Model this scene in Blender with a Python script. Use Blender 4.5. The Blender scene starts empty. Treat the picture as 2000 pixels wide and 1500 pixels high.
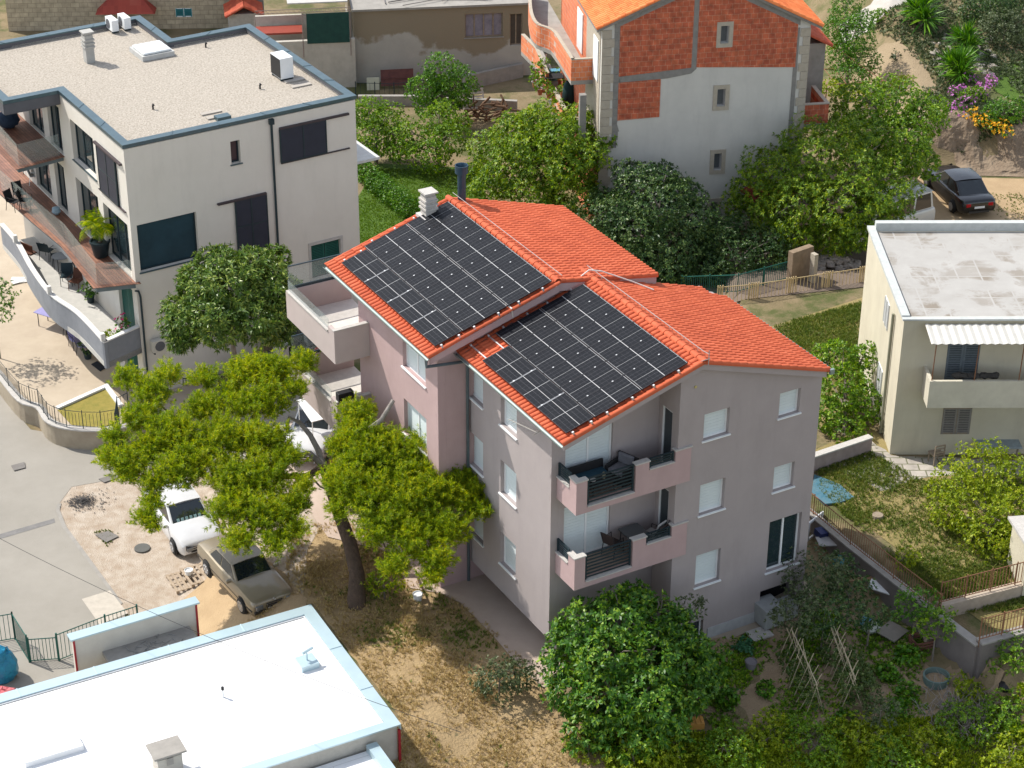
import bpy, bmesh, math, random
import numpy as np
from mathutils import Vector, Matrix, noise
from mathutils.geometry import delaunay_2d_cdt
rad = math.radians
R = random.Random(7)
NR = np.random.RandomState(11)
scene = bpy.context.scene

# ---------------------------------------------------------------- camera
F, PIT, ROL, YAW, CH = 4051.965, rad(29.312), rad(.336), rad(-29.756), 41.0
FW = Vector((0, math.cos(PIT), -math.sin(PIT))); UP0 = Vector((0, math.sin(PIT), math.cos(PIT))); RT0 = Vector((1, 0, 0))
RT = RT0*math.cos(ROL)+UP0*math.sin(ROL); UP = UP0*math.cos(ROL)-RT0*math.sin(ROL)
CAM = Vector((0, 0, CH))
cd = bpy.data.cameras.new('camera'); cam = bpy.data.objects.new('camera', cd); scene.collection.objects.link(cam)
cd.sensor_fit = 'HORIZONTAL'; cd.sensor_width = 36; cd.lens = F/2000*36; cd.clip_start = 1; cd.clip_end = 2000
m = Matrix((RT, UP, -FW)).transposed().to_4x4(); m.translation = CAM; cam.matrix_world = m
scene.camera = cam

# ---------------------------------------------------------------- light
A2 = Vector((-math.sin(YAW), -math.cos(YAW), 0)); B2 = Vector((math.cos(YAW), -math.sin(YAW), 0))
SUN = (A2*1.7+B2*1.0+Vector((0, 0, -2.2))).normalized()
sd = bpy.data.lights.new('sun', 'SUN'); sd.energy = 3.2; sd.angle = rad(.5); sd.color = (1, .955, .88)
so = bpy.data.objects.new('sun', sd); scene.collection.objects.link(so)
so.rotation_mode = 'QUATERNION'; so.rotation_quaternion = (-SUN).to_track_quat('Z', 'Y'); so.location = (0, 60, 80)
w = bpy.data.worlds.new("World"); scene.world = w; w.use_nodes = True
nt = w.node_tree; bg = nt.nodes['Background']; sky = nt.nodes.new('ShaderNodeTexSky')
sky.sky_type = 'NISHITA'; sky.sun_disc = False; sky.sun_elevation = math.asin(-SUN.z)
sky.sun_rotation = math.atan2(-SUN.x, -SUN.y); sky.air_density = 1.0; sky.dust_density = .8
hsv = nt.nodes.new('ShaderNodeHueSaturation'); hsv.inputs['Saturation'].default_value = .5; nt.links.new(sky.outputs[0], hsv.inputs['Color']); nt.links.new(hsv.outputs[0], bg.inputs[0]); bg.inputs[1].default_value = .14
scene.view_settings.view_transform = 'Standard'; scene.view_settings.look = 'None'
scene.view_settings.exposure = .84; scene.view_settings.gamma = 1
scene.cycles.max_bounces = 6; scene.cycles.transparent_max_bounces = 8

# ---------------------------------------------------------------- geometry helpers
def at(px, py, z=0.):
    r = FW+RT*((px-1000)/F)-UP*((py-750)/F)
    return CAM+r*((z-CH)/r.z)
def sst(a, b, x):
    t = min(1, max(0, (x-a)/(b-a))); return t*t*(3-2*t)
def side(p, a, b):    # signed distance of p from line a-b, positive on the right of a->b
    d = (b-a); L = math.hypot(d.x, d.y); return ((p[0]-a.x)*d.y-(p[1]-a.y)*d.x)/L
FA, FB = at(1588, 1008, -.05), at(1912, 1262, -.05)          # garden fence line
KA, KB = at(1800, 350, -1.2), at(2050, 356, -1.2)         # foot of the rock bank
def gz(x, y):
    z = -.85-1.95*sst(-7.2, -12.5, x)*max(sst(80, 76, y), sst(-13, -15, x)*sst(104, 98, y))
    fd = -side((x, y), FA, FB)                             # right-hand yard is higher
    z += .8*sst(.0, .35, fd)*sst(9.4, 9.9, x)*sst(86, 83, y)
    kd = -side((x, y), KA, KB)
    z += 2.1*sst(.2, 2.8, kd)*sst(17.5, 21.5, x)+sst(3, 40, kd)*5*sst(17.5, 21.5, x)
    z -= .4*sst(60.5, 58.5, y)*sst(3, 6, x)+.8*sst(57.5, 50, y)*sst(-4, 0, x)
    return z
def gp(px, py, dz=0.):                                     # ground point seen at a pixel
    z = -1.2
    for _ in range(14):
        p = at(px, py, z+dz); z = z*.3+.7*gz(p.x, p.y)
    p = at(px, py, z+dz); return Vector((p.x, p.y, z+dz))
def frame(o, ang):
    m = Matrix.Rotation(ang, 4, 'Z'); m.translation = Vector(o); return m
def V(*a): return Vector(a)

class MB:
    def __init__(s): s.v = []; s.f = []; s.sm = False; s.mi = []; s.cur = 0
    def add(s, vs, fs):
        n = len(s.v); s.v += [tuple(p) for p in vs]
        for f in fs: s.f.append([i+n for i in f]); s.mi.append(s.cur)
        return s
    def box(s, x0, x1, y0, y1, z0, z1, M=None):
        vs = [V(x, y, z) for x in (x0, x1) for y in (y0, y1) for z in (z0, z1)]
        if M is not None: vs = [M@p for p in vs]
        return s.add(vs, [(0, 1, 3, 2), (4, 6, 7, 5), (0, 4, 5, 1), (2, 3, 7, 6), (0, 2, 6, 4), (1, 5, 7, 3)])
    def cbox(s, c, size, rz=0, rx=0, ry=0):
        M = Matrix.Translation(c)@Matrix.Rotation(rz, 4, 'Z')@Matrix.Rotation(ry, 4, 'Y')@Matrix.Rotation(rx, 4, 'X')
        a, b, c2 = size[0]/2, size[1]/2, size[2]/2
        return s.box(-a, a, -b, b, -c2, c2, M)
    def prism(s, pts, z0, z1):
        n = len(pts); vs = [(p[0], p[1], z0) for p in pts]+[(p[0], p[1], z1) for p in pts]
        a = sum(pts[i][0]*pts[(i+1) % n][1]-pts[(i+1) % n][0]*pts[i][1] for i in range(n))
        idx = list(range(n)) if a > 0 else list(range(n))[::-1]
        fs = [idx[::-1], [i+n for i in idx]]
        for k in range(n):
            i, j = idx[k], idx[(k+1) % n]; fs.append((i, j, j+n, i+n))
        return s.add(vs, fs)
    def slab(s, pts, t, up=V(0, 0, 1)):                    # planar polygon thickened downward
        n = len(pts); pts = [Vector(p) for p in pts]; vs = pts+[p-up*t for p in pts]
        fs = [list(range(n)), list(range(n, 2*n))[::-1]]+[(i, i+n, (i+1) % n+n, (i+1) % n) for i in range(n)]
        return s.add(vs, fs)
    def tube(s, pts, r, n=8, cap=True):
        pts = [Vector(p) for p in pts]; rs = r if isinstance(r, (list, tuple)) else [r]*len(pts)
        vs = []; a = None
        for i, p in enumerate(pts):
            d = (pts[min(i+1, len(pts)-1)]-pts[max(i-1, 0)])
            d = d.normalized() if d.length > 1e-9 else V(0, 0, 1)
            if a is None: a = d.cross(V(0, 0, 1) if abs(d.z) < .9 else V(1, 0, 0)).normalized()
            a = (a-d*a.dot(d)); a = a.normalized() if a.length > 1e-6 else d.orthogonal().normalized()
            b = d.cross(a)
            for k in range(n):
                t = 2*math.pi*k/n; vs.append(p+(a*math.cos(t)+b*math.sin(t))*rs[i])
        fs = []
        for i in range(len(pts)-1):
            for k in range(n):
                fs.append((i*n+k, i*n+(k+1) % n, (i+1)*n+(k+1) % n, (i+1)*n+k))
        if cap: fs.append(list(range(n))[::-1]); fs.append([(len(pts)-1)*n+k for k in range(n)])
        return s.add(vs, fs)
    def lathe(s, prof, c=(0, 0, 0), n=16, M=None):
        vs = []; c = Vector(c)
        for r, z in prof:
            for k in range(n):
                t = 2*math.pi*k/n; p = V(r*math.cos(t), r*math.sin(t), z)
                vs.append((M@p if M is not None else p)+c)
        fs = [(i*n+k, i*n+(k+1) % n, (i+1)*n+(k+1) % n, (i+1)*n+k) for i in range(len(prof)-1) for k in range(n)]
        fs.append(list(range(n))[::-1]); fs.append([(len(prof)-1)*n+k for k in range(n)])
        return s.add(vs, fs)
    def blob(s, c, r, n=10, jit=.12, seed=0):
        q = random.Random(seed); vs = []; m = n//2+1
        for i in range(m+1):
            ph = math.pi*i/m
            for k in range(n):
                t = 2*math.pi*k/n; j = 1+q.uniform(-jit, jit)
                vs.append((c[0]+r[0]*math.sin(ph)*math.cos(t)*j, c[1]+r[1]*math.sin(ph)*math.sin(t)*j, c[2]+r[2]*math.cos(ph)*j))
        fs = [(i*n+k, (i+1)*n+k, (i+1)*n+(k+1) % n, i*n+(k+1) % n) for i in range(m) for k in range(n)]
        return s.add(vs, fs)
    def plate(s, outline, holes, T, t):                    # wall sheet with rectangular holes; T(s,z,d) -> point, d = depth inward
        pts = []; edges = []
        def ring(r):
            n0 = len(pts); pts.extend([Vector(p) for p in r]); edges.extend([(n0+i, n0+(i+1) % len(r)) for i in range(len(r))])
        ring(outline)
        hs = [[(a, c), (b, c), (b, d), (a, d)] for a, b, c, d in holes]
        for h in hs: ring(h)
        vo, eo, fo, *_ = delaunay_2d_cdt(pts, edges, [], 0, 1e-4)
        def inside(p, r):
            c = False; n = len(r)
            for i in range(n):
                x1, y1 = r[i]; x2, y2 = r[(i+1) % n]
                if (y1 > p[1]) != (y2 > p[1]) and p[0] < (x2-x1)*(p[1]-y1)/(y2-y1)+x1: c = not c
            return c
        n = len(vo); vs = [T(p.x, p.y, 0) for p in vo]+[T(p.x, p.y, t) for p in vo]; fs = []
        for f in fo:
            cx = sum((vo[i] for i in f), Vector((0, 0)))/len(f)
            if inside(cx, outline) and not any(inside(cx, h) for h in hs):
                fs.append(list(f)); fs.append([i+n for i in f][::-1])
        s.add(vs, fs)
        for r in [outline]+hs:
            q = [T(x, z, 0) for x, z in r]+[T(x, z, t) for x, z in r]; k = len(r)
            s.add(q, [(i, (i+1) % k, (i+1) % k+k, i+k) for i in range(k)])
        return s
    def build(s, name, mat, parent=None, smooth=False, bevel=0):
        me = bpy.data.meshes.new(name); me.from_pydata(s.v, [], s.f)
        for mm in (mat if isinstance(mat, (list, tuple)) else [mat]): me.materials.append(mm)
        if isinstance(mat, (list, tuple)):
            me.polygons.foreach_set('material_index', s.mi)
        bm = bmesh.new(); bm.from_mesh(me)
        if smooth or bevel: bmesh.ops.remove_doubles(bm, verts=bm.verts, dist=1e-4)
        bmesh.ops.recalc_face_normals(bm, faces=bm.faces)
        if bevel: bmesh.ops.bevel(bm, geom=[e for e in bm.edges if len(e.link_faces) == 2 and e.calc_face_angle(0) > .5], offset=bevel, segments=2, affect='EDGES', profile=.5)
        bm.to_mesh(me); bm.free()
        if smooth:
            me.polygons.foreach_set('use_smooth', [True]*len(me.polygons))
            if smooth != 2: me.set_sharp_from_angle(angle=rad(40))
        o = bpy.data.objects.new(name, me); scene.collection.objects.link(o)
        if parent is not None: o.parent = parent
        return o
def tag(o, label, cat, group=None, kind=None):
    if label: o['label'] = label
    if cat: o['category'] = cat
    if group: o['group'] = group
    if kind: o['kind'] = kind
    return o
def thing(name, label, cat, M=None, group=None):
    o = bpy.data.objects.new(name, None); scene.collection.objects.link(o); o.empty_display_size = .3
    if M is not None: o.matrix_world = M if isinstance(M, Matrix) else Matrix.Translation(M)
    return tag(o, label, cat, group)
def single(name, mb, mat, label, cat, M=None, group=None, smooth=False, bevel=0):
    o = mb.build(name, mat, None, smooth, bevel)
    if M is not None: o.matrix_world = M if isinstance(M, Matrix) else Matrix.Translation(M)
    return tag(o, label, cat, group)
def copy_tree(o, parent=None):
    c = o.copy(); scene.collection.objects.link(c); c.parent = parent
    for ch in list(o.children): copy_tree(ch, c)
    return c

# ---------------------------------------------------------------- materials
MATS = {}
def mat(name, col, rough=.8, col2=None, scale=4., mix=.5, bump=0., bscale=60., metal=0., spec=.3, detail=6., coat=0., stretch=None, streak=0.):
    if name in MATS: return MATS[name]
    m = bpy.data.materials.new(name); m.use_nodes = True; nt = m.node_tree; N = nt.nodes; L = nt.links
    b = N['Principled BSDF']; b.inputs['Roughness'].default_value = rough; b.inputs['Metallic'].default_value = metal
    b.inputs['Specular IOR Level'].default_value = spec; b.inputs['Coat Weight'].default_value = coat
    b.inputs['Base Color'].default_value = (*col, 1)
    tc = N.new('ShaderNodeTexCoord'); src = tc.outputs['Object']
    if stretch:
        mp = N.new('ShaderNodeMapping'); mp.inputs['Scale'].default_value = stretch; L.new(src, mp.inputs[0]); src = mp.outputs[0]
    if col2 is None: col2 = tuple(c*.82 for c in col)
    nz = N.new('ShaderNodeTexNoise'); nz.inputs['Scale'].default_value = scale; nz.inputs['Detail'].default_value = detail
    nz.inputs['Roughness'].default_value = .65; L.new(src, nz.inputs['Vector'])
    cr = N.new('ShaderNodeValToRGB'); cr.color_ramp.elements[0].position = .5-.28*(1-mix)-.05; cr.color_ramp.elements[1].position = .5+.28*(1-mix)+.05
    cr.color_ramp.elements[0].color = (*col2, 1); cr.color_ramp.elements[1].color = (*col, 1)
    L.new(nz.outputs['Fac'], cr.inputs[0]); L.new(cr.outputs[0], b.inputs['Base Color'])
    if streak:    # rain streaks and grime running down the wall
        mp2 = N.new('ShaderNodeMapping'); mp2.inputs['Scale'].default_value = (1.1, 1.1, .22); L.new(tc.outputs['Object'], mp2.inputs[0])
        n3 = N.new('ShaderNodeTexNoise'); n3.inputs['Scale'].default_value = 1.6; n3.inputs['Detail'].default_value = 7; n3.inputs['Roughness'].default_value = .7; L.new(mp2.outputs[0], n3.inputs['Vector'])
        c3 = N.new('ShaderNodeValToRGB'); c3.color_ramp.elements[0].position = .5; c3.color_ramp.elements[1].position = .78; L.new(n3.outputs['Fac'], c3.inputs[0])
        ml = N.new('ShaderNodeMath'); ml.operation = 'MULTIPLY'; ml.inputs[1].default_value = streak; L.new(c3.outputs[0], ml.inputs[0])
        mxs = N.new('ShaderNodeMixRGB'); L.new(ml.outputs[0], mxs.inputs[0]); L.new(cr.outputs[0], mxs.inputs[1]); mxs.inputs[2].default_value = (*[v*.62 for v in col2], 1); L.new(mxs.outputs[0], b.inputs['Base Color'])
    if bump:
        n2 = N.new('ShaderNodeTexNoise'); n2.inputs['Scale'].default_value = bscale; n2.inputs['Detail'].default_value = 4
        L.new(src, n2.inputs['Vector']); bp = N.new('ShaderNodeBump'); bp.inputs['Strength'].default_value = bump
        bp.inputs['Distance'].default_value = .05; L.new(n2.outputs['Fac'], bp.inputs['Height']); L.new(bp.outputs[0], b.inputs['Normal'])
    MATS[name] = m
    return m
def nodes(m): return m.node_tree.nodes, m.node_tree.links, m.node_tree.nodes['Principled BSDF']
def brickmat(name, c1, c2, mortar, bw, bh, ms=.01, rot=None, rough=.85, bump=.3, off=.5, noise=.25):
    m = bpy.data.materials.new(name); m.use_nodes = True; N, L, b = nodes(m)
    tc = N.new('ShaderNodeTexCoord'); mp = N.new('ShaderNodeMapping'); L.new(tc.outputs['Object'], mp.inputs[0])
    sx = N.new('ShaderNodeSeparateXYZ'); cx = N.new('ShaderNodeCombineXYZ')
    L.new(mp.outputs[0], sx.inputs[0])
    rot = rot or 'yz'
    L.new(sx.outputs['XYZ'.index(rot[0].upper())], cx.inputs[0]); L.new(sx.outputs['XYZ'.index(rot[1].upper())], cx.inputs[1])
    br = N.new('ShaderNodeTexBrick'); L.new(cx.outputs[0], br.inputs['Vector']); br.offset = off
    br.inputs['Scale'].default_value = 1; br.inputs['Brick Width'].default_value = bw; br.inputs['Row Height'].default_value = bh
    br.inputs['Mortar Size'].default_value = ms; br.inputs['Mortar Smooth'].default_value = .3; br.inputs['Bias'].default_value = 0
    br.inputs['Color1'].default_value = (*c1, 1); br.inputs['Color2'].default_value = (*c2, 1); br.inputs['Mortar'].default_value = (*mortar, 1)
    nz = N.new('ShaderNodeTexNoise'); nz.inputs['Scale'].default_value = 3; nz.inputs['Detail'].default_value = 8; L.new(tc.outputs['Object'], nz.inputs['Vector'])
    hs = N.new('ShaderNodeMixRGB'); hs.blend_type = 'OVERLAY'; hs.inputs[0].default_value = noise*2; L.new(br.outputs['Color'], hs.inputs[1]); L.new(nz.outputs['Fac'], hs.inputs[2])
    L.new(hs.outputs[0], b.inputs['Base Color']); b.inputs['Roughness'].default_value = rough
    bp = N.new('ShaderNodeBump'); bp.inputs['Strength'].default_value = bump; bp.inputs['Distance'].default_value = .02; bp.invert = True
    L.new(br.outputs['Fac'], bp.inputs['Height']); L.new(bp.outputs[0], b.inputs['Normal'])
    MATS[name] = m; return m
def leafmat(name, c1, c2, c3=None, rough=.5, trans=.25):
    m = bpy.data.materials.new(name); m.use_nodes = True; N, L, b = nodes(m)
    geo = N.new('ShaderNodeNewGeometry'); tc = N.new('ShaderNodeTexCoord'); nz = N.new('ShaderNodeTexNoise')
    nz.inputs['Scale'].default_value = 1.1; nz.inputs['Detail'].default_value = 3; L.new(tc.outputs['Object'], nz.inputs['Vector'])
    ad = N.new('ShaderNodeMath'); ad.operation = 'MULTIPLY_ADD'; ad.inputs[1].default_value = .55; L.new(geo.outputs['Random Per Island'], ad.inputs[0])
    sc = N.new('ShaderNodeMath'); sc.operation = 'MULTIPLY'; sc.inputs[1].default_value = .5; L.new(nz.outputs['Fac'], sc.inputs[0]); L.new(sc.outputs[0], ad.inputs[2])
    cr = N.new('ShaderNodeValToRGB'); e = cr.color_ramp.elements
    e[0].position = .15; e[0].color = (*c1, 1); e[1].position = .58; e[1].color = (*c2, 1)
    if c3: x = e.new(.8); x.color = (*c3, 1)
    L.new(ad.outputs[0], cr.inputs[0]); L.new(cr.outputs[0], b.inputs['Base Color'])
    b.inputs['Roughness'].default_value = rough; b.inputs['Specular IOR Level'].default_value = .35
    if trans:
        tr = N.new('ShaderNodeBsdfTranslucent'); mx = N.new('ShaderNodeMixShader'); mx.inputs[0].default_value = trans
        hv = N.new('ShaderNodeHueSaturation'); hv.inputs['Saturation'].default_value = 1.1; hv.inputs['Value'].default_value = 1.6
        L.new(cr.outputs[0], hv.inputs['Color']); L.new(hv.outputs[0], tr.inputs[0])
        L.new(b.outputs[0], mx.inputs[1]); L.new(tr.outputs[0], mx.inputs[2]); L.new(mx.outputs[0], N['Material Output'].inputs[0])
    MATS[name] = m; return m
def tilemat(name, c1, c2, c3):
    # colour differs from tile to tile (grid of tiles in the roof's own coordinates: x along the eave, y down the slope)
    m = bpy.data.materials.new(name); m.use_nodes = True; N, L, b = nodes(m)
    tc = N.new('ShaderNodeTexCoord'); sn = N.new('ShaderNodeVectorMath'); sn.operation = 'SNAP'; sn.inputs[1].default_value = (.22, .34, 50)
    L.new(tc.outputs['Object'], sn.inputs[0]); wn = N.new('ShaderNodeTexWhiteNoise'); L.new(sn.outputs[0], wn.inputs['Vector'])
    nz = N.new('ShaderNodeTexNoise'); nz.inputs['Scale'].default_value = .9; nz.inputs['Detail'].default_value = 7; L.new(tc.outputs['Object'], nz.inputs['Vector'])
    ad = N.new('ShaderNodeMath'); ad.operation = 'MULTIPLY_ADD'; ad.inputs[1].default_value = .34; L.new(wn.outputs['Value'], ad.inputs[0])
    sc = N.new('ShaderNodeMath'); sc.operation = 'MULTIPLY'; sc.inputs[1].default_value = .62; L.new(nz.outputs['Fac'], sc.inputs[0]); L.new(sc.outputs[0], ad.inputs[2])
    cr = N.new('ShaderNodeValToRGB'); e = cr.color_ramp.elements; e[0].position = .1; e[0].color = (*c1, 1); e[1].position = .55; e[1].color = (*c2, 1)
    x = e.new(.9); x.color = (*c3, 1); L.new(ad.outputs[0], cr.inputs[0]); L.new(cr.outputs[0], b.inputs['Base Color'])
    b.inputs['Roughness'].default_value = .75; b.inputs['Specular IOR Level'].default_value = .25
    MATS[name] = m; return m
def glassmat(name, col, rough=.05, alpha=1.):
    m = bpy.data.materials.new(name); m.use_nodes = True; N, L, b = nodes(m)
    b.inputs['Base Color'].default_value = (*col, 1); b.inputs['Roughness'].default_value = rough; b.inputs['Specular IOR Level'].default_value = .7
    b.inputs['Coat Weight'].default_value = .3; b.inputs['Alpha'].default_value = alpha; MATS[name] = m; return m

pinkw = mat('pink_render', (.47, .335, .325), .9, (.42, .295, .285), 1.2, .3, .25, 180, streak=.22)
greyw = mat('grey_render', (.385, .335, .325), .9, (.345, .30, .29), 1.0, .3, .25, 180, streak=.22)
white = mat('white_paint', (.78, .79, .78), .6, (.70, .71, .71), 2, .5)
shutt = mat('white_shutter', (.66, .72, .72), .45, (.60, .66, .67), 1.5, .4)
stonec = mat('cap_stone', (.52, .49, .45), .85, (.42, .40, .37), 6, .5, .3, 80)
offw = mat('cream_render', (.68, .64, .57), .92, (.62, .58, .51), .6, .25, .2, 150, streak=.18)
anthr = mat('anthracite_metal', (.03, .05, .06), .45, (.022, .038, .046), 3, .5, metal=.3)
bluegrey = mat('blue_grey_flashing', (.10, .155, .175), .35, (.075, .115, .135), 2.5, .4, metal=.55)
dkgrey = mat('dark_grey_render', (.12, .12, .13), .85, (.10, .10, .11), 2, .4, .2, 100)
zinc = mat('zinc_gutter', (.30, .36, .34), .5, (.22, .28, .27), 5, .4, metal=.5)
alum = mat('aluminium', (.72, .72, .72), .35, (.62, .62, .62), 5, .5, metal=.7)
cable = mat('white_cable', (.72, .66, .60), .6)
black = mat('black_plastic', (.018, .018, .02), .5, (.012, .012, .014), 10)
rubber = mat('tyre_rubber', (.022, .022, .022), .85, (.03, .03, .03), 14)
tile = tilemat('clay_tile', (.40, .075, .032), (.52, .110, .045), (.60, .15, .07))
tile2 = tilemat('clay_tile_old', (.30, .05, .028), (.46, .095, .045), (.52, .16, .08))
conc = mat('concrete', (.36, .335, .30), .92, (.25, .235, .21), 2.2, .3, .3, 70)
glass = glassmat('window_glass', (.02, .035, .04))
carglass = glassmat('car_glass', (.012, .018, .022), .03)
bglass = glassmat('balcony_glass', (.35, .42, .40), .03, .20)
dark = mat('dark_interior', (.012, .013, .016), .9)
wood = brickmat('deck_wood', (.27, .12, .07), (.18, .075, .045), (.04, .02, .015), 2.6, .13, .008, 'yx', rough=.6, bump=.6, off=.37)
oldwood = mat('grey_old_wood', (.33, .27, .20), .9, (.22, .17, .125), 6, .4, .3, 40)
bark = mat('pine_bark', (.15, .10, .07), .95, (.07, .05, .038), 7, .3, .9, 22, stretch=(1, 1, .35))
bark2 = mat('pale_bark', (.28, .24, .20), .95, (.15, .125, .10), 6, .3, .7, 30)
rust = mat('rusty_iron', (.30, .15, .08), .85, (.19, .09, .05), 12, .4, .2, 60)
yellowm = mat('cream_paint_iron', (.62, .48, .25), .7, (.5, .37, .2), 6, .4)
greenm = mat('green_paint_iron', (.018, .12, .095), .5, (.014, .09, .07), 6, .4)
terrac = mat('terracotta', (.45, .16, .08), .85)

# ================================================================ WINDOWS AND WALLS
class Wall:
    """vertical wall plane in a thing's local frame: o + s*sd + z, outward n"""
    def __init__(s, o, sd, n): s.o = Vector(o); s.sd = Vector(sd); s.n = Vector(n)
    def T(s, x, z, d=0.): return s.o+s.sd*x-s.n*d+V(0, 0, z)
    def M(s):                                             # local matrix x = along, y = inward, z up
        m = Matrix((s.sd, -s.n, V(0, 0, 1))).transposed().to_4x4(); m.translation = s.o; return m
def window(W, par, x0, x1, z0, z1, kind='shutter', rec=.16, sill=True, frame_m=None, leaf_m=None, split=1, name='window', label=None, sillm=None):
    M = W.M(); fm = frame_m or white
    f = MB(); t = .06; d0, d1 = rec-.02, rec+.06
    f.box(x0+.002, x1-.002, d0, d1, z0+.002, z0+t, M); f.box(x0+.002, x1-.002, d0, d1, z1-t, z1-.002, M)
    f.box(x0+.002, x0+t, d0, d1, z0+t, z1-t, M); f.box(x1-t, x1-.002, d0, d1, z0+t, z1-t, M)
    for i in range(1, split):
        x = x0+(x1-x0)*i/split; f.box(x-.035, x+.035, d0, d1, z0+t, z1-t, M)
    o = f.build(name, fm, par)
    if label: o['label'] = label
    if kind == 'shutter':
        q = MB(); n = max(3, int((z1-z0-2*t)/.055)); h = (z1-z0-2*t)/n
        for j in range(split):
            a = x0+(x1-x0)*j/split+(.036 if j else t)+.002; b = x0+(x1-x0)*(j+1)/split-(.036 if j < split-1 else t)-.002
            for i in range(n): q.box(a, b, rec+.005+(.004 if i % 2 else 0), rec+.03, z0+t+i*h, z0+t+(i+1)*h-.004, M)
        q.build('roller_shutter', leaf_m or shutt, o)
    elif kind == 'glass':
        q = MB()
        for j in range(split):
            a = x0+(x1-x0)*j/split+(.036 if j else t)+.002; b = x0+(x1-x0)*(j+1)/split-(.036 if j < split-1 else t)-.002
            q.box(a, b, rec+.015, rec+.035, z0+t+.002, z1-t-.002, M)
        q.build('pane', leaf_m or glass, o)
    elif kind == 'louvre':
        q = MB()
        for j in range(split):
            a = x0+(x1-x0)*j/split+.02; b = x0+(x1-x0)*(j+1)/split-.02; zz = z0+.08
            q.box(a, a+.06, rec-.04, rec-.005, z0+.02, z1-.02, M); q.box(b-.06, b, rec-.04, rec-.005, z0+.02, z1-.02, M)
            while zz < z1-.08:
                q.box(a+.06, b-.06, rec-.035, rec-.012, zz, zz+.045, M); zz += .075
        q.build('louvred_shutter', leaf_m or greenm, o)
        k = MB(); k.box(x0+t, x1-t, rec+.01, rec+.03, z0+t, z1-t, M); k.build('pane', glass, o)
    if sill:
        q = MB(); q.box(x0-.06, x1+.06, -.06, rec-.02, z0-.05, z0-.003, M); q.build('sill', sillm or white, o)
    return o

# corrugated clay tiling on a quad: P00,P10 along the eave, P01,P11 along the ridge
def tiles(name, mat, par, P00, P10, P01, P11, tw=.21, tl=.36, th=.075, thick=.07):
    P00, P10, P01, P11 = map(Vector, (P00, P10, P01, P11))
    L = ((P10-P00).length+(P11-P01).length)/2; S = ((P01-P00).length+(P11-P10).length)/2
    n = max(1, round(L/tw)); mrow = max(1, round(S/tl)); k = 8
    up = (P10-P00).cross(P01-P00).normalized()
    if up.z < 0: up = -up
    prof = [math.sqrt(max(0, 1-(2*j/k-1)**2))-.35 for j in range(k)]
    us = np.arange(n*k+1)/(n*k); hz = np.array([prof[i % k]*th for i in range(n*k+1)])
    rows = []; 
    for r in range(mrow):
        for e, off in ((0, .028), (1, 0.0)):
            t = (r+e)/mrow+(0 if e else 0); t = min(1, t+(.0 if e == 0 else -.0005))
            q0 = np.outer(1-us, P00*(1-t)+P01*t)+np.outer(us, P10*(1-t)+P11*t)
            jit = NR.uniform(-.004, .004, n*k+1)//.002*.002
            rows.append(q0+np.outer(hz*(1.1 if e == 0 else .92)+off+jit*0, np.array(up)))
    W = n*k+1; vs = np.concatenate(rows); H = len(rows)
    i = np.arange(W-1); fs = []
    a = (np.arange(H-1)[:, None]*W+i[None]).ravel()
    fs = np.stack([a, a+1, a+1+W, a+W], 1).tolist()
    mb = MB(); mb.add([tuple(p) for p in vs], fs)
    # skirts closing the thickness
    low = -thick
    base = [P00+up*low, P10+up*low, P11+up*low, P01+up*low]
    mb.add(base, [(0, 1, 2, 3)])
    vsn = [tuple(p) for p in vs[:W]]+[tuple(np.array(P00*(1-u)+P10*u+up*low)) for u in us]
    mb.add(vsn, [(j, j+1, j+1+W, j+W) for j in range(W-1)])
    for col in (0, W-1):
        e = [Vector(vs[r*W+col]) for r in range(H)]; b0 = [(P00, P01), (P10, P11)][0 if col == 0 else 1]
        bb = [b0[0].lerp(b0[1], min(1, r/(H-1)))+up*low for r in range(H)]
        mb.add(e+bb, [(j, j+1, j+1+H, j+H) for j in range(H-1)])
    me = bpy.data.meshes.new(name); me.from_pydata(mb.v, [], mb.f); me.materials.append(mat)
    me.polygons.foreach_set('use_smooth', [True]*len(me.polygons)); me.set_sharp_from_angle(angle=rad(50))
    o = bpy.data.objects.new(name, me); scene.collection.objects.link(o)
    if par is not None: o.parent = par
    return o
def ridge_tiles(mb, a, b, r=.13, step=.36):
    a, b = Vector(a), Vector(b); d = (b-a); L = d.length; d.normalize(); n = int(L/step)
    sdv = d.cross(V(0, 0, 1)).normalized(); up = sdv.cross(d)
    for i in range(n):
        p = a+d*(i*L/n); vs = []; r0, r1 = r*1.05, r*.86
        for (q, rr) in ((p-d*.03, r0), (p+d*(L/n+.02), r1)):
            for layer in (rr, rr-.022):
                for k in range(9):
                    t = math.pi*k/8; vs.append(q+sdv*math.cos(t)*layer*1.15+up*math.sin(t)*layer)
        fs = [(k, k+1, 18+k+1, 18+k) for k in range(8)]+[(9+k, 27+k, 27+k+1, 9+k+1) for k in range(8)]+[(k, 9+k, 10+k, k+1) for k in range(8)]+[(18+k, 19+k, 28+k, 27+k) for k in range(8)]
        mb.add(vs, fs)
    return mb

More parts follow.
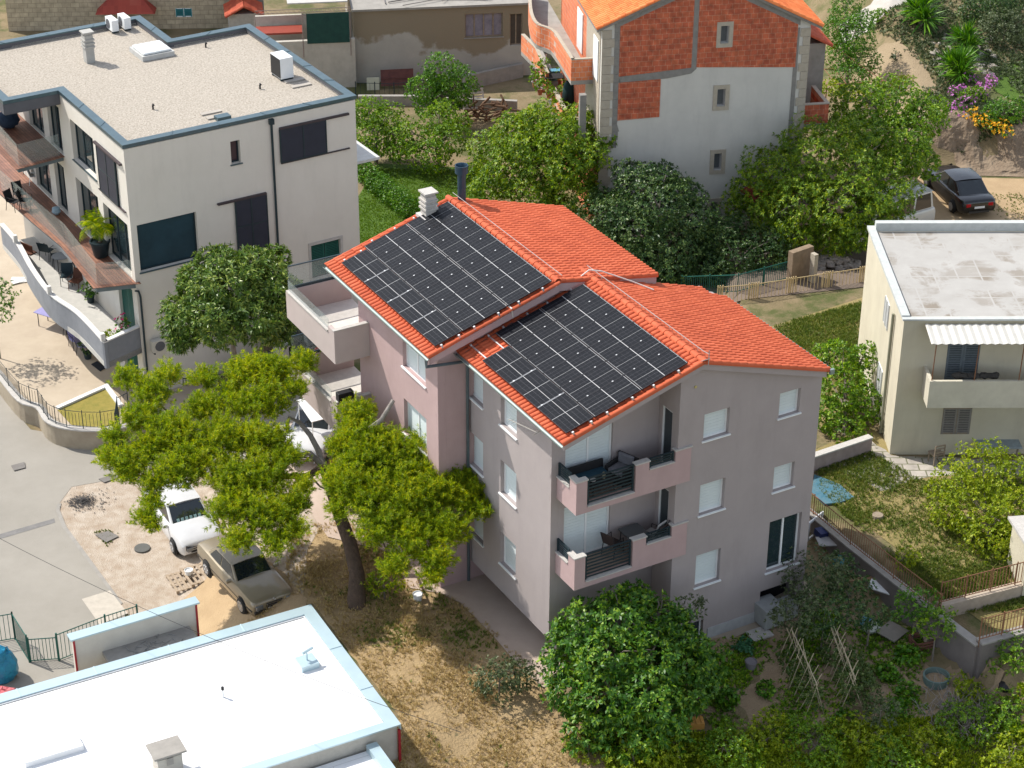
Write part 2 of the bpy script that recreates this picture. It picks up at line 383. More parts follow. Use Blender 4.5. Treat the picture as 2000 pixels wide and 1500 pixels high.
# ================================================================ MAIN APARTMENT BUILDING  (local x = u toward viewer right, y = v, z = world)
OX, OY = 1.832, 54.76
MM = Matrix((A2, B2, V(0, 0, 1))).transposed().to_4x4(); MM.translation = V(OX, OY, 0)
MB_T = thing('apartment_building', 'pink and grey rendered four storey apartment house with orange tiled roofs', 'building', MM)
Z0 = 7.514
GE, GR, GB = (-.43, 8.42), (4.648, 9.92), (9.664, 8.29)     # grey block eave, ridge, back eave (v, z)
PE, PR, PB = (-1.68, 8.69), (3.25, 10.17), (7.2, 9.49)      # pink block
def roofz(p, q, v): return p[1]+(q[1]-p[1])*(v-p[0])/(q[0]-p[0])
SH = -.17                                                   # structure sits this far below the tile line
# --- grey block walls
wA = Wall((0, 0, 0), (1, 0, 0), (0, -1, 0))                 # v = 0, faces left
wF = Wall((0, 0, 0), (0, 1, 0), (1, 0, 0))                  # u = 0 front, right part
wL = Wall((-1.15, 0, 0), (0, 1, 0), (1, 0, 0))              # u = -1.15 front of balconies
wR = Wall((0, 4, 0), (1, 0, 0), (0, -1, 0))                 # return wall v = 4
wB = Wall((0, 9.62, 0), (1, 0, 0), (0, 1, 0))
gw = MB()
za = roofz(GE, GR, 0)+SH
hA = [(-4.42, -3.37, 6.59, 7.85), (-4.42, -3.37, 3.95, 5.24), (-4.42, -3.37, 1.13, 2.41),
      (-6.65, -5.62, 6.59, 7.85), (-6.65, -5.62, 3.95, 5.24), (-6.65, -5.62, 1.13, 2.41)]
gw.plate([(-7.2, 0), (-1.15, 0), (-1.15, za), (-7.2, za)], hA, lambda x, z, d: wA.T(x, z, d), .3)
hF = [(4.97, 5.96, 6.81, 7.79), (4.97, 5.96, 3.95, 5.13), (4.97, 5.96, 1.09, 2.37), (7.94, 8.78, 6.81, 7.74), (7.94, 8.78, 3.95, 4.92),
      (7.93, 9.27, .70, 2.76), (4.62, 5.42, -1.15, -.35), (7.75, 9.3, -1.02, -.02)]
gz0 = -1.25
gw.plate([(4, gz0), (9.62, gz0), (9.62, roofz(GR, GB, 9.62)+SH), (4.648, 9.92+SH), (4, roofz(GE, GR, 4)+SH)], hF, lambda x, z, d: wF.T(x, z, d), .3)
hL = [(.5, 2.26, 2.93, 5.0), (.5, 2.26, 5.8, 7.85)]
gw.plate([(0.302, gz0), (4.0, gz0), (4.0, roofz(GE, GR, 4)+SH), (.302, roofz(GE, GR, .302)+SH)], hL, lambda x, z, d: wL.T(x, z, d), .3)
hR = [(-.98, -.38, 2.93, 5.0), (-.98, -.38, 5.8, 7.95)]
gw.plate([(-1.148, gz0), (-.302, gz0), (-.302, roofz(GE, GR, 4)+SH), (-1.148, roofz(GE, GR, 4)+SH)], hR, lambda x, z, d: wR.T(x, z, d+.002), .3)
gw.plate([(-7.2, gz0), (-.302, gz0), (-.302, 8.1), (-7.2, 8.1)], [], lambda x, z, d: wB.T(x, z, d), .3)
gw.box(-7.2, -1.16, 1.2, 1.5, gz0, 0)                        # recessed basement wall under the overhang
gw.box(-7.2, -1.16, .3, 1.2, .0, .12)
gw.box(-7.3, -7.2, .3, 8.6, gz0, 8.2)                          # party wall
for z in (2.7, 5.55): gw.box(-7.19, -1.46, .31, 9.3, z, z+.2); gw.box(-1.45, -.31, 4.31, 9.3, z, z+.2)
gw.build('grey_wall', greyw, MB_T)
for i, (a, b, c, d) in enumerate(hA): window(wA, MB_T, a, b, c, d)
for i, (a, b, c, d) in enumerate(hF[:5]): window(wF, MB_T, a, b, c, d)
window(wF, MB_T, *hF[5], kind='glass', split=2, label='tall two leaf glass window with white frame')
window(wF, MB_T, *hF[6], kind='glass', sill=True)
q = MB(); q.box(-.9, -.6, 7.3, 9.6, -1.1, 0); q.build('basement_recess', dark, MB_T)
for a, b, c, d in hL: window(wL, MB_T, a, b, c, d, split=2, rec=.1, sill=False, name='sliding_shutter_door')
for a, b, c, d in hR:
    o = window(wR, MB_T, a, b, c, d, kind='glass', rec=.06, sill=False, name='balcony_door')
# floor of interior behind glass is dark
# plinth
for a_, b_ in ((5.6, 7.7), (4.0, 4.6), (9.32, 9.65)): q = MB(); q.box(-.002, .03, a_, b_, -1.25, -.8); q.build('plinth', mat('plinth_grey', (.42, .42, .42), .9), MB_T)
q = MB(); q.lathe([(.05, 0), (.05, .03), (.0, .04)], (0, 0, 0), 12, Matrix.Translation((0.005, 4.55, 8.93))@Matrix.Rotation(rad(90), 4, 'Y')); q.build('wall_vent', mat('vent_yellow', (.5, .42, .18), .6), MB_T)
# --- pink block walls
pA = Wall((0, -1.2, 0), (1, 0, 0), (0, -1, 0)); pE = Wall((-6.55, 0, 0), (0, 1, 0), (1, 0, 0))
zp = roofz(PE, PR, -1.2)+SH
pw = MB(); hP = [(-9.1, -7.42, 6.84, 8.22), (-9.1, -7.42, 4.2, 5.58), (-9.1, -7.42, 1.3, 2.7)]
pw.plate([(-12.24, -1.6), (-6.55, -1.6), (-6.55, zp), (-12.24, zp)], hP, lambda x, z, d: pA.T(x, z, d), .3)
pw.plate([(-.898, -1.6), (7.0, -1.6), (7.0, roofz(PR, PB, 7.0)+SH), (3.25, 10.17+SH), (-.898, roofz(PE, PR, -.898)+SH)], [], lambda x, z, d: pE.T(x, z, d), .2)
pw.box(-12.54, -12.24, -1.2, .3, -1.6, zp)
pw.box(-14.1, -12.54, 0, .3, -1.6, 9.0)
pw.box(-13.9, -6.8, 6.7, 7.0, -1.6, 9.2); pw.box(-13.95, -13.7, 0.3, 6.7, -1.6, 9.2)
pw.build('pink_wall', pinkw, MB_T)
for a, b, c, d in hP: window(pA, MB_T, a, b, c, d, split=2)
q = MB(); q.box(-12.25, -6.5, -1.235, -1.2, -1.6, -.85); q.box(-6.55, -6.515, -1.2, 0, -1.6, -.85); q.build('plinth', stonec, MB_T)
# --- roof structure (soffit boards / barge faces in render) and tiles
def slab4(mb, u0, u1, a, b, dz0, dz1):
    (v0, z0), (v1, z1) = a, b
    vs = [V(u, v, z+dz) for u in (u0, u1) for v, z in ((v0, z0), (v1, z1)) for dz in (dz0, dz1)]
    mb.add(vs, [(0, 2, 3, 1), (4, 5, 7, 6), (0, 1, 5, 4), (2, 6, 7, 3), (0, 4, 6, 2), (1, 3, 7, 5)])
q = MB(); slab4(q, -7.19, .22, (-.38, GE[1]+.012), GR, -.30, -.085); slab4(q, -6.4, .22, GR, (9.62, GB[1]+.01), -.30, -.085)
q.build('grey_roof_slab', greyw, MB_T)
q = MB(); slab4(q, -13.95, -6.25, (-1.62, PE[1]+.012), PR, -.34, -.085); slab4(q, -13.0, -6.32, PR, (7.18, PB[1]+.01), -.34, -.085)
q.build('pink_roof_slab', pinkw, MB_T)
tiles('grey_block_front_tiles', tile, MB_T, (-6.65, GE[0]-.05, GE[1]-.01), (.3, GE[0]-.05, GE[1]-.01), (-7.12, GR[0], GR[1]), (.3, GR[0], GR[1]))
tiles('grey_block_rear_tiles', tile, MB_T, (.3, GB[0]+.03, GB[1]), (-5.75, GB[0]+.03, GB[1]), (.3, GR[0], GR[1]), (-7.15, GR[0], GR[1]))
tiles('grey_block_rear_tiles', tile, MB_T, (-5.75, 9.15, roofz(GR, GB, 9.15)-.004), (-6.5, 9.15, roofz(GR, GB, 9.15)-.004), (-5.75, 6.0, roofz(GR, GB, 6.0)-.004), (-6.5, 6.0, roofz(GR, GB, 6.0)-.004))
tiles('pink_block_front_tiles', tile, MB_T, (-13.98, PE[0]-.05, PE[1]-.01), (-6.18, PE[0]-.05, PE[1]-.01), (-14.12, PR[0], PR[1]), (-6.38, PR[0], PR[1]))
tiles('pink_block_rear_tiles', tile, MB_T, (-6.27, PB[0]+.03, PB[1]), (-12.75, PB[0]+.03, PB[1]), (-6.38, PR[0], PR[1]), (-14.12, PR[0], PR[1]))
for a_, b_, vv, zz_ in ((.3, -7.15, GR[0], GR[1]), (-6.35, -14.12, PR[0], PR[1])): q = MB(); ridge_tiles(q, (a_, vv, zz_+.02), (b_, vv, zz_+.02), r=.105); q.build('ridge_tiles', tile, MB_T, smooth=True)
# verge tiles on the gable edges
def verge(u, a, b, zo=.0):
    q = MB(); ridge_tiles(q, (u, a[0]-.03, a[1]+zo), (u, b[0], b[1]+zo), r=.075); q.build('verge_tiles', tile, MB_T, smooth=True)
verge(.24, GE, GR); verge(-6.24, PE, PR); verge(-14.02, PE, PR)
q = MB(); q.tube([(.35, GR[0]+.1, GR[1]+.3), (.0, GR[0]+.14, GR[1]+.22), (-7.0, GR[0]+.14, GR[1]+.22)], .012, 6)
for i in range(9): q.tube([(-.3-i*.82, GR[0]+.14, GR[1]+.1), (-.3-i*.82, GR[0]+.14, GR[1]+.22)], .01, 5)
q.tube([(-6.3, PR[0]+.14, PR[1]+.22), (-14.0, PR[0]+.14, PR[1]+.22)], .012, 6)
q.tube([(.36, GR[0]+.1, GR[1]-.1), (.36, GR[0]+.1, GR[1]+.42)], .015, 6); q.tube([(.36, GR[0]-.2, GR[1]+.12), (.36, GR[0]+.15, GR[1]+.12)], .012, 6)
q.build('lightning_rod', mat('rod_grey', (.42, .38, .36), .6, metal=.3), MB_T)
# gutters and downpipes
def gutter(mb, u0, u1, v, z, r=.075, s=-1):
    vs = []; n = 9
    for u in (u0, u1):
        for k in range(n): t = math.pi*k/(n-1); vs.append(V(u, v+r*math.cos(t)*s, z-r*math.sin(t)))
        for k in range(n): t = math.pi*k/(n-1); vs.append(V(u, v+(r-.012)*math.cos(t)*s, z-(r-.012)*math.sin(t)))
    m = 2*n
    fs = [(k, k+1, m+k+1, m+k) for k in range(n-1)]+[(n+k, m+n+k, m+n+k+1, n+k+1) for k in range(n-1)]+[(0, m, m+n, n), (n-1, 2*n-1, m+2*n-1, m+n-1)]+[[*range(n)]+[*range(2*n-1, n-1, -1)], [m+k for k in range(n)][::-1]+[m+k for k in range(n, 2*n)]]
    mb.add(vs, fs)
g = MB(); gutter(g, -6.6, .3, GE[0]-.1, GE[1]-.03); g.build('gutter', zinc, MB_T, smooth=True); g = MB(); gutter(g, -13.98, -6.16, PE[0]-.1, PE[1]-.03); g.build('gutter', zinc, MB_T, smooth=True); g = MB(); gutter(g, -5.75, .3, GB[0]+.1, GB[1]-.03)
g.box(.26, .36, GB[0]+.0, GB[0]+.16, GB[1]-.15, GB[1]+.03); g.build('gutter', zinc, MB_T, smooth=True)
g = MB(); g.tube([(-6.22, PE[0]-.1, PE[1]-.1), (-6.22, PE[0]-.1, PE[1]-.35), (-6.4, -.25, 8.05), (-6.47, -.12, 7.8), (-6.47, -.12, -1.2)], .055, 10)
g.tube([(-6.5, GE[0]-.1, GE[1]-.1), (-6.45, -.3, 8.1), (-6.42, -.14, 7.9)], .05, 8)
g.build('downpipe', mat('pipe_grey', (.12, .15, .165), .4, metal=.4), MB_T, smooth=True)
# valley flashing between the two blocks
g = MB(); g.slab([(-6.7, -.4, GE[1]+.03), (-6.25, -.4, GE[1]+.03), (-6.35, 4.2, roofz(GE, GR, 4.2)+.03), (-6.8, 4.2, roofz(GE, GR, 4.2)+.03)], .02); g.build('valley_flashing', bluegrey, MB_T)
# --- front balconies (two)
def balcony(zb):
    # local: parapet u = .05 plane outer face, v .2..4.5 ; zb = bottom
    t = .16; zt = zb+1.2; b = MB()
    b.box(-1.145, .05-t, .2+t, 3.995, zb+.16, zb+.32)            # floor slab
    b.box(-1.145, .05, .2, 4.5, zb, zb+.16) if False else None
    b.prism([(-1.145, .2), (.05, .2), (.05, 4.5), (.004, 4.5), (.004, 3.995), (-1.145, 3.995)], zb, zb+.16)
    b.box(.05-t, .05, .2, .6, zb+.16, zt)                          # corner pier front leg
    b.box(-.35, .05-t, .2, .2+t, zb+.16, zt)                       # corner pier side leg
    b.box(-1.145, -.35, .2, .2+t, zb+.16, zb+.80)                   # side parapet, low
    b.box(.05-t, .05, .6, 2.4, zb+.16, zb+.20)
    b.box(.05-t, .05, 2.4, 2.9, zb+.16, zt)
    b.box(.05-t, .05, 2.9, 3.9, zb+.16, zb+.88)
    b.box(.05-t, .05, 3.9, 3.997, zb+.16, zt+.08); b.box(.004, .05, 3.997, 4.5, zb+.16, zt+.08)
    o = b.build('balcony', pinkw, MB_T)
    c = MB(); e = .03; h = .045
    c.box(.05-t-e, .05+e, .2-e, .63, zt+.001, zt+h); c.box(-.38, .05-t-e, .2-e, .2+t+e, zt+.001, zt+h)
    c.box(-1.145, -.38, .2-e, .2+t+e, zb+.801, zb+.845); c.box(.05-t-e, .05+e, 2.37, 2.93, zt+.001, zt+h)
    c.box(.05-t-e, .05+e, 2.93, 3.87, zb+.881, zb+.925); c.box(.05-t-e, .05+e, .63, 2.37, zb+.201, zb+.24)
    c.box(.05-t-e, .003, 3.87, 3.99, zt+.081, zt+.125); c.box(.004, .08, 3.87, 4.53, zt+.081, zt+.125)
    c.build('cap', stonec, o)
    r = MB()
    def rail(u, v0, v1, z0, z1, ax, n):
        for k in range(n):
            z = z0+(z1-z0)*(k+.5)/n
            if ax == 'v': r.box(u-.01, u+.01, v0+.04, v1-.04, z-.024, z+.024)
            else: r.box(v0+.04, v1-.04, u-.012, u+.012, z-.02, z+.02)
        for a in (v0, v1-.05):
            if ax == 'v': r.box(u-.03, u+.03, a, a+.05, z0, z1+.04)
            else: r.box(a, a+.05, u-.03, u+.03, z0, z1+.04)
        if ax == 'v': r.box(u-.035, u+.035, v0, v1, z1+.04, z1+.07)
        else: r.box(v0, v1, u-.035, u+.035, z1+.04, z1+.07)
    rail(-.02, .64, 2.36, zb+.26, zt-.04, 'v', 7); rail(-.02, 2.94, 3.86, zb+.93, zt+.0, 'v', 3); rail(.27, -1.13, -.4, zb+.85, zt+.05, 'u', 5)
    r.build('railing', anthr, o)
    f = MB(); f.box(-1.14, -.12, .37, 3.99, zb+.321, zb+.335); f.build('floor', mat('floor_tile', (.30, .22, .17), .7), o)
balcony(2.62); balcony(5.48)
# --- side terraces of the pink block
def terrace(zf, zt):
    b = MB(); v0, v1, u0, u1 = -2.55, -1.2, -15.8, -11.7
    b.prism([(u0, v0), (u1, v0), (u1, -1.205), (-12.245, -1.205), (-12.545, -.003), (u0, -.003)], zf-.2, zf)
    b.box(u1-.14, u1, v0, -1.205, zf+.001, zt); b.box(u0, u1-.14, v0, v0+.14, zf+.001, zt-.2); b.box(u1-.5, u1-.14, v0, v0+.14, zt-.2, zt)
    b.box(u0, u0+.14, v0+.14, -.003, zf+.001, zt-.15)
    o = b.build('terrace', pinkw if False else mat('mauve_render', (.47, .395, .37), .9, (.42, .35, .33), 1.2, .3), MB_T)
    c = MB(); c.box(u0+.14, u1-.5, v0-.04, v0+.14, zt-.199, zt-.15); c.build('cap', stonec, o)
    g = MB(); g.box(u0+.1, u1-.55, v0+.05, v0+.065, zt-.149, zt+.25); g.box(u0+.06, u0+.075, v0+.1, -.05, zt-.149, zt+.75); g.build('glass_screen', bglass, o)
    k = MB(); k.box(u0+.04, u0+.1, v0+.1, -.05, zt+.75, zt+.78); k.box(u0+.05, u0+.1, v0+.1, -.05, zt-.149, zt-.05); k.build('handrail', anthr, o)
    f = MB(); f.prism([(u0+.145, v0+.145), (u1-.145, v0+.145), (u1-.145, -1.21), (-12.26, -1.21), (-12.56, -.01), (u0+.145, -.01)], zf+.002, zf+.012); f.build('floor', mat('pale_floor', (.66, .62, .56), .8), o)
    k2 = MB(); k2.box(u1-.16, u1+.02, v0-.02, -1.21, zt+.001, zt+.03); k2.build('cap', stonec, o)
terrace(6.2, 7.3); terrace(3.35, 4.45)
# --- chimneys and flue
def chimney_stack(par, x, y, z, h, s=.45, m=None):
    q = MB(); q.box(x-s/2, x+s/2, y-s/2, y+s/2, z, z+h); o = q.build('chimney', m or offw, par)
    c = MB()
    for i in range(3): zz = z+h*.55+i*.16; c.box(x-s/2-.05, x+s/2+.05, y-s/2-.05, y+s/2+.05, zz, zz+.07)
    c.box(x-s/2+.03, x+s/2-.03, y-s/2+.03, y+s/2-.03, z+h+.001, z+h+.1); c.box(x-s/2-.06, x+s/2+.06, y-s/2-.06, y+s/2+.06, z+h+.101, z+h+.16)
    c.build('chimney_cowl', m or offw, o); return o
chimney_stack(MB_T, -13.62, 2.2, roofz(PE, PR, 2.2)-.3, 1.15, .42, stonec)
q = MB(); q.box(-13.95, -13.25, 1.85, 2.6, roofz(PE, PR, 2.2)-.02, roofz(PE, PR, 2.2)+.1); q.build('chimney_flashing', mat('flash_light', (.55, .52, .5), .7), MB_T)
q = MB(); q.tube([(-13.75, 3.62, PR[1]-.2), (-13.75, 3.62, PR[1]+1.0)], .15, 14); q.lathe([(.15, 0), (.24, .04), (.24, .34), (.22, .34), (.18, .2)], (-13.75, 3.62, PR[1]+1.0), 16); q.build('flue', mat('flue_blue', (.05, .095, .14), .4, metal=.5), MB_T, smooth=True)
# tv antenna
q = MB(); a0 = V(-1.55, -.02, 7.9)
q.tube([a0, a0+V(.0, -.45, -.1)], .015, 6); q.tube([a0+V(.25, -.35, .05), a0+V(-1.0, -.75, .05)], .014, 6)
for i in range(9): p = a0+V(.15-i*.13, -.38-i*.042, .05); q.tube([p+V(.05, -.16, 0), p-V(.05, -.16, 0)], .006, 4)
q.build('aerial', mat('aerial_metal', (.5, .47, .42), .5, metal=.4), MB_T)

# ================================================================ SOLAR PANELS
cell = bpy.data.materials.new('solar_cells'); cell.use_nodes = True; N, L, b = nodes(cell)
tc = N.new('ShaderNodeTexCoord'); sx = N.new('ShaderNodeSeparateXYZ'); L.new(tc.outputs['Object'], sx.inputs[0])
def stripes(sock, period, wdt, soft=.2):
    a = N.new('ShaderNodeMath'); a.operation = 'PINGPONG'; a.inputs[1].default_value = period/2; L.new(sock, a.inputs[0])
    c = N.new('ShaderNodeMath'); c.operation = 'LESS_THAN'; c.inputs[1].default_value = wdt/2; L.new(a.outputs[0], c.inputs[0]); return c.outputs[0]
sv = stripes(sx.outputs['X'], 1.0/6, .009); su = stripes(sx.outputs['Y'], 1.72/10, .003); sb = stripes(sx.outputs['X'], 1.0/6/5, .0014)
mxa = N.new('ShaderNodeMath'); mxa.operation = 'MAXIMUM'; L.new(sv, mxa.inputs[0]); L.new(su, mxa.inputs[1])
m1 = N.new('ShaderNodeMixRGB'); m1.inputs[1].default_value = (.006, .007, .010, 1); m1.inputs[2].default_value = (.085, .085, .095, 1); L.new(mxa.outputs[0], m1.inputs[0])
m2 = N.new('ShaderNodeMixRGB'); m2.inputs[2].default_value = (.025, .027, .032, 1); L.new(sb, m2.inputs[0]); L.new(m1.outputs[0], m2.inputs[1])
nz = N.new('ShaderNodeTexNoise'); nz.inputs['Scale'].default_value = 2.5; nz.inputs['Detail'].default_value = 6; L.new(tc.outputs['Object'], nz.inputs[0])
ov = N.new('ShaderNodeMixRGB'); ov.blend_type = 'ADD'; ov.inputs[0].default_value = .008; L.new(m2.outputs[0], ov.inputs[1]); L.new(nz.outputs['Fac'], ov.inputs[2])
L.new(ov.outputs[0], b.inputs['Base Color']); b.inputs['Roughness'].default_value = .4; b.inputs['Specular IOR Level'].default_value = .08
backs = mat('backsheet_white', (.50, .50, .50), .5); pframe = mat('panel_frame', (.04, .04, .045), .4, metal=.5)
def panel_base(land):
    W, H = 1.032, 1.75
    T = Matrix.Rotation(rad(90), 4, 'Z') if land else Matrix.Identity(4)
    t = thing('solar_panel', 'x', 'solar panel')
    def bx(mb, *a): mb.box(*a, T)
    f = MB(); h = .035; e = .016
    bx(f, -W/2, W/2, -H/2, -H/2+e, 0, h); bx(f, -W/2, W/2, H/2-e, H/2, 0, h); bx(f, -W/2, -W/2+e, -H/2+e, H/2-e, 0, h); bx(f, W/2-e, W/2, -H/2+e, H/2-e, 0, h)
    f.build('frame', pframe, t)
    s = MB(); bx(s, -W/2+e, W/2-e, -H/2+e, H/2-e, .012, .026); s.build('backsheet', backs, t)
    c = MB()
    for y0, y1 in ((-H/2+.03, -.012), (.012, H/2-.03)):
        for x0, x1 in ((-W/2+.02, -.009), (.009, W/2-.02)): c.box(x0, x1, y0, y1, .0265, .031)
    o = c.build('cells', cell, t); o.matrix_local = T
    return t
port, land = panel_base(False), panel_base(True)
used = {0: False, 1: False}
def put_panel(kind, M, label, grp):
    src = (port, land)[kind]
    o = src if not used[kind] else copy_tree(src); used[kind] = True
    o.matrix_world = M; tag(o, label, 'solar panel', grp); return o
def solar(eave, ridge, un, nland, nport, ta, tb, tc_, name, nm):
    d = V(0, ridge[0]-eave[0], ridge[1]-eave[1]); Ls = d.length; d.normalize(); up = V(1, 0, 0).cross(d)
    if up.z < 0: up = -up
    def P(u, s, h=.15): return V(0, eave[0], eave[1])+d*s+V(u, 0, 0)+up*h
    def MX(u, s):   # x along u, y up slope
        m = Matrix((V(1, 0, 0), d, V(1, 0, 0).cross(d))).transposed().to_4x4(); m.translation = P(u, s); return MM@m
    s0 = ta*Ls; pos = ['nearest the front gable', 'second from the front gable', 'third from the front gable', 'fourth from the front gable', 'fifth from the front gable', 'sixth from the front gable', 'seventh from the front gable']
    for i in range(nland):
        put_panel(1, MX(un-.9-i*1.77, s0+.52), 'sideways solar panel above the %s gutter, %s' % (name, pos[i]), 'sideways solar panels on the '+name+' roof')
    s1 = s0+1.05
    for r in range(2):
        for i in range(nport):
            put_panel(0, MX(un-.52-i*1.048, s1+.885+r*1.775), 'upright solar panel, %s row, %s roof, %s' % (('middle', 'top')[r], name, pos[i]), 'upright solar panels on the '+name+' roof')
    q = MB()   # rails and clamps
    Ln = nport*1.048; Ll = nland*1.77
    for s, uu in ((s0+.18, max(Ll, Ln if nm == 2 else Ll)), (s0+.86, max(Ll, Ln if nm == 2 else Ll)), (s1+.4, Ln), (s1+1.35, Ln), (s1+2.15, Ln), (s1+3.1, Ln)):
        p0, p1 = P(un+.08, s, .095), P(un-uu-.12, s, .095)
        M = Matrix((V(1, 0, 0), d, up)).transposed().to_4x4(); M.translation = p0
        q.box(-(uu+.2), 0, -.02, .02, -.02, .03, M)
        q.box(-.01, .05, -.03, .03, -.03, .09, M); q.box(-(uu+.25), -(uu+.19), -.03, .03, -.03, .06, M)
    for r in range(2):
        for i in range(1, nport):
            for ss in (.4, 1.35):
                p = P(un-i*1.048, s1+ss+r*1.775-.0, .15+.036); M = Matrix((V(1, 0, 0), d, up)).transposed().to_4x4(); M.translation = p; q.box(-.02, .02, -.025, .025, -.002, .008, M)
    for i in range(1, nland):
        p = P(un-i*1.77, s0+.52, .15+.03); M = Matrix((V(1, 0, 0), d, up)).transposed().to_4x4(); M.translation = p; q.box(-.016, .016, -.5, .5, -.03, .004, M)
        for ss in (.18, .86):
            p = P(un-.0-i*1.77, s0+ss, .15+.036); M = Matrix((V(1, 0, 0), d, up)).transposed().to_4x4(); M.translation = p; q.box(-.025, .025, -.03, .03, -.002, .01, M)
    single('mounting_rails', q, alum, 'aluminium rails and clamps under the solar panels of the %s roof' % name, 'solar rails', MM)
solar(GE, GR, .11, 3, 6, .045, .241, .915, 'front right', 2)
solar(PE, PR, -6.31, 4, 7, .069, .255, .946, 'rear left', 1)
q = MB()
q.tube([(-6.5, 1.35, 9.76), (-6.2, 1.4, 9.7), (-6.28, 1.5, 9.3), (-6.55, 1.55, 9.12)], .03, 8)
q.tube([(-6.6, 4.3, 10.0), (-6.55, 4.6, 10.2), (-6.4, 5.0, 10.12), (-6.2, 6.1, 9.56), (-5.6, 6.6, 9.38)], .025, 8)
single('conduit', q, cable, 'white solar cable conduit looping between the two roofs', 'cable', MM, smooth=True)

# ================================================================ MODERN CREAM BUILDING (left)
p1 = at(240, 283, 9.2); LANG = rad(31.9); LM = frame((p1.x, p1.y, 0), LANG); LI = LM.inverted()
def lb(px, py, z): return LI@at(px, py, z)
LT = thing('modern_building', 'cream flat roofed modern building with gravel roof and wooden decks', 'building', LM)
lR = Wall((0, 0, 0), (1, 0, 0), (0, -1, 0)); lL = Wall((0, 0, 0), (0, 1, 0), (-1, 0, 0))
q = MB(); LG = -2.4; RZ = 9.0
hR = [(.26, 2.86, 3.55, 5.65), (4.56, 4.98, 7.35, 8.35), (6.8, 8.85, 7.0, 8.42), (4.6, 6.0, 3.4, 5.72), (7.95, 9.35, 1.25, 2.85)]
q.plate([(0, LG), (10.3, LG), (10.3, RZ), (0, RZ)], hR, lambda x, z, d: lR.T(x, z, d), .3)
hL = [(3.4, 5.95, 6.42, 8.25), (.95, 2.9, 6.2, 8.2), (3.5, 6.0, 3.25, 5.6), (.35, 2.95, 3.25, 5.6), (.5, 2.1, .3, 2.6), (.6, 2.2, LG+.05, -.3)]
q.plate([(.302, LG), (13.8, LG), (13.8, 8.69), (7.0, 8.69), (7.0, RZ), (.302, RZ)], hL+[(7.2, 8.7, 6.15, 8.3), (9.4, 11.2, 6.15, 8.3), (7.4, 8.6, 3.25, 5.5), (9.3, 11.2, 3.25, 5.5)], lambda x, z, d: lL.T(x, z, d), .3)
q.box(10.0, 10.3, .3, 10.2, LG, RZ); q.box(6.5, 9.999, 9.9, 10.2, LG, RZ); q.box(0.31, 6.5, 13.5, 13.8, LG, RZ)
for z in (2.9, 5.85): q.box(.31, 9.99, .31, 9.89, z, z+.2)
q.build('wall', offw, LT)
RP = [(0, 0), (10.3, 0), (10.3, 10.2), (6.5, 10.2), (6.5, 13.8), (-2.4, 13.8), (-2.4, 6.9), (0, 6.9)]
q = MB(); q.prism([(.2, .2), (10.1, .2), (10.1, 10.0), (6.3, 10.0), (6.3, 13.6), (-2.2, 13.6), (-2.2, 7.1), (.2, 7.1)], 8.7, 8.93)
grav = mat('roof_gravel', (.58, .52, .44), .95, (.32, .275, .22), 12, .5, 1.2, 30, detail=4)
q.build('gravel_roof', grav, LT)
q = MB()
n = len(RP)
def inset(poly, d):
    out = []; n = len(poly)
    for i in range(n):
        a, b, c = Vector(poly[i-1]), Vector(poly[i]), Vector(poly[(i+1) % n]); e1 = (b-a).normalized(); e2 = (c-b).normalized()
        n1 = Vector((-e1.y, e1.x)); n2 = Vector((-e2.y, e2.x)); k = 1+n1.dot(n2); out.append(b+(n1+n2)*(d/k if abs(k) > .1 else d))
    return out
ou, inn = inset(RP, -.05), inset(RP, .32)
for i in range(n):
    j = (i+1) % n; q.prism([ou[i], ou[j], inn[j], inn[i]], 9.14, 9.2)
    q.prism([ou[i], ou[j], inset(RP, .0)[j], inset(RP, .0)[i]], 9.05, 9.139)
for i in range(n):   # raised sheet joints
    a, b2, c2, d2 = Vector(ou[i]), Vector(ou[(i+1) % n]), Vector(inn[i]), Vector(inn[(i+1) % n]); L0 = (b2-a).length; k = int(L0/2.5)
    for j in range(1, k+1):
        t = j/(k+1); m1, m2 = a.lerp(b2, t), c2.lerp(d2, t); w2 = (b2-a).normalized()*.02; q.prism([m1-w2, m1+w2, m2+w2, m2-w2], 9.2, 9.215)
q.build('parapet_flashing', bluegrey, LT)
q = MB(); pi = inset(RP, .28)
for i in range(n): j = (i+1) % n; o2 = inset(RP, .30); q.prism([pi[i], pi[j], o2[j], o2[i]], 8.93, 9.139)
q.box(-2.42, -.02, 6.85, 6.88, 8.6, 9.04); q.box(-2.45, -2.41, 6.88, 13.8, 8.6, 9.04); q.box(-2.4, -.01, 6.9, 13.7, 8.55, 8.68)
q.build('fascia', dkgrey, LT)
screen = mat('dark_screen', (.028, .032, .05), .55, (.022, .026, .04), 3); tealsc = mat('teal_screen', (.02, .055, .075), .5, (.012, .035, .048), 1.0)
def lwin(W, h, kind, **k): return window(W, LT, *h, kind=kind, frame_m=anthr, **k)
o = lwin(lR, hR[0], 'glass', leaf_m=tealsc, sillm=bluegrey, rec=.2, name='wide_dark_screen'); o = lwin(lR, hR[1], 'glass', sillm=bluegrey, leaf_m=mat('brown_glass', (.07, .045, .05), .2), rec=.22, name='slot_window')
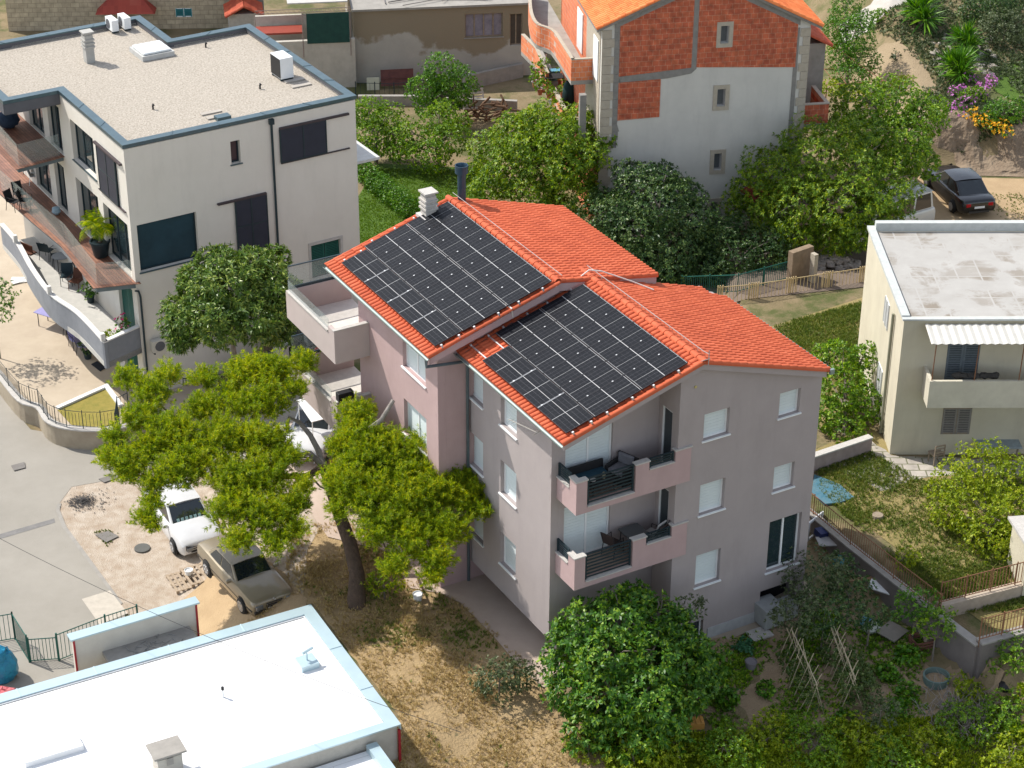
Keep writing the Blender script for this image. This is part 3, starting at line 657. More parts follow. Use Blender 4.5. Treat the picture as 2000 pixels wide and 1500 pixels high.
def sliding(W, x0, x1, z0, z1, tx0, tx1, nx, nz, par=LT, low=True):
    M = W.M(); q = MB(); e = .05
    for i in range(nx+1): x = x0+(x1-x0)*i/nx; q.box(x-e/2, x+e/2, -.09, -.03, z0, z1, M)
    for i in range(nz+1): z = z0+(z1-z0)*i/nz; q.box(x0, x1, -.088, -.032, z-e/2, z+e/2, M)
    o = q.build('sliding_screen', anthr, par); q = MB(); q.box(x0+.01, x1-.01, -.075, -.045, z0+.01, z1-.01, M); q.build('screen_panel', screen, o)
    q = MB(); q.box(tx0, tx1, -.12, -.001, z1+.01, z1+.09, M)
    if low: k_ = MB(); k_.box(tx0, tx1, -.08, -.001, z0-.07, z0-.03, M); k_.build('track', mat('bronze_track', (.06, .045, .05), .5), o)
    q.build('track', mat('bronze_track', (.06, .045, .05), .5), o)
sliding(lR, 6.76, 8.86, 6.97, 8.42, 6.76, 9.95, 2, 1); sliding(lR, 4.58, 5.99, 3.36, 5.72, 3.8, 6.0, 2, 2, low=False)
lwin(lR, (7.95, 9.35, 1.25, 2.85), 'louvre', split=2, leaf_m=greenm, sill=False)
q = MB(); M = lR.M(); q.box(7.83, 9.47, -.03, -.001, 2.855, 2.99, M); q.box(7.83, 9.47, -.03, -.001, 1.1, 1.245, M); q.box(7.83, 7.945, -.03, -.001, 1.25, 2.85, M); q.box(9.355, 9.47, -.03, -.001, 1.25, 2.85, M); q.build('stone_surround', stonec, LT)
lwin(lL, hL[0], 'glass', split=3, rec=.22, sillm=bluegrey); lwin(lL, hL[1], 'glass', split=2, rec=.2, sill=False); sliding(lL, .98, 2.88, 6.22, 8.2, .3, 3.1, 2, 2, low=True)
for h in (hL[2], hL[3]): lwin(lL, h, 'glass', split=3, rec=.22, sill=False, name='terrace_door')
for h in ((7.2, 8.7, 6.15, 8.3), (9.4, 11.2, 6.15, 8.3), (7.4, 8.6, 3.25, 5.5), (9.3, 11.2, 3.25, 5.5)): lwin(lL, h, 'glass', split=2, sill=False, name='terrace_door')
for h in (hL[4], hL[5]): window(lL, LT, *h, kind='louvre', split=2, sill=False, leaf_m=greenm, name='shuttered_door')
q = MB(); q.tube([(6.4, -.07, 8.85), (6.4, -.07, LG)], .05, 10); q.box(6.3, 6.5, -.16, -.001, 8.75, 8.98); q.tube([(-.1, -.1, 2.85), (.05, -.1, 2.8), (.12, -.07, 2.5), (.12, -.07, LG)], .045, 8); q.build('downpipe', anthr, LT, smooth=True)
# decks
def deck(name, poly, z, t=.22):
    q = MB(); q.prism(poly, z-t, z); o = q.build(name, mat('deck_edge', (.16, .20, .215), .6, metal=.2), LT)
    q = MB(); q.prism(inset(poly, .16), z+.001, z+.02); q.build('deck_boards', wood, o); return o
def glassrail(o, pts, z, h=1.0):
    for i in range(len(pts)-1):
        a, b = Vector(pts[i]), Vector(pts[i+1]); L0 = (b-a).length; k = max(1, round(L0/1.6))
        for j in range(k):
            p, r = a.lerp(b, (j+.01)/k), a.lerp(b, (j+.99)/k); w2 = (r-p).normalized(); nn = Vector((-w2.y, w2.x))*.008
            g = MB(); g.prism([p-nn, r-nn, r+nn, p+nn], z+.0, z+h); g.build('glass_panel', bglass, o)
zu = 6.1
ua, ub_, uc = lb(125, 304, zu), lb(35, 328, zu), lb(0, 288, zu)
ud = (uc.xy-ub_.xy).normalized()
upol = [(-.003, ua.y), (ub_.x, ub_.y), tuple(ub_.xy+ud*7), (-.003, ub_.y+7)]
o = deck('upper_deck', upol, zu); glassrail(o, [(-.1, ua.y+.05), (ub_.x+.1, ub_.y+.08), tuple(ub_.xy+ud*6.9+Vector((.1, 0)))], zu)
zm = 3.15
mp_ = [lb(258, 545, zm), lb(188, 560, zm), lb(126, 480, zm), lb(60, 425, zm), lb(0, 372, zm)]
mpol = [(-.003, mp_[0].y)]+[(p.x, p.y) for p in mp_[1:]]+[(mp_[4].x-.3, mp_[4].y+5), (-.003, mp_[4].y+5)]
mpol[0] = (-.003, min(mp_[1].y-.1, .05)); mpol[0] = (-.003, .02)
o = deck('middle_deck', mpol, zm, .25); glassrail(o, [(-.1, .1)]+[(p.x+.08, p.y+.05) for p in mp_[1:]], zm)
zl = .15
lp = [lb(272, 645, 1.15), lb(203, 668, 1.15), lb(150, 612, 1.15), lb(98, 575, 1.15), (lb(60, 525, 1.15)), lb(32, 475, 1.15), lb(0, 437, 1.15)]
lpol = [(-.003, .02)]+[(p.x, p.y) for p in lp[1:]]+[(-.003, lp[-1].y)]
q = MB(); q.prism(lpol, zl-.25, zl); o = q.build('lower_terrace', mat('terrace_floor', (.52, .50, .46), .85, (.42, .41, .38), 3), LT)
q = MB(); c = MB(); pp = [Vector((-.003, .02+.0))]+[Vector((p.x, p.y)) for p in lp[1:]]
# smooth the parapet line
def smooth_line(P, n=5):
    out = []
    for i in range(len(P)-1):
        p0 = P[max(0, i-1)]; a, b = P[i], P[i+1]; p3 = P[min(len(P)-1, i+2)]
        for k in range(n):
            t = k/n; out.append(.5*((2*a)+(b-p0)*t+(2*p0-5*a+4*b-p3)*t*t+(3*a-p0-3*b+p3)*t**3))
    return out+[P[-1]]
sp = [pp[0], pp[1]]+smooth_line(pp[1:])[1:]
for i in range(len(sp)-1):
    a, b = sp[i], sp[i+1]; d = (b-a); d = d.normalized() if d.length > 1e-6 else Vector((1, 0)); nn = Vector((d.y, -d.x))
    a2, b2 = a-d*.0, b+d*.0; cc = .14
    q.prism([a2, b2, b2+nn*(-cc)*-1, a2+nn*(-cc)*-1], zl-.25 if i else zl-.25, 1.1); c.prism([a2-nn*.03, b2-nn*.03, b2+nn*.18, a2+nn*.18], 1.101, 1.16)
q.build('curved_parapet', mat('parapet_grey', (.24, .25, .27), .85, (.19, .20, .22), 2), o); c.build('parapet_cap', mat('white_cap', (.72, .70, .67), .8), o)
q = MB()
for p in (sp[1], sp[11], sp[-6]): q.box(p.x-.09, p.x+.09, p.y+.02, p.y+.2, 1.161, 1.5)
q.build('parapet_post', mat('white_cap', (.72, .70, .67), .8), o)
# canopy at rear right
cpt = at(732, 300, 5.6); cl_ = LI@cpt
q = MB(); q.box(10.31, cl_.x, 1.2, 3.4, 5.5, 5.62); q.build('rear_canopy', mat('canopy_white', (.6, .6, .58), .7), LT)
chimney_stack(LT, lb(175, 120, 8.95).x, lb(175, 120, 8.95).y, 8.93, 1.25, .38, mat('chimney_grey', (.42, .41, .38), .9))
q = MB(); c0 = lb(297, 104, 8.95); q.box(c0.x-.75, c0.x+.75, c0.y-.75, c0.y+.75, 8.935, 9.15); o = q.build('skylight', mat('skylight_frame', (.5, .5, .48), .7), LT)
q = MB(); q.prism([(c0.x-.66, c0.y-.66), (c0.x+.66, c0.y-.66), (c0.x+.66, c0.y+.66), (c0.x-.66, c0.y+.66)], 9.151, 9.26); q.build('dome', mat('acrylic', (.75, .78, .78), .25), o, bevel=.06)
# roof bits
def ac_unit(name, M, w_=.85, h_=.65, d_=.33, label='', cat='air conditioner', m=white, grp=None, dark_front=False):
    t = thing(name, label, cat, M, grp); q = MB(); q.box(-w_/2, w_/2, -d_/2, d_/2, .08, h_); q.build('casing', m, t, bevel=.012)
    q = MB(); MY = Matrix.Translation((-.1*w_, -d_/2-.004, .08+(h_-.08)/2))@Matrix.Rotation(rad(90), 4, 'X')
    r0 = min(w_*.33, (h_-.08)*.42); q = MB()
    if dark_front: q.box(-w_/2+.02, w_/2-.02, -d_/2-.015, -d_/2-.001, .12, h_-.04)
    else: q.lathe([(r0, 0), (r0, .01), (r0*.92, .012)], (0, 0, 0), 20, MY)
    q.build('fan_grille', black if dark_front else mat('grille_grey', (.12, .12, .13), .6), t)
    q = MB(); q.box(-w_/2+.05, -w_/2+.1, -d_/2, d_/2, 0, .08); q.box(w_/2-.1, w_/2-.05, -d_/2, d_/2, 0, .08); q.build('foot', anthr, t); return t
def rz(px, py, z=8.95): return at(px, py, z)
ac_unit('outdoor_unit', frame(rz(552, 150), LANG-rad(90)), .95, 1.0, .6, 'tall white heat pump alone near the right edge of the gravel roof', dark_front=True)
ac_unit('outdoor_unit', frame(rz(220, 60), LANG-rad(90)), .8, .6, .32, 'front one of the two white air conditioners at the back corner of the gravel roof', grp='air conditioners on the gravel roof')
ac_unit('outdoor_unit', frame(rz(244, 55), LANG-rad(90)), .8, .6, .32, 'rear one of the two white air conditioners at the back corner of the gravel roof', grp='air conditioners on the gravel roof')
pv = mat('paver', (.42, .38, .33), .9)
for (x, y, lab) in ((575, 158, 'upper concrete paver strip beside the heat pump'), (588, 168, 'lower concrete paver strip beside the heat pump'), (412, 221, 'rear concrete paver strip by the roof outlet'), (424, 229, 'front concrete paver strip by the roof outlet')):
    q = MB(); q.cbox((0, 0, .03), (.9, .25, .05)); single('paver', q, pv, lab, 'paver', frame(rz(x, y, 8.93), LANG), 'pavers on the gravel roof')
q = MB(); c0 = lb(435, 232, 8.95); q.box(c0.x-.3, c0.x+.3, c0.y-.2, c0.y+.2, 8.94, 9.1); q.build('roof_outlet', bluegrey, LT)
for x, y in ((402, 92), (508, 173), (299, 213)):
    c0 = lb(x, y, 8.95); q = MB(); q.tube([(c0.x, c0.y, 8.9), (c0.x, c0.y, 9.12)], .04, 8); q.tube([(c0.x, c0.y, 9.12), (c0.x+.05, c0.y, 9.15)], .06, 8); q.build('vent_pipe', black, LT)
ac_unit('outdoor_unit', frame(LM@V(.75, -.2, -.15), LANG), .8, .6, .3, 'cream air conditioner hung low on the cream side wall behind the loquat tree', m=mat('ac_cream', (.6, .57, .5), .6))

# ================================================================ OLD CREAM HOUSE (right)
RG = -.1
rb = at(1737, 890, RG); RM = frame((rb.x, rb.y, 0), rad(1.0)); RI = RM.inverted()
def rpl(px, py, y=0.):     # local point on plane y = const
    r = (FW+RT*((px-1000)/F)-UP*((py-750)/F)); n = (RM.to_3x3()@V(0, 1, 0)); p0 = RM@V(0, y, 0)
    return RI@(CAM+r*((p0-CAM).dot(n)/r.dot(n)))
RTp = 5.86
far = RI@at(1700, 443, RTp)
HD = far.y; HW = 12.
cream = mat('cream_plaster', (.62, .57, .44), .92, (.54, .49, .375), .8, .4, .3, 90, streak=.3)
HT = thing('cream_house', 'two storey cream plaster house with flat stained roof and corrugated awning', 'house', RM)
oA = rpl(1808, 793); oZ1 = oA.z; bz = rpl(1815, 742, -1.0).z
fl1 = 2.75
rF = Wall((0, 0, 0), (1, 0, 0), (0, -1, 0)); rLw = Wall((0, 0, 0), (0, 1, 0), (-1, 0, 0))
q = MB()
win = [(rpl(1843, 795).x, rpl(1893, 848).x, rpl(1893, 848).z, rpl(1843, 797).z)]
dr = [(rpl(1852, 672).x, rpl(1916, 672).x, rpl(1887, 742).z, rpl(1852, 672).z)]
q.plate([(0, RG-.3), (HW, RG-.3), (HW, RTp-.1), (0, RTp-.1)], win+dr, lambda x, z, d: rF.T(x, z, d), .25)
sw = [(2.6, 3.5, 3.9, 5.0), (2.6, 3.5, .9, 2.1)]
q.plate([(.252, RG-.3), (HD, RG-.3), (HD, RTp-.1), (.252, RTp-.1)], sw, lambda x, z, d: rLw.T(x, z, d), .25)
q.box(.26, HW, HD-.25, HD, RG, RTp-.1); q.box(HW-.25, HW-.001, .26, HD-.26, RG, RTp-.1); q.box(.26, HW-.26, .26, HD-.26, 5.3, 5.5)
q.build('wall', cream, HT)
# stained membrane roof
m = mat('stained_roof', (.40, .385, .36), .9, (.34, .325, .30), .9, .4, .2, 30)
N, L, b = nodes(m); tc = N.new('ShaderNodeTexCoord'); nz = N.new('ShaderNodeTexNoise'); nz.inputs['Scale'].default_value = .62; nz.inputs['Detail'].default_value = 9; nz.inputs['Roughness'].default_value = .62
nz.inputs['Distortion'].default_value = .4
L.new(tc.outputs['Object'], nz.inputs[0]); cr = N.new('ShaderNodeValToRGB'); cr.color_ramp.elements[0].position = .50; cr.color_ramp.elements[1].position = .60
br = N.new('ShaderNodeTexBrick'); L.new(tc.outputs['Object'], br.inputs['Vector']); br.offset = 0; br.inputs['Scale'].default_value = 1; br.inputs['Brick Width'].default_value = .9; br.inputs['Row Height'].default_value = .9; br.inputs['Mortar Size'].default_value = .035
br.inputs['Color1'].default_value = (.9, .9, .9, 1); br.inputs['Color2'].default_value = (.2, .2, .2, 1); br.inputs['Mortar'].default_value = (.0, .0, .0, 1)
mul = N.new('ShaderNodeMath'); mul.operation = 'MULTIPLY'; L.new(nz.outputs['Fac'], cr.inputs[0]); L.new(cr.outputs[0], mul.inputs[0]); L.new(br.outputs['Color'], mul.inputs[1])
mx = N.new('ShaderNodeMixRGB'); old = b.inputs['Base Color'].links[0].from_socket; L.new(mul.outputs[0], mx.inputs[0]); L.new(old, mx.inputs[1]); mx.inputs[2].default_value = (.20, .165, .125, 1); L.new(mx.outputs[0], b.inputs['Base Color'])
q = MB(); q.box(.2, HW-.2, .2, HD-.2, RTp-.35, RTp-.12); q.build('flat_roof', m, HT)
q = MB(); q.box(-.08, HW+.1, -.12, .1, RTp-.099, RTp-.03); q.box(-.08, .22, .101, HD+.08, RTp-.099, RTp+.02); q.box(.221, HW, HD-.2, HD+.08, RTp-.099, RTp+.25)
q.build('roof_edge', mat('light_membrane', (.50, .52, .50), .8), HT)
wshut = mat('weathered_grey_wood', (.16, .19, .21), .85, (.11, .13, .15), 9, .4)
window(rF, HT, *dr[0], kind='louvre', split=2, sill=False, leaf_m=wshut, frame_m=wshut, name='shuttered_door', rec=.02); window(rF, HT, *win[0], kind='louvre', split=2, sill=False, leaf_m=mat('grey_wood', (.27, .25, .23), .85), frame_m=oldwood, rec=.02)
lsh = mat('pale_shutter', (.42, .43, .42), .8)
for s_ in sw: window(rLw, HT, *s_, kind='louvre', split=2, sill=False, leaf_m=lsh, rec=.0)
q = MB(); q.tube([(-.08, 1.55, 5.2), (-.08, 1.55, 0)], .06, 8); q.build('downpipe', mat('old_pipe', (.30, .30, .22), .8), HT)
# balcony with corrugated awning
bx0 = rpl(1815, 745, -1.1).x
q = MB(); bzt = rpl(1820, 745, -1.2).z; bzb = rpl(1815, 797, -1.2).z
q.box(bx0, HW, -1.2, -1.08, bzb, bzt); q.box(bx0, bx0+.12, -1.079, -.002, bzb, bzt); q.box(bx0+.121, HW, -1.079, -.002, bzb, bzb+.15); q.build('balcony', mat('balcony_cream', (.60, .56, .45), .9, (.50, .46, .37), 2, .4), HT)
azt = RTp-.22; p = rpl(1816, 672, -1.35)
q = MB(); n = 150; x0, x1 = rpl(1812, 640, -.6).x, HW; dpt = 1.45; zf = p.z+.05
for i in range(n):
    xa, xb = x0+(x1-x0)*i/n, x0+(x1-x0)*(i+1)/n; za_, zb_ = .02*math.sin(i*1.571), .02*math.sin((i+1)*1.571)
    q.add([(xa, -.13, azt+za_), (xb, -.13, azt+zb_), (xb, -dpt, zf+zb_), (xa, -dpt, zf+za_)], [(0, 1, 2, 3)])
    q.add([(xa, -.13, azt+za_-.012), (xb, -.13, azt+zb_-.012), (xb, -dpt, zf+zb_-.012), (xa, -dpt, zf+za_-.012)], [(3, 2, 1, 0)])
q.build('corrugated_awning', mat('awning_sheet', (.56, .54, .49), .7, (.50, .48, .43), 3, .5), HT)
q = MB(); 
for x in (bx0+.08, bx0+1.65, bx0+3.3, bx0+5): q.tube([(x, -1.12, bzt), (x, -1.2, zf)], .022, 6)
q.build('awning_post', rust, HT)
q = MB()
for x in (bx0+1.0, bx0+1.5, bx0+1.9, bx0+2.2): q.blob((x+.2, -.8, bzt+.02), (.3, .15, .12), 8, .3, int(x*9))
q.build('rolled_cloth', mat('dark_cloth', (.06, .055, .05), .95), HT)
q = MB(); n = 60; xa0, xa1 = rpl(1850, 797, -.6).x, HW
for i in range(n): xa, xb = xa0+(xa1-xa0)*i/n, xa0+(xa1-xa0)*(i+1)/n; h = .03 if i % 2 else 0; q.box(xa, xb, -.9, -.02, bzb-.06-h, bzb-.03-h*.5)
q.build('lower_awning', mat('grey_awning', (.40, .43, .45), .7), HT)
# chair frame and covered table by the wall
ct = gp(1830, 895, 0)
def wood_chair(M, label, mm=oldwood, grp=None):
    t = thing('chair', label, 'chair', M, grp)
    for sx_ in (-.2, .2):
        for sy_ in (-.2, .2):
            q = MB(); h = .9 if sy_ > 0 else .44; q.box(sx_-.02, sx_+.02, sy_-.02, sy_+.02, 0, h); q.build('leg', mm, t)
    q = MB(); q.box(-.24, .24, -.24, .18, .441, .475); q.build('seat', mm, t)
    q = MB()
    for z in (.6, .75, .88): q.box(-.179, .179, .185, .215, z-.03, z+.03)
    q.build('backrest', mm, t); return t
wood_chair(frame(gp(1827, 905), rad(200)), 'rickety grey wooden chair against the cream house wall')
t = thing('table', 'low table under a pale blue cover by the cream house wall', 'table', frame(gp(1945, 893), rad(2)))
for sx_ in (-.7, .7):
    for sy_ in (-.3, .3): q = MB(); q.box(sx_-.03, sx_+.03, sy_-.03, sy_+.03, 0, .6); q.build('leg', oldwood, t)
q = MB(); q.box(-.85, .85, -.42, .42, .601, .66); q.build('tabletop', mat('pale_blue_cover', (.34, .40, .42), .9, (.24, .27, .27), 6, .4), t, bevel=.02)

# ================================================================ BRICK HOUSE (back right)
zk = 7.0; ka, kb = at(1290, 148, zk), at(1563, 132, zk); kang = math.atan2(kb.y-ka.y, kb.x-ka.x)
KM = frame((ka.x, ka.y, 0), kang); KI = KM.inverted()
KT = thing('brick_house', 'tall half plastered house with bare orange brick gable and tiled roof', 'house', KM)
kF = Wall((0, 0, 0), (1, 0, 0), (0, -1, 0))
def kp(px, py, y=0.):
    r = (FW+RT*((px-1000)/F)-UP*((py-750)/F)); n = (KM.to_3x3()@V(0, 1, 0)); p0 = KM@V(0, y, 0); return KI@(CAM+r*((p0-CAM).dot(n)/r.dot(n)))
kbrick = brickmat('hollow_brick', (.47, .115, .05), (.37, .08, .038), (.52, .28, .18), .30, .25, .008, 'xz', bump=.5, off=.35, noise=.42)
kplast = mat('pale_plaster', (.62, .60, .545), .92, (.52, .505, .46), .7, .35, .3, 60, streak=.25)
kst = mat('quoin_stone', (.46, .41, .33), .9, (.38, .33, .26), 5, .4, .4, 60)
kcon = mat('grey_mortar', (.28, .265, .24), .95, (.20, .19, .175), 4, .3, .5, 40)
G = -2.0; x0, x1 = -2.75, 6.95; ap = (2.1, 11.75); el, er = (-3.05, 9.5), (7.45, 9.05)
wn = [(2.53, 3.3, 8.2, 9.42), (2.53, 3.3, 5.15, 6.38), (2.55, 3.3, 1.95, 3.18), (2.53, 3.2, -.42, .7)]
wi = [(a+.19, b_-.19, c_+.19, d_-.19) for a, b_, c_, d_ in wn]
def rz_(x): return el[1]+(ap[1]-el[1])*(x-el[0])/(ap[0]-el[0]) if x < ap[0] else ap[1]+(er[1]-ap[1])*(x-ap[0])/(er[0]-ap[0])
q = MB(); q.plate([(x0, G), (x1, G), (x1, rz_(x1)-.15), (ap[0], ap[1]-.15), (x0, rz_(x0)-.15)], wi, lambda x, z, d: kF.T(x, z, d), .3)
q.build('gable_wall', kplast, KT)
# bare brick fields, 3 cm proud
q = MB(); e = -.03
colx = (kp(1360, 30).x-.0)
q.plate([(-1.95, 7.08), (colx-.12, 7.32), (colx-.12, rz_(colx-.12)-.35), (-1.95, rz_(-1.95)-.35)], [], lambda x, z, d: kF.T(x, z, d+e), .028)
hh = wi[0]
q.plate([(colx+.12, 7.32), (6.35, 7.05), (6.35, rz_(6.35)-.3), (ap[0], ap[1]-.35), (colx+.12, rz_(colx+.12)-.35)], [(wn[0][0], wn[0][1], wn[0][2], wn[0][3])], lambda x, z, d: kF.T(x, z, d+e), .028)
q.plate([(-1.95, 4.95), (.02, 5.0), (.02, 6.85), (-1.95, 6.78)], [], lambda x, z, d: kF.T(x, z, d+e), .028)
q.build('brick_field', kbrick, KT)
q = MB()
q.plate([(-1.95, 6.79), (.3, 6.86), (colx-.1, 7.03), (colx+.13, 7.25), (colx+.118, rz_(colx)-.36), (colx-.118, rz_(colx)-.36), (colx-.118, 7.31), (-1.95, 7.07)], [], lambda x, z, d: kF.T(x, z, d-.022), .02)
for i in range(15):
    h = .32+.1*(i % 2); q.plate([(x0+.55, 3.6+i*.4), (x0+.78+.06*(i % 3), 3.6+i*.4), (x0+.78+.06*(i % 2), 3.99+i*.4), (x0+.55, 3.99+i*.4)], [], lambda x, z, d: kF.T(x, z, d-.022), .02)
q.plate([(x1-.72, 2), (x1-.5, 2), (x1-.5, rz_(x1)-.35), (x1-.68, rz_(x1)-.4)], [], lambda x, z, d: kF.T(x, z, d-.022), .02)
qq = [(x0+.55, rz_(x0+.55)-.5), (ap[0], ap[1]-.5), (x1-.5, rz_(x1-.5)-.5), (x1-.5, rz_(x1-.5)-.16), (ap[0], ap[1]-.16), (x0+.55, rz_(x0+.55)-.16)]
q.plate(qq, [], lambda x, z, d: kF.T(x, z, d-.035), .03)
q.build('mortar_band', kcon, KT)
q = MB(); q2 = MB()
for i in range(28):
    z = G+i*.42
    if z+.4 < rz_(x0)-.2: wq = .55 if i % 2 else .42; q.plate([(x0-.02, z), (x0+wq, z), (x0+wq, z+.405), (x0-.02, z+.405)], [], lambda x, z, d: kF.T(x, z, d-.04), .04)
    if z+.4 < rz_(x1)-.2: wq = .45 if i % 2 else .32; q2.plate([(x1-wq, z), (x1+.02, z), (x1+.02, z+.405), (x1-wq, z+.405)], [], lambda x, z, d: kF.T(x, z, d-.04), .04)
q.build('quoins', kst, KT); q2.build('quoins', kst, KT)
for h, a in zip(wi, wn):
    window(kF, KT, *h, kind='glass', rec=.15, sill=False, leaf_m=mat('grey_roller', (.10, .11, .12), .5), frame_m=mat('grey_frame', (.3, .3, .3), .6))
    q = MB(); M = kF.M(); d0 = -.045; q.box(a[0], a[1], d0, -.0, h[3], a[3], M); q.box(a[0], a[1], d0, 0, a[2], h[2], M); q.box(a[0], h[0], d0, 0, h[2], h[3], M); q.box(h[1], a[1], d0, 0, h[2], h[3], M)
    q.build('window_surround', kst, KT)
# left side wall and wing
kd = 9.5
q = MB(); q.box(x0, x0+.3, .3, kd, G, rz_(x0)-.2); q.box(x1-.3, x1, .3, kd, G, rz_(x1)-.2); q.box(x0, x1, kd-.3, kd-.0, G, 8.9); q.build('side_wall', brickmat('hollow_brick_side', (.62, .18, .075), (.55, .15, .06), (.50, .33, .24), .30, .25, .012, 'yz', bump=.4, off=.35), KT)
q = MB(); M = Wall((x0, 0, 0), (0, 1, 0), (-1, 0, 0)).M(); q.box(.31, 3.3, -.03, -.001, 3, rz_(x0)-.3, M); q.build('side_pillar', kst, KT)
q = MB(); q.box(.6, 1.6, -.07, -.035, 6.65, 8.6, M); q.box(4.2, 5.4, -.05, -.001, 6.65, 8.6, M); q.build('balcony_door', white, KT)
for (a, c) in (((el[0], el[1]), ap), ((er[0], er[1]), ap)):
    q = MB(); vs = [V(x, y, z+dz) for y in (-.2, kd) for x, z in (a, c) for dz in (-.2, -.07)]
    q.add(vs, [(0, 2, 3, 1), (4, 5, 7, 6), (0, 1, 5, 4), (2, 6, 7, 3), (0, 4, 6, 2), (1, 3, 7, 5)]); q.build('roof_slab', kcon, KT)
ktile = tilemat('bright_clay_tile', (.62, .13, .035), (.80, .22, .065), (.85, .30, .11))
tiles('roof_tiles', ktile, KT, (el[0]-.05, -.25, el[1]), (el[0]-.05, kd, el[1]), (ap[0], -.25, ap[1]), (ap[0], kd, ap[1]))
tiles('roof_tiles', ktile, KT, (er[0]+.05, kd, er[1]), (er[0]+.05, -.25, er[1]), (ap[0], kd, ap[1]), (ap[0], -.25, ap[1]))
# curved upper balcony on the left, floor z 6.4
bz_ = 6.35
pts = [kp(1118, 150), kp(1118, 150)]
def kz(px, py, z): p = KI@at(px, py, z); return Vector((p.x, p.y))
top = bz_+1.0
ol = [Vector((x0, .02)), kz(1116, 118, top), kz(1095, 85, top), kz(1077, 60, top), kz(1048, 48, top), kz(1036, 30, top), kz(1032, 0, top), kz(1034, -40, top)]
q = MB(); pl = [Vector((x0-.001, ol[1].y))]+ol[1:]; q.prism([tuple(p) for p in pl]+[(x0-.001, ol[-1].y)], bz_-.2, bz_); ko = q.build('curved_balcony', conc, KT)
q = MB(); c = MB(); line = [Vector((x0-.001, ol[1].y)), ol[1]]+smooth_line(ol[1:], 4)[1:]
for i in range(len(line)-1):
    a, b2 = line[i], line[i+1]; d = (b2-a)
    if d.length < 1e-4: continue
    d.normalize(); nn = Vector((-d.y, d.x))*-.12
    q.prism([a, b2, b2+nn*-1*-1, a+nn*-1*-1], bz_+.001, top); c.prism([a, b2, b2+nn*1.3, a+nn*1.3], top+.001, top+.05)
bb = brickmat('parapet_brick', (.66, .21, .085), (.60, .17, .07), (.52, .36, .28), .30, .25, .012, 'xz', bump=.4, off=.4)
q.build('brick_parapet', bb, ko); c.build('parapet_cap', kst, ko)
# middle terrace with brick walls, floor z 3.2
mz = 3.2
mo = [kz(1173, 240, mz+.9), kz(1100, 215, mz+.9), kz(1078, 172, mz+.9), kz(1045, 95, mz+.9), kz(1018, 68, mz+.9)]
q = MB(); q.prism([(x0-.001, mo[1].y-.6)]+[tuple(p) for p in mo[1:]]+[(x0-.001, mo[-1].y)], mz-.2, mz); ko = q.build('lower_balcony', conc, KT)
q = MB(); c = MB(); ln = [mo[1], mo[2], mo[3], mo[4]]
for a, b2 in ((mo[4], mo[3]), (mo[3], mo[2].lerp(mo[3], .35)), (mo[2], mo[1])):
    d = (b2-a).normalized(); nn = Vector((d.y, -d.x))*-.15
    q.prism([a, b2, b2+nn, a+nn], mz+.001, mz+.9); c.prism([a, b2, b2+nn*1.2, a+nn*1.2], mz+.901, mz+.95)
q.build('brick_parapet', bb, ko); c.build('parapet_cap', kst, ko)
q = MB(); q.box(x0-.9, x0-.6, .3, .6, mz, bz_-.2); q.build('pillar', kcon, KT)
# right hand balcony box and low annex roof
q = MB(); q.box(x1+.001, x1+1.3, .3, 2.6, 3.9, 4.05); o = q.build('side_balcony', conc, KT)
q = MB(); q.box(x1+.001, x1+1.3, .3, .45, 4.051, 5.0); q.box(x1+1.15, x1+1.3, .451, 2.6, 4.051, 5.0); q.build('brick_parapet', kbrick, o)
q = MB(); q.box(x1+.001, x1+1.33, .27, .46, 5.001, 5.05); q.box(x1+1.13, x1+1.33, .461, 2.6, 5.001, 5.05); q.build('parapet_cap', kst, o)
q = MB(); q.box(x1+.001, x1+2.0, 3.5, 7.5, 3, 6.8); q.build('annex_wall', conc, KT)
tiles('annex_tiles', tile2, KT, (x1+2.3, 7.6, 6.7), (x1+2.3, 3.3, 6.7), (x1+.01, 7.6, 7.9), (x1+.01, 3.3, 7.9))

# ================================================================ WHITE FLAT ROOFED BUILDING (bottom left)
wz = .6; wb = at(607, 1180, wz); wa = at(0, 1355, wz); wang = math.atan2(wb.y-wa.y, wb.x-wa.x)
WM = frame((wb.x, wb.y, 0), wang); WI = WM.inverted(); wc = WI@at(803, 1408, wz); wd = -wc.y
WT = thing('white_roofed_building', 'low building with brilliant white flat roof and pale metal edge', 'building', WM)
membrane = mat('white_membrane', (.80, .80, .80), .8, (.74, .74, .73), 1.2, .4)
N, L, b = nodes(membrane); tc = N.new('ShaderNodeTexCoord'); br = N.new('ShaderNodeTexBrick'); L.new(tc.outputs['Object'], br.inputs['Vector']); br.offset = .4; br.inputs['Scale'].default_value = 1; br.inputs['Brick Width'].default_value = 6; br.inputs['Row Height'].default_value = 1.05; br.inputs['Mortar Size'].default_value = .012
nz = N.new('ShaderNodeTexNoise'); nz.inputs['Scale'].default_value = .5; nz.inputs['Detail'].default_value = 10; nz.inputs['Roughness'].default_value = .7; L.new(tc.outputs['Object'], nz.inputs[0])
cr = N.new('ShaderNodeValToRGB'); cr.color_ramp.elements[0].position = .56; cr.color_ramp.elements[1].position = .74; L.new(nz.outputs['Fac'], cr.inputs[0])
a1 = N.new('ShaderNodeMath'); a1.operation = 'MULTIPLY'; a1.inputs[1].default_value = .55; L.new(br.outputs['Fac'], a1.inputs[0]); a2 = N.new('ShaderNodeMath'); a2.operation = 'MULTIPLY_ADD'; a2.inputs[1].default_value = .7; L.new(cr.outputs[0], a2.inputs[0]); L.new(a1.outputs[0], a2.inputs[2])
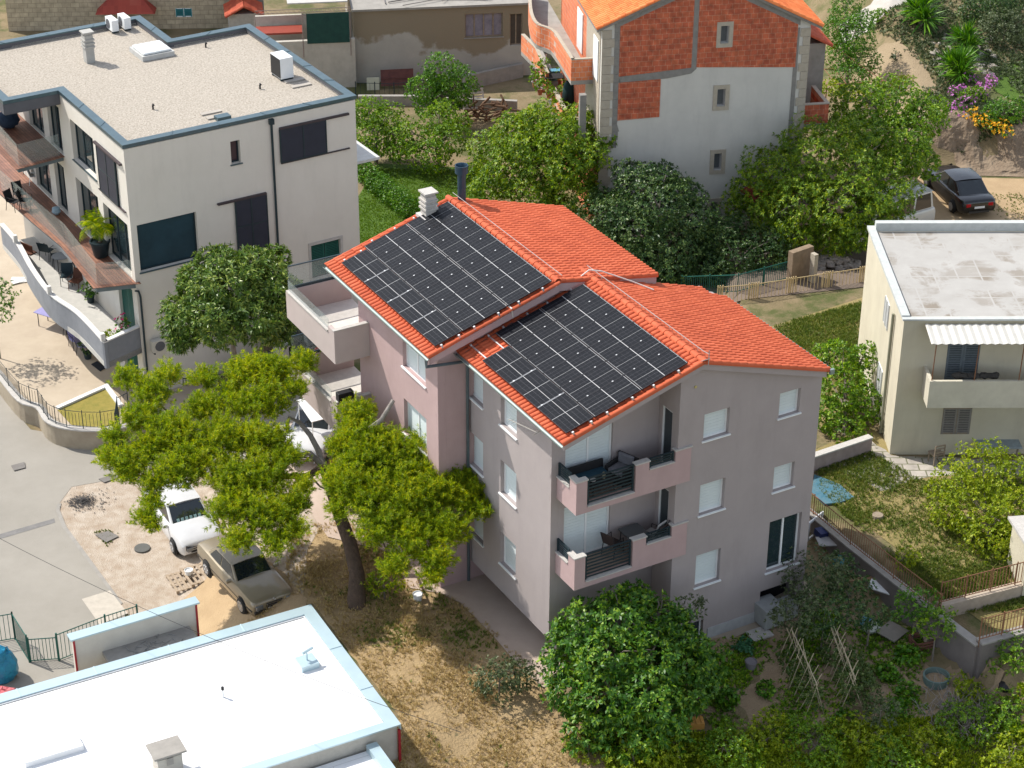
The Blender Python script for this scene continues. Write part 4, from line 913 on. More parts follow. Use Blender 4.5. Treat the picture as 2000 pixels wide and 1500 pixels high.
mx = N.new('ShaderNodeMixRGB'); old = b.inputs['Base Color'].links[0].from_socket; L.new(a2.outputs[0], mx.inputs[0]); L.new(old, mx.inputs[1]); mx.inputs[2].default_value = (.40, .39, .37, 1); L.new(mx.outputs[0], b.inputs['Base Color'])
plas2 = mat('worn_plaster', (.50, .47, .41), .92, (.40, .37, .32), 3, .3, .3, 60, streak=.35)
q = MB(); q.box(-16, -.1, -wd+.1, -.1, -4, wz-.12); q.build('wall', plas2, WT)
q = MB(); q.box(-15.9, -.45, -wd+.4, -.5, wz-.119, wz-.09); q.build('roof_membrane', membrane, WT)
edge = mat('pale_metal', (.50, .62, .66), .3, (.44, .56, .60), 1.5, .4, metal=.35)
q = MB(); q.box(-16, 0, -.42, 0, wz-.05, wz); q.box(-.42, 0, -wd, -.421, wz-.05, wz); q.box(-16, -.421, -wd, -wd+.34, wz-.05, wz)
q.box(-16, 0.0, -.03, -.001, wz-.2, wz-.051); q.box(-.03, -.001, -wd, -.04, wz-.2, wz-.051)
for x in (-2.5, -5., -7.5, -10): q.box(x-.02, x+.02, -.43, .005, wz, wz+.02)
for y in (-2.6, -5.0): q.box(-.43, .005, y-.02, y+.02, wz, wz+.02)
q.build('roof_flashing', edge, WT)
q = MB(); q.box(-16, -.43, -.47, -.43, wz-.09, wz-.051); q.box(-.46, -.43, -wd+.4, -.47, wz-.09, wz-.051); q.build('membrane_upstand', membrane, WT)
q = MB(); q.box(-.095, -.02, -wd, -wd+.07, -4, wz-.21); q.build('red_corner_strip', mat('red_paint', (.35, .02, .03), .5), WT)
q = MB(); q.box(-16, -.9, -wd-5, -wd-.01, -4, wz-.6); o = q.build('lower_roof', membrane, WT)
q = MB(); q.box(-1.2, -.85, -wd-5, -wd-.02, wz-.599, wz-.35); q.build('lower_roof_edge', edge, o)
# chimney with stone slab
c0 = WI@at(326, 1475, wz+.5)
q = MB(); q.box(c0.x-.38, c0.x+.38, c0.y-.28, c0.y+.28, wz-.1, wz+.6); o = q.build('chimney', plas2, WT)
q = MB(); q.cbox((c0.x, c0.y, wz+.76), (1.0, .8, .07)); q.box(c0.x-.1, c0.x+.1, c0.y-.3, c0.y-.281, wz+.35, wz+.6)
for a in (-.3, .3): q.box(c0.x+a-.05, c0.x+a+.05, c0.y-.25, c0.y+.25, wz+.6, wz+.72)
q.build('chimney_slab', conc, o)
c0 = WI@at(600, 1295, wz); q = MB(); q.box(c0.x-.3, c0.x+.3, c0.y-.3, c0.y+.3, wz-.09, wz+.12); q.tube([(c0.x, c0.y, wz+.12), (c0.x, c0.y, wz+.45)], .03, 8); q.tube([(c0.x-.15, c0.y, wz+.42), (c0.x+.25, c0.y+.1, wz+.46)], .05, 8); q.build('roof_vent', edge, WT)
c0 = WI@at(436, 1362, wz-.1); q = MB(); q.tube([(c0.x, c0.y, wz-.09), (c0.x, c0.y, wz+.2)], .035, 8); o = q.build('pipe_vent', white, WT); q = MB(); q.tube([(c0.x, c0.y, wz+.2), (c0.x, c0.y, wz+.3)], .05, 8); q.build('vent_cap', black, o)
c0 = WI@at(100, 1465, wz); q = MB(); q.box(c0.x-.9, c0.x+.9, c0.y-.35, c0.y+.35, wz-.09, wz+.1); q.build('roof_hatch', membrane, WT)
# planter / screen wall in front of it
sa, sb_ = at(140, 1243, wz+.5), at(380, 1172, wz+.5); sang = math.atan2(sb_.y-sa.y, sb_.x-sa.x); sl = (sb_-sa).length
SM = frame((sa.x, sa.y, 0), sang); ST = thing('screen_wall', 'cream screen wall with pale metal cap and red edges beside the white roof', 'wall', SM)
q = MB(); q.box(0, sl, -.12, .12, -3, wz+.44); q.build('wall_panel', mat('screen_cream', (.60, .56, .49), .9, (.52, .48, .42), 2, .4), ST)
q = MB(); q.box(-.1, sl+.1, -.2, .2, wz+.441, wz+.5); q.build('metal_cap', edge, ST)
q = MB(); q.box(-.02, .04, -.16, -.121, -3, wz+.44); q.box(sl-.04, sl+.02, -.16, -.121, -3, wz+.44); q.build('red_edge', MATS['red_paint'], ST)
q = MB(); q.box(.9, sl-.3, -.95, -.121, wz-.5, wz-.35); q.build('shelf_slab', conc, ST)
q = MB()
for i in range(40): a = R.uniform(1.6, 3.4); b_ = R.uniform(-.85, -.2); q.cbox((a, b_, wz-.33), (R.uniform(.03, .3), .02, .02), R.uniform(0, 3))
single('debris', q, mat('grey_twigs', (.34, .33, .31), .9), 'scattered pale sticks lying on the concrete shelf of the screen wall', 'debris', SM)

# ================================================================ GROUND
def axis(lo, hi, fine, far):
    a = list(np.arange(lo, hi+1e-6, fine)); st = fine; l, h = lo, hi
    left = []; right = []
    while l > -far: st *= 1.35; l -= st; left.append(l); h += st; right.append(h)
    return np.array(left[::-1]+a+right)
m = mat('earth', (.27, .205, .12), .97, (.14, .11, .055), .9, .1, .8, 14, detail=12)
N, L, b = nodes(m); tc = N.new('ShaderNodeTexCoord'); nz = N.new('ShaderNodeTexNoise'); nz.inputs['Scale'].default_value = .35; nz.inputs['Detail'].default_value = 10; nz.inputs['Roughness'].default_value = .7
L.new(tc.outputs['Object'], nz.inputs[0]); cr = N.new('ShaderNodeValToRGB'); cr.color_ramp.elements[0].position = .48; cr.color_ramp.elements[1].position = .6; L.new(nz.outputs['Fac'], cr.inputs[0])
mx = N.new('ShaderNodeMixRGB'); old = b.inputs['Base Color'].links[0].from_socket; L.new(cr.outputs[0], mx.inputs[0]); L.new(old, mx.inputs[1]); mx.inputs[2].default_value = (.085, .095, .03, 1); L.new(mx.outputs[0], b.inputs['Base Color'])
xs, ys = axis(-32, 36, .4, 700), axis(44, 125, .4, 900)
X, Y = np.meshgrid(xs, ys); Zt = np.array([[gz(float(x), float(y)) for x in xs] for y in ys])
vs = np.stack([X.ravel(), Y.ravel(), Zt.ravel()], 1); W_, H_ = len(xs), len(ys)
a = (np.arange(H_-1)[:, None]*W_+np.arange(W_-1)[None]).ravel(); fs = np.stack([a, a+1, a+1+W_, a+W_], 1)
me = bpy.data.meshes.new('ground'); me.from_pydata(vs.tolist(), [], fs.tolist()); me.materials.append(m); me.polygons.foreach_set('use_smooth', [True]*len(me.polygons))
go = bpy.data.objects.new('ground', me); scene.collection.objects.link(go); go['kind'] = 'structure'
def pin(p, r):
    c = False; n = len(r)
    for i in range(n):
        x1, y1 = r[i][0], r[i][1]; x2, y2 = r[(i+1) % n][0], r[(i+1) % n][1]
        if (y1 > p[1]) != (y2 > p[1]) and p[0] < (x2-x1)*(p[1]-y1)/(y2-y1)+x1: c = not c
    return c
def sheet(name, pxs, mt, off, bump=0., step=.4, wob=.0, world=False, kind='structure'):
    P = [gp(*p).xy for p in pxs] if not world else [Vector(p) for p in pxs]
    out = []
    for i in range(len(P)):
        a, b2 = P[i], P[(i+1) % len(P)]; k = max(1, int((b2-a).length/step)); nn = (b2-a).normalized(); nn = Vector((-nn.y, nn.x))
        for j in range(k): out.append(a.lerp(b2, j/k)+nn*(R.uniform(-wob, wob) if j else 0))
    x0, x1, y0, y1 = min(p.x for p in out), max(p.x for p in out), min(p.y for p in out), max(p.y for p in out)
    pts = list(out); n = len(out)
    gx = np.arange(x0, x1, step); gy = np.arange(y0, y1, step)
    for x in gx:
        for y in gy:
            if pin((x, y), out): pts.append(Vector((x, y)))
    vo, eo, fo, *_ = delaunay_2d_cdt(pts, [(i, (i+1) % n) for i in range(n)], [], 1, 1e-4)
    V3 = [(p.x, p.y, gz(p.x, p.y)+off+(bump*math.sin(p.x*2.3+p.y)*math.cos(p.y*1.9-p.x*.7))) for p in vo]
    me = bpy.data.meshes.new(name); me.from_pydata(V3, [], [list(f) for f in fo]); me.materials.append(mt); me.polygons.foreach_set('use_smooth', [True]*len(me.polygons))
    o = bpy.data.objects.new(name, me); scene.collection.objects.link(o); o['kind'] = kind; return o
roadm = mat('road_concrete', (.33, .305, .265), .93, (.26, .24, .205), .45, .3, .35, 45, detail=12)
gravm = mat('pale_gravel', (.52, .45, .37), .95, (.35, .265, .19), 2.2, .45, 1.0, 26, detail=12)
drivem = mat('pink_paving', (.50, .40, .33), .9, (.42, .33, .265), 1.2, .2, .3, 40, detail=10)
drym = mat('dry_bank', (.44, .32, .17), .97, (.24, .165, .085), 1.3, .1, 1., 12, detail=12)
lawnm = mat('lawn_green', (.085, .15, .016), .95, (.05, .10, .012), 1.8, .2, .8, 40)
yardm = mat('yard_grass', (.17, .15, .045), .96, (.36, .27, .13), .7, .1, .9, 20, detail=12)
soilm = mat('garden_soil', (.25, .17, .105), .97, (.38, .29, .18), .9, .1, 1., 16, detail=12)
dirtm = mat('yellow_dirt', (.47, .34, .20), .96, (.33, .23, .13), .8, .2, .9, 18, detail=12)
sheet('dry_bank', [(470, 1230), (560, 1150), (560, 1030), (660, 1010), (860, 1140), (960, 1230), (1060, 1330), (1180, 1420), (1230, 1560), (700, 1560), (780, 1400), (610, 1180)], drym, .012, .012, wob=.05)
sheet('gravel_yard', [(140, 952), (235, 925), (340, 905), (620, 905), (640, 1010), (600, 1075), (590, 1200), (480, 1300), (330, 1290), (250, 1200), (235, 1180), (125, 1030), (112, 990)], gravm, .022, wob=.03)
sheet('road', [(-300, 700), (0, 770), (60, 840), (130, 852), (260, 820), (420, 770), (560, 850), (480, 905), (300, 918), (235, 935), (140, 952), (112, 990), (125, 1030), (235, 1180), (248, 1215), (200, 1330), (-300, 1500)], roadm, .03)
sheet('lane', [(330, 810), (440, 745), (520, 690), (650, 670), (720, 760), (600, 900), (470, 910), (330, 905)], roadm, .026)
sheet('sandy_patch', [(420, 1110), (520, 1090), (600, 1170), (560, 1240), (420, 1290), (330, 1250), (360, 1170)], dirtm, .034, wob=.12)
sheet('driveway', [(560, 830), (700, 780), (905, 1060), (1085, 1210), (1110, 1320), (1060, 1345), (1010, 1300), (960, 1240), (900, 1180), (860, 1160), (800, 1150), (760, 1080), (640, 1050), (570, 960)], drivem, .042)
sheet('lawn', [(690, 540), (690, 400), (740, 320), (940, 330), (960, 480), (800, 560)], lawnm, .03, world=False)
sheet('right_yard', [(1600, 960), (1590, 880), (1700, 830), (1760, 900), (2100, 880), (2100, 1260), (1930, 1225)], yardm, .02)
sheet('back_grass', [(1470, 650), (1690, 580), (1700, 760), (1620, 860), (1560, 760)], yardm, .02)
sheet('parking_dirt', [(1560, 400), (1790, 345), (2100, 352), (2100, 500), (1560, 540)], dirtm, .02)
sheet('garden_bed', [(1330, 1260), (1480, 1225), (1600, 1180), (1830, 1220), (1960, 1330), (1900, 1420), (1450, 1420), (1340, 1400)], soilm, .012, .03, wob=.1)
sheet('patio', [(1340, 1258), (1330, 1180), (1560, 1120), (1590, 1165), (1530, 1205), (1420, 1252)], mat('patio_stone', (.40, .33, .25), .9, (.30, .25, .19), 2, .3), .03)
sheet('flagstones', [(1620, 905), (1700, 860), (1740, 890), (2050, 905), (2050, 930), (1900, 925), (1800, 935), (1720, 960), (1660, 930)], brickmat('flagstone', (.42, .38, .33), (.30, .27, .23), (.14, .14, .08), .6, .45, .03, 'xy', off=.37), .03, wob=.08)
sheet('back_lane', [(1330, 560), (1690, 470), (1700, 560), (1440, 590)], mat('shaded_lane_dirt', (.20, .155, .12), .95, (.13, .10, .08), 1.5, .2, .6, 20), .025)  # dirt colour darkened to carry the shade of the trees
sheet('garden_path', [(1640, 90), (1700, 60), (1760, 10), (1860, -40), (1790, -60), (1700, 10), (1640, 50)], mat('path_concrete', (.45, .42, .38), .9, (.36, .33, .29), 2), .03)
sheet('upper_dirt', [(1690, 240), (1660, 180), (1690, 110), (1760, 80), (1815, 130), (1830, 170), (1790, 240)], mat('upper_dirt', (.34, .26, .165), .96, (.24, .18, .11), 1.2, .2, .9, 15, detail=12), .02, wob=.2)
sheet('upper_lawn', [(1935, 165), (1965, 125), (2100, 100), (2100, 215), (1975, 195), (1945, 180)], lawnm, .03)
# concrete seam strips and patches on the road
sm_ = mat('seam_dark', (.16, .155, .15), .95, (.22, .21, .20), 4)
sheet('drain_strip', [(-60, 1062), (106, 1014), (108, 1022), (-60, 1072)], sm_, .036)
sheet('kerb_strip', [(113, 985), (109, 998), (122, 1032), (234, 1183), (240, 1180), (130, 1030), (117, 998), (120, 985)], conc, .045)
sheet('apron_slab', [(160, 1172), (215, 1155), (250, 1200), (195, 1222)], mat('apron', (.50, .45, .38), .9), .047)
ash = mat('black_ash', (.03, .028, .03), .97, (.10, .095, .09), 3, .3)
rs = np.random.RandomState(8); c0 = gp(163, 981); n = 900; rr_ = np.abs(rs.normal(size=n))*.36; an = rs.uniform(0, 6.28, n); vs = []
for r_, a_ in zip(rr_, an):
    x, y = c0.x+r_*math.cos(a_)*1.1+(.25*r_ if r_ > .5 else 0), c0.y+r_*math.sin(a_)*.9; z = gz(x, y)+.045+max(0, .10-.2*r_)*rs.uniform(0, 1); s_ = rs.uniform(.012, .04); t_ = rs.uniform(0, 3)
    vs += [(x+s_*math.cos(t_), y+s_*math.sin(t_), z), (x-s_*math.sin(t_), y+s_*math.cos(t_), z+.01), (x-s_*math.cos(t_), y-s_*math.sin(t_), z+.005), (x+s_*math.sin(t_), y-s_*math.cos(t_), z+.012)]
me = bpy.data.meshes.new('ash'); me.from_pydata(vs, [], [(4*i, 4*i+1, 4*i+2, 4*i+3) for i in range(n)]); me.materials.append(ash); o = bpy.data.objects.new('ash', me); scene.collection.objects.link(o)
tag(o, 'scatter of black ash and charcoal on the pale gravel', 'ash', None, 'stuff')
mhm = mat('cast_iron', (.11, .11, .10), .8)
for pxs, lab in (([(22, 912), (48, 905), (50, 916), (28, 922)], 'square grate set in the road'), ([(186, 1047), (212, 1040), (232, 1050), (208, 1062)], 'square concrete manhole lid with weeds round it on the gravel'), ([(193, 938), (222, 930), (232, 935), (204, 945)], 'narrow drain cover at the edge of the gravel')):
    P = [gp(*p) for p in pxs]; c0 = sum(P, V(0, 0, 0))/4; q = MB(); q.slab([p-c0+V(0, 0, .075) for p in P], .03); single('manhole_cover', q, mat('lid', (.2, .185, .17), .9), lab, 'manhole cover', Matrix.Translation(c0))
q = MB(); q.lathe([(.3, 0), (.3, .06), (.27, .065)], (0, 0, 0), 20); single('manhole_cover', q, mhm, 'small round iron manhole cover on the gravel yard', 'manhole cover', Matrix.Translation(gp(278, 1073)+V(0, 0, .02)))

# ================================================================ FENCES, WALLS
def fence(name, label, pts, h, m, gap=.12, r=.01, post=2.0, postr=.025, top=.02, z0=.08, curved=0, group=None, cat='fence', midrail=False, wave=0):
    P = [Vector(p) for p in pts]; c0 = P[0].copy(); t = thing(name, label, cat, Matrix.Translation(c0), group); P = [p-c0 for p in P]
    q = MB(); rl = MB()
    for i in range(len(P)-1):
        a, b2 = P[i], P[i+1]; L0 = (b2-a).length; n = max(1, int(L0/gap)); k = max(1, round(L0/post))
        for j in range(n+1):
            p = a.lerp(b2, j/n); hh = h-(wave*abs(math.sin(math.pi*j/n*k)) if wave else 0); q.box(p.x-r, p.x+r, p.y-r, p.y+r, p.z+z0, p.z+hh)
        for zz in ([z0, h-.02] if not midrail else [z0, h*.5, h-.02]): rl.tube([a+V(0, 0, zz), b2+V(0, 0, zz)], top, 6)
        for j in range(k+1 if i == len(P)-2 else k):
            p = a.lerp(b2, j/k); o = MB(); o.tube([p-V(0, 0, .25), p+V(0, 0, h+.06)], postr, 6); o.build('post', m, t)
    q.build('pickets', m, t); rl.build('rail', m, t); return t
def lowwall(name, label, pts, h, th, mt, capm=None, down=.3, cat='wall', group=None):
    P = [Vector(p) for p in pts]; c0 = P[0].copy(); t = thing(name, label, cat, Matrix.Translation(c0), group); P = [p-c0 for p in P]; q = MB(); c = MB()
    for i in range(len(P)-1):
        a, b2 = P[i], P[i+1]; d = (b2-a).xy.normalized(); nn = V(-d.y, d.x, 0)*th/2; n1 = nn; n2 = nn
        def nrm(j):
            ds = []
            if j > 0: ds.append((P[j]-P[j-1]).xy.normalized())
            if j < len(P)-1: ds.append((P[j+1]-P[j]).xy.normalized())
            e = sum(ds, Vector((0, 0))).normalized(); k = max(.5, e.dot(ds[0])); return V(-e.y, e.x, 0)*th/2/k
        n1, n2 = nrm(i), nrm(i+1)
        z = lambda p, dz: V(p.x, p.y, p.z+dz)
        vs = [z(a-n1, -down), z(a+n1, -down), z(b2+n2, -down), z(b2-n2, -down), z(a-n1, h), z(a+n1, h), z(b2+n2, h), z(b2-n2, h)]
        F6 = [(3, 2, 1, 0), (4, 5, 6, 7), (0, 1, 5, 4), (1, 2, 6, 5), (2, 3, 7, 6), (3, 0, 4, 7)]; q.add(vs, F6)
        if capm:
            n1, n2 = n1*1.35, n2*1.35; c.add([z(a-n1, h+.002), z(a+n1, h+.002), z(b2+n2, h+.002), z(b2-n2, h+.002), z(a-n1, h+.06), z(a+n1, h+.06), z(b2+n2, h+.06), z(b2-n2, h+.06)], F6)
    q.build('masonry', mt, t)
    if capm: c.build('coping', capm, t)
    return t
oldwall = mat('stained_wall', (.42, .36, .27), .93, (.27, .22, .16), 1.6, .2, .5, 30, detail=10)
# left yard above the road
yz = -2.15
yp = [(-80, 640), (-40, 700), (0, 742), (42, 792), (78, 806), (96, 832), (132, 846), (200, 850), (262, 838), (330, 815), (380, 780), (430, 770)]
YP = [at(x, y, yz) for x, y in yp]; c0 = YP[0].copy()
q = MB(); far1, far2 = LM@V(3, 0.5, 0), LM@V(3, 15, 0); q.prism([(p.x, p.y) for p in YP]+[(far1.x, far1.y), (far2.x, far2.y), (far2.x-6, far2.y+22), (-52, 112), (-40, 75)], -3.4, yz)
o = q.build('yard_paving', mat('yard_concrete', (.50, .42, .32), .93, (.38, .31, .23), .8, .2, .3, 40, detail=11)); o['kind'] = 'structure'
def sm3(P, n=4):
    out = []
    for i in range(len(P)-1):
        p0 = P[max(0, i-1)]; a, b2 = P[i], P[i+1]; p3 = P[min(len(P)-1, i+2)]
        for k in range(n): t = k/n; out.append(.5*((2*a)+(b2-p0)*t+(2*p0-5*a+4*b2-p3)*t*t+(3*a-p0-3*b2+p3)*t**3))
    return out+[P[-1]]
lowwall('retaining_wall', 'curved stained retaining wall with pale coping round the left yard', sm3(YP[:10]), .25, .25, oldwall, stonec, 1.3)
fence('railing', 'thin black railing on the curved yard wall by the yellow grass', [p+V(0, 0, .3) for p in sm3(YP[2:9], 2)], .8, anthr, .14, .007, 1.8, .018, .012, wave=.12)
fence('railing', 'thin black gate railing beside the yellow grass bed', [at(228, 850, yz), at(232, 818, yz), at(252, 808, yz)], 1.0, anthr, .14, .008, 1.5, .02, .014)
bedp = [at(112, 800, yz+.02), at(208, 757, yz+.02), at(233, 790, yz+.02), at(232, 822, yz+.02), at(200, 835, yz+.02), at(140, 830, yz+.02)]
lowwall('bed_kerb', 'white kerb round the yellow grass bed', [at(112, 800, yz), at(208, 757, yz), at(236, 795, yz)], .12, .2, white, None, .05, 'kerb')
q = MB(); q.prism([(p.x, p.y) for p in bedp], yz+.004, yz+.03); o = q.build('grass_bed', mat('yellow_grass_bed', (.36, .28, .07), .96, (.20, .19, .04), 3, .2, .9, 30)); o['kind'] = 'structure'
q = MB(); p0 = at(192, 710, yz+.01); q.prism([(p.x, p.y) for p in (at(178, 712, yz), at(190, 706, yz), at(208, 718, yz), at(196, 726, yz))], .0, .02)
single('doormat', q, mat('mat_black', (.025, .028, .035), .95), 'black doormat at the foot of the cream building', 'doormat', Matrix.Translation((0, 0, yz+.004)))
# fence between the garden and the raised right hand yard
fl = [at(1560, 985, -.05), at(1588, 1008, -.05), at(1660, 1068, -.05), at(1744, 1134, -.05), at(1835, 1204, -.05), at(1912, 1262, -.05)]
lowwall('garden_wall', 'grey retaining wall with coping along the vegetable garden', [V(p.x, p.y, -.1) for p in fl], .08, .25, mat('dark_wall', (.22, .19, .175), .93, (.14, .12, .11), 1.5, .2), conc, 2.2)
fence('railing', 'long rusty railing of thin bars along the vegetable garden', [V(p.x, p.y, .04) for p in fl[:5]], .8, rust, .12, .009, 1.9, .02, .018)
f2 = [at(1835, 1180, .1), at(2030, 1130, .1)]; f3 = [at(1912, 1255, .1), at(2040, 1220, .1)]
lowwall('yard_wall', 'pale low wall under the rear rusty railing at the right edge', [V(p.x, p.y, 0) for p in f2], .1, .3, mat('pink_plaster', (.46, .38, .30), .9, (.36, .3, .23), 4), None, 1.5, group='walls under the rusty railings')
fence('railing', 'short rusty railing, rear one of two at the right edge', [V(p.x, p.y, .1) for p in f2], .9, rust, .13, .011, 1.0, .022, .018, midrail=False)
lowwall('yard_wall', 'concrete low wall under the front rusty railing at the right edge', [V(p.x, p.y, 0) for p in f3], .1, .3, MATS['dark_wall'], conc, 2.2, group='walls under the rusty railings')
fence('railing', 'short rusty railing, front one of two at the right edge', [V(p.x, p.y, .16) for p in f3], .9, rust, .13, .011, 1.0, .022, .018)
# wall at right of the main building, and cream fence behind
lowwall('dividing_wall', 'low mauve wall beside the grey apartment wall', [at(1560, 905, .5), at(1700, 858, .5)], .1, .22, mat('mauve_wall', (.36, .29, .27), .9, (.27, .21, .2), 3), stonec, 1.6)
bw = [at(1400, 602, -.35), at(1470, 596, -.35), at(1685, 545+18, -.35), at(1760, 545, -.35)]
lowwall('street_wall', 'concrete wall carrying the cream railing behind the orange roof', bw, .0, .25, mat('street_wall', (.33, .29, .21), .93, (.24, .20, .15), 2), stonec, 1.2)
t = fence('railing', 'cream painted ornamental railing on the wall behind the orange roof', [p+V(0, 0, .08) for p in bw], .95, yellowm, .17, .012, 1.9, .03, .02, group=None)
q = MB(); c0 = bw[0]+V(0, 0, .08)
for i in range(len(bw)-1):
    a, b2 = bw[i]+V(0, 0, .08)-c0, bw[i+1]+V(0, 0, .08)-c0; L0 = (b2-a).length; k = max(1, round(L0/1.9))
    for j in range(k):
        for e in (-.22, -.1, .1, .22):
            p = a.lerp(b2, (j/k+e/L0) % 1.0); q.box(p.x-.022, p.x+.022, p.y-.022, p.y+.022, p.z+.05, p.z+1.02)
q.build('ornament', yellowm, t)
fence('mesh_fence', 'dark green mesh fence under the big dark tree', [gp(1330, 575), gp(1440, 572), gp(1540, 545)], .9, greenm, .10, .012, 1.4, .03, .02)
lowwall('gate_pillar', 'tan stone wall stub beside the rubble heap', [gp(1540, 552), gp(1580, 538)], 1.5, .3, mat('tan_wall', (.30, .22, .15), .93, (.20, .15, .10), 3), None, .3)
lowwall('gate_pillar', 'narrow stone post right of the tan wall stub', [gp(1583, 552), gp(1590, 550)], 1.4, .3, kst, None, .3)
q = MB()
for i in range(60):
    a = R.uniform(0, 6.28); r_ = R.uniform(0, 1); q.blob((r_*1.3*math.cos(a), r_*.8*math.sin(a), .1+.6*(1-r_)), [R.uniform(.1, .28)]*2+[R.uniform(.08, .2)], 6, .3, i)
single('rubble_heap', q, mat('rubble', (.38, .33, .29), .95, (.22, .19, .17), 3), 'heap of grey rubble beside the parked white van', 'rubble', Matrix.Translation(gp(1630, 525)))
# green gate, bottom left
G_ = lambda x, y: gp(x, y)
t = fence('garden_gate', 'green metal fence panel at far left of the gate', [G_(-40, 1262), G_(30, 1250)], 1.15, greenm, .14, .009, 2.4, .03, .018, group='green gate panels', cat='gate')
fence('garden_gate', 'green metal gate leaf standing open in the middle', [G_(30, 1250), G_(58, 1295)], 1.15, greenm, .14, .009, 2.4, .03, .018, group='green gate panels', cat='gate')
fence('garden_gate', 'low green metal gate leaf seen face on', [G_(60, 1294), G_(115, 1290)], 1.0, greenm, .12, .009, 2.4, .035, .018, group='green gate panels', cat='gate')
fence('garden_gate', 'long green metal fence panel reaching to the screen wall', [G_(116, 1292), G_(210, 1255), G_(272, 1235)], 1.15, greenm, .14, .009, 2.0, .035, .018, group='green gate panels', cat='gate')
fence('railing', 'dark railing behind the pine by the loquat tree', [gp(360, 775), gp(440, 765), gp(560, 705)], .9, anthr, .12, .012, 2, .025, .02)
lowwall('driveway_wall', 'low wall below the dark railing behind the pine', [gp(350, 790), gp(445, 775), gp(570, 712)], .35, .22, stonec, None, .4)
lowwall('stair_wall', 'pale wedge shaped wall at the foot of the loquat tree', [gp(375, 745), gp(425, 780)], .9, .2, mat('pale_wedge', (.5, .5, .46), .9), None, .3)

# rock bank below the upper garden
rockm = mat('rock_face', (.33, .255, .18), .95, (.15, .105, .07), 1.2, .1, 1.2, 9, detail=12)
q = MB(); rr = random.Random(5)
nx, nyy = 150, 34; vs = []
for j in range(nyy+1):
    for i in range(nx+1):
        x = 17.8+i*.13; t = j/nyy; kx = KA.lerp(KB, (x-KA.x)/(KB.x-KA.x)); y = kx.y-.25+t*3.6
        p = V(x*.55, y*.55, 3); f = noise.fractal(p, .9, 2.1, 6); r2 = abs(noise.noise(V(x*1.1+y*.5, y*.35, 7)))
        ed = sst(0, .12, t)*sst(1, .86, t)*sst(17.8, 18.8, x); vs.append((x+f*.15, y-f*.35*ed, gz(x, y)+.03+ed*(.05+.16*f+.22*r2)))
q.add(vs, [(j*(nx+1)+i, j*(nx+1)+i+1, (j+1)*(nx+1)+i+1, (j+1)*(nx+1)+i) for j in range(nyy) for i in range(nx)])
o = q.build('rock_bank', rockm); o['kind'] = 'structure'
q = MB()
for i in range(70):
    x, y = rr.uniform(1780, 1900), rr.uniform(60, 130)+rr.uniform(0, 30); p = gp(x+40, y); q.blob(p, [rr.uniform(.1, .3)]*2+[rr.uniform(.08, .16)], 6, .3, i)
o = tag(q.build('garden_stones', mat('pale_rock', (.42, .38, .32), .95, (.28, .24, .2), 3)), 'pale loose stones scattered over the upper garden', 'stones', None, 'stuff')

# ================================================================ BACKGROUND BUILDINGS (top edge)
# long old plastered house
za_ = 3.3; oa, ob = at(690, 22, za_), at(1028, 8, za_); oang = math.atan2(ob.y-oa.y, ob.x-oa.x); OM = frame((oa.x, oa.y, 0), oang); OI = OM.inverted(); ol_ = (ob-oa).length
OT = thing('old_house', 'long low old house with peeling patchy plaster wall', 'house', OM); oF = Wall((0, 0, 0), (1, 0, 0), (0, -1, 0))
def op(px, py, y=0.):
    r = (FW+RT*((px-1000)/F)-UP*((py-750)/F)); n = (OM.to_3x3()@V(0, 1, 0)); p0 = OM@V(0, y, 0); return OI@(CAM+r*((p0-CAM).dot(n)/r.dot(n)))
m = mat('peeling_plaster', (.45, .43, .38), .94, (.37, .35, .31), 1.0, .3, .5, 30)
N, L, b = nodes(m); tc = N.new('ShaderNodeTexCoord'); nz = N.new('ShaderNodeTexNoise'); nz.inputs['Scale'].default_value = .22; nz.inputs['Detail'].default_value = 9; nz.inputs['Roughness'].default_value = .6
sx = N.new('ShaderNodeSeparateXYZ'); L.new(tc.outputs['Object'], sx.inputs[0]); L.new(tc.outputs['Object'], nz.inputs[0])
k1 = N.new('ShaderNodeMath'); k1.operation = 'MULTIPLY_ADD'; k1.inputs[1].default_value = .12; L.new(sx.outputs['Z'], k1.inputs[0]); L.new(nz.outputs['Fac'], k1.inputs[2])
cr = N.new('ShaderNodeValToRGB'); cr.color_ramp.elements[0].position = .66; cr.color_ramp.elements[1].position = .70; L.new(k1.outputs[0], cr.inputs[0])
mx = N.new('ShaderNodeMixRGB'); old = b.inputs['Base Color'].links[0].from_socket; L.new(cr.outputs[0], mx.inputs[0]); L.new(old, mx.inputs[1]); mx.inputs[2].default_value = (.26, .215, .15, 1); L.new(mx.outputs[0], b.inputs['Base Color'])
h1 = op(908, 28), op(982, 71); h2 = op(996, 24), op(1020, 88)
hs = [(h1[0].x, h1[1].x, h1[1].z, h1[0].z), (h2[0].x, h2[1].x, h2[1].z, h2[0].z-.1)]
q = MB(); q.plate([(0, -1.5), (ol_+.3, -1.5), (ol_+.3, za_), (0, za_)], hs, lambda x, z, d: oF.T(x, z, d), .3); q.box(ol_, ol_+.3, .31, 7, -1.5, za_); q.box(0, .3, .31, 7, -1.5, za_); q.box(0, ol_+.3, 6.99, 7.2, -1.5, za_-.01)
q.build('wall', m, OT)
window(oF, OT, *hs[0], kind='glass', split=4, leaf_m=mat('curtained_glass', (.30, .28, .32), .3, (.16, .15, .2), 3, .3), frame_m=oldwood, sillm=conc); window(oF, OT, *hs[1], kind='shutter', split=2, leaf_m=mat('brown_door', (.10, .085, .07), .8), frame_m=oldwood, sill=False, name='door')
q = MB(); q.box(-.1, ol_+.5, -.15, 7.3, za_+.001, za_+.12); q.build('flat_roof', conc, OT)
q = MB()
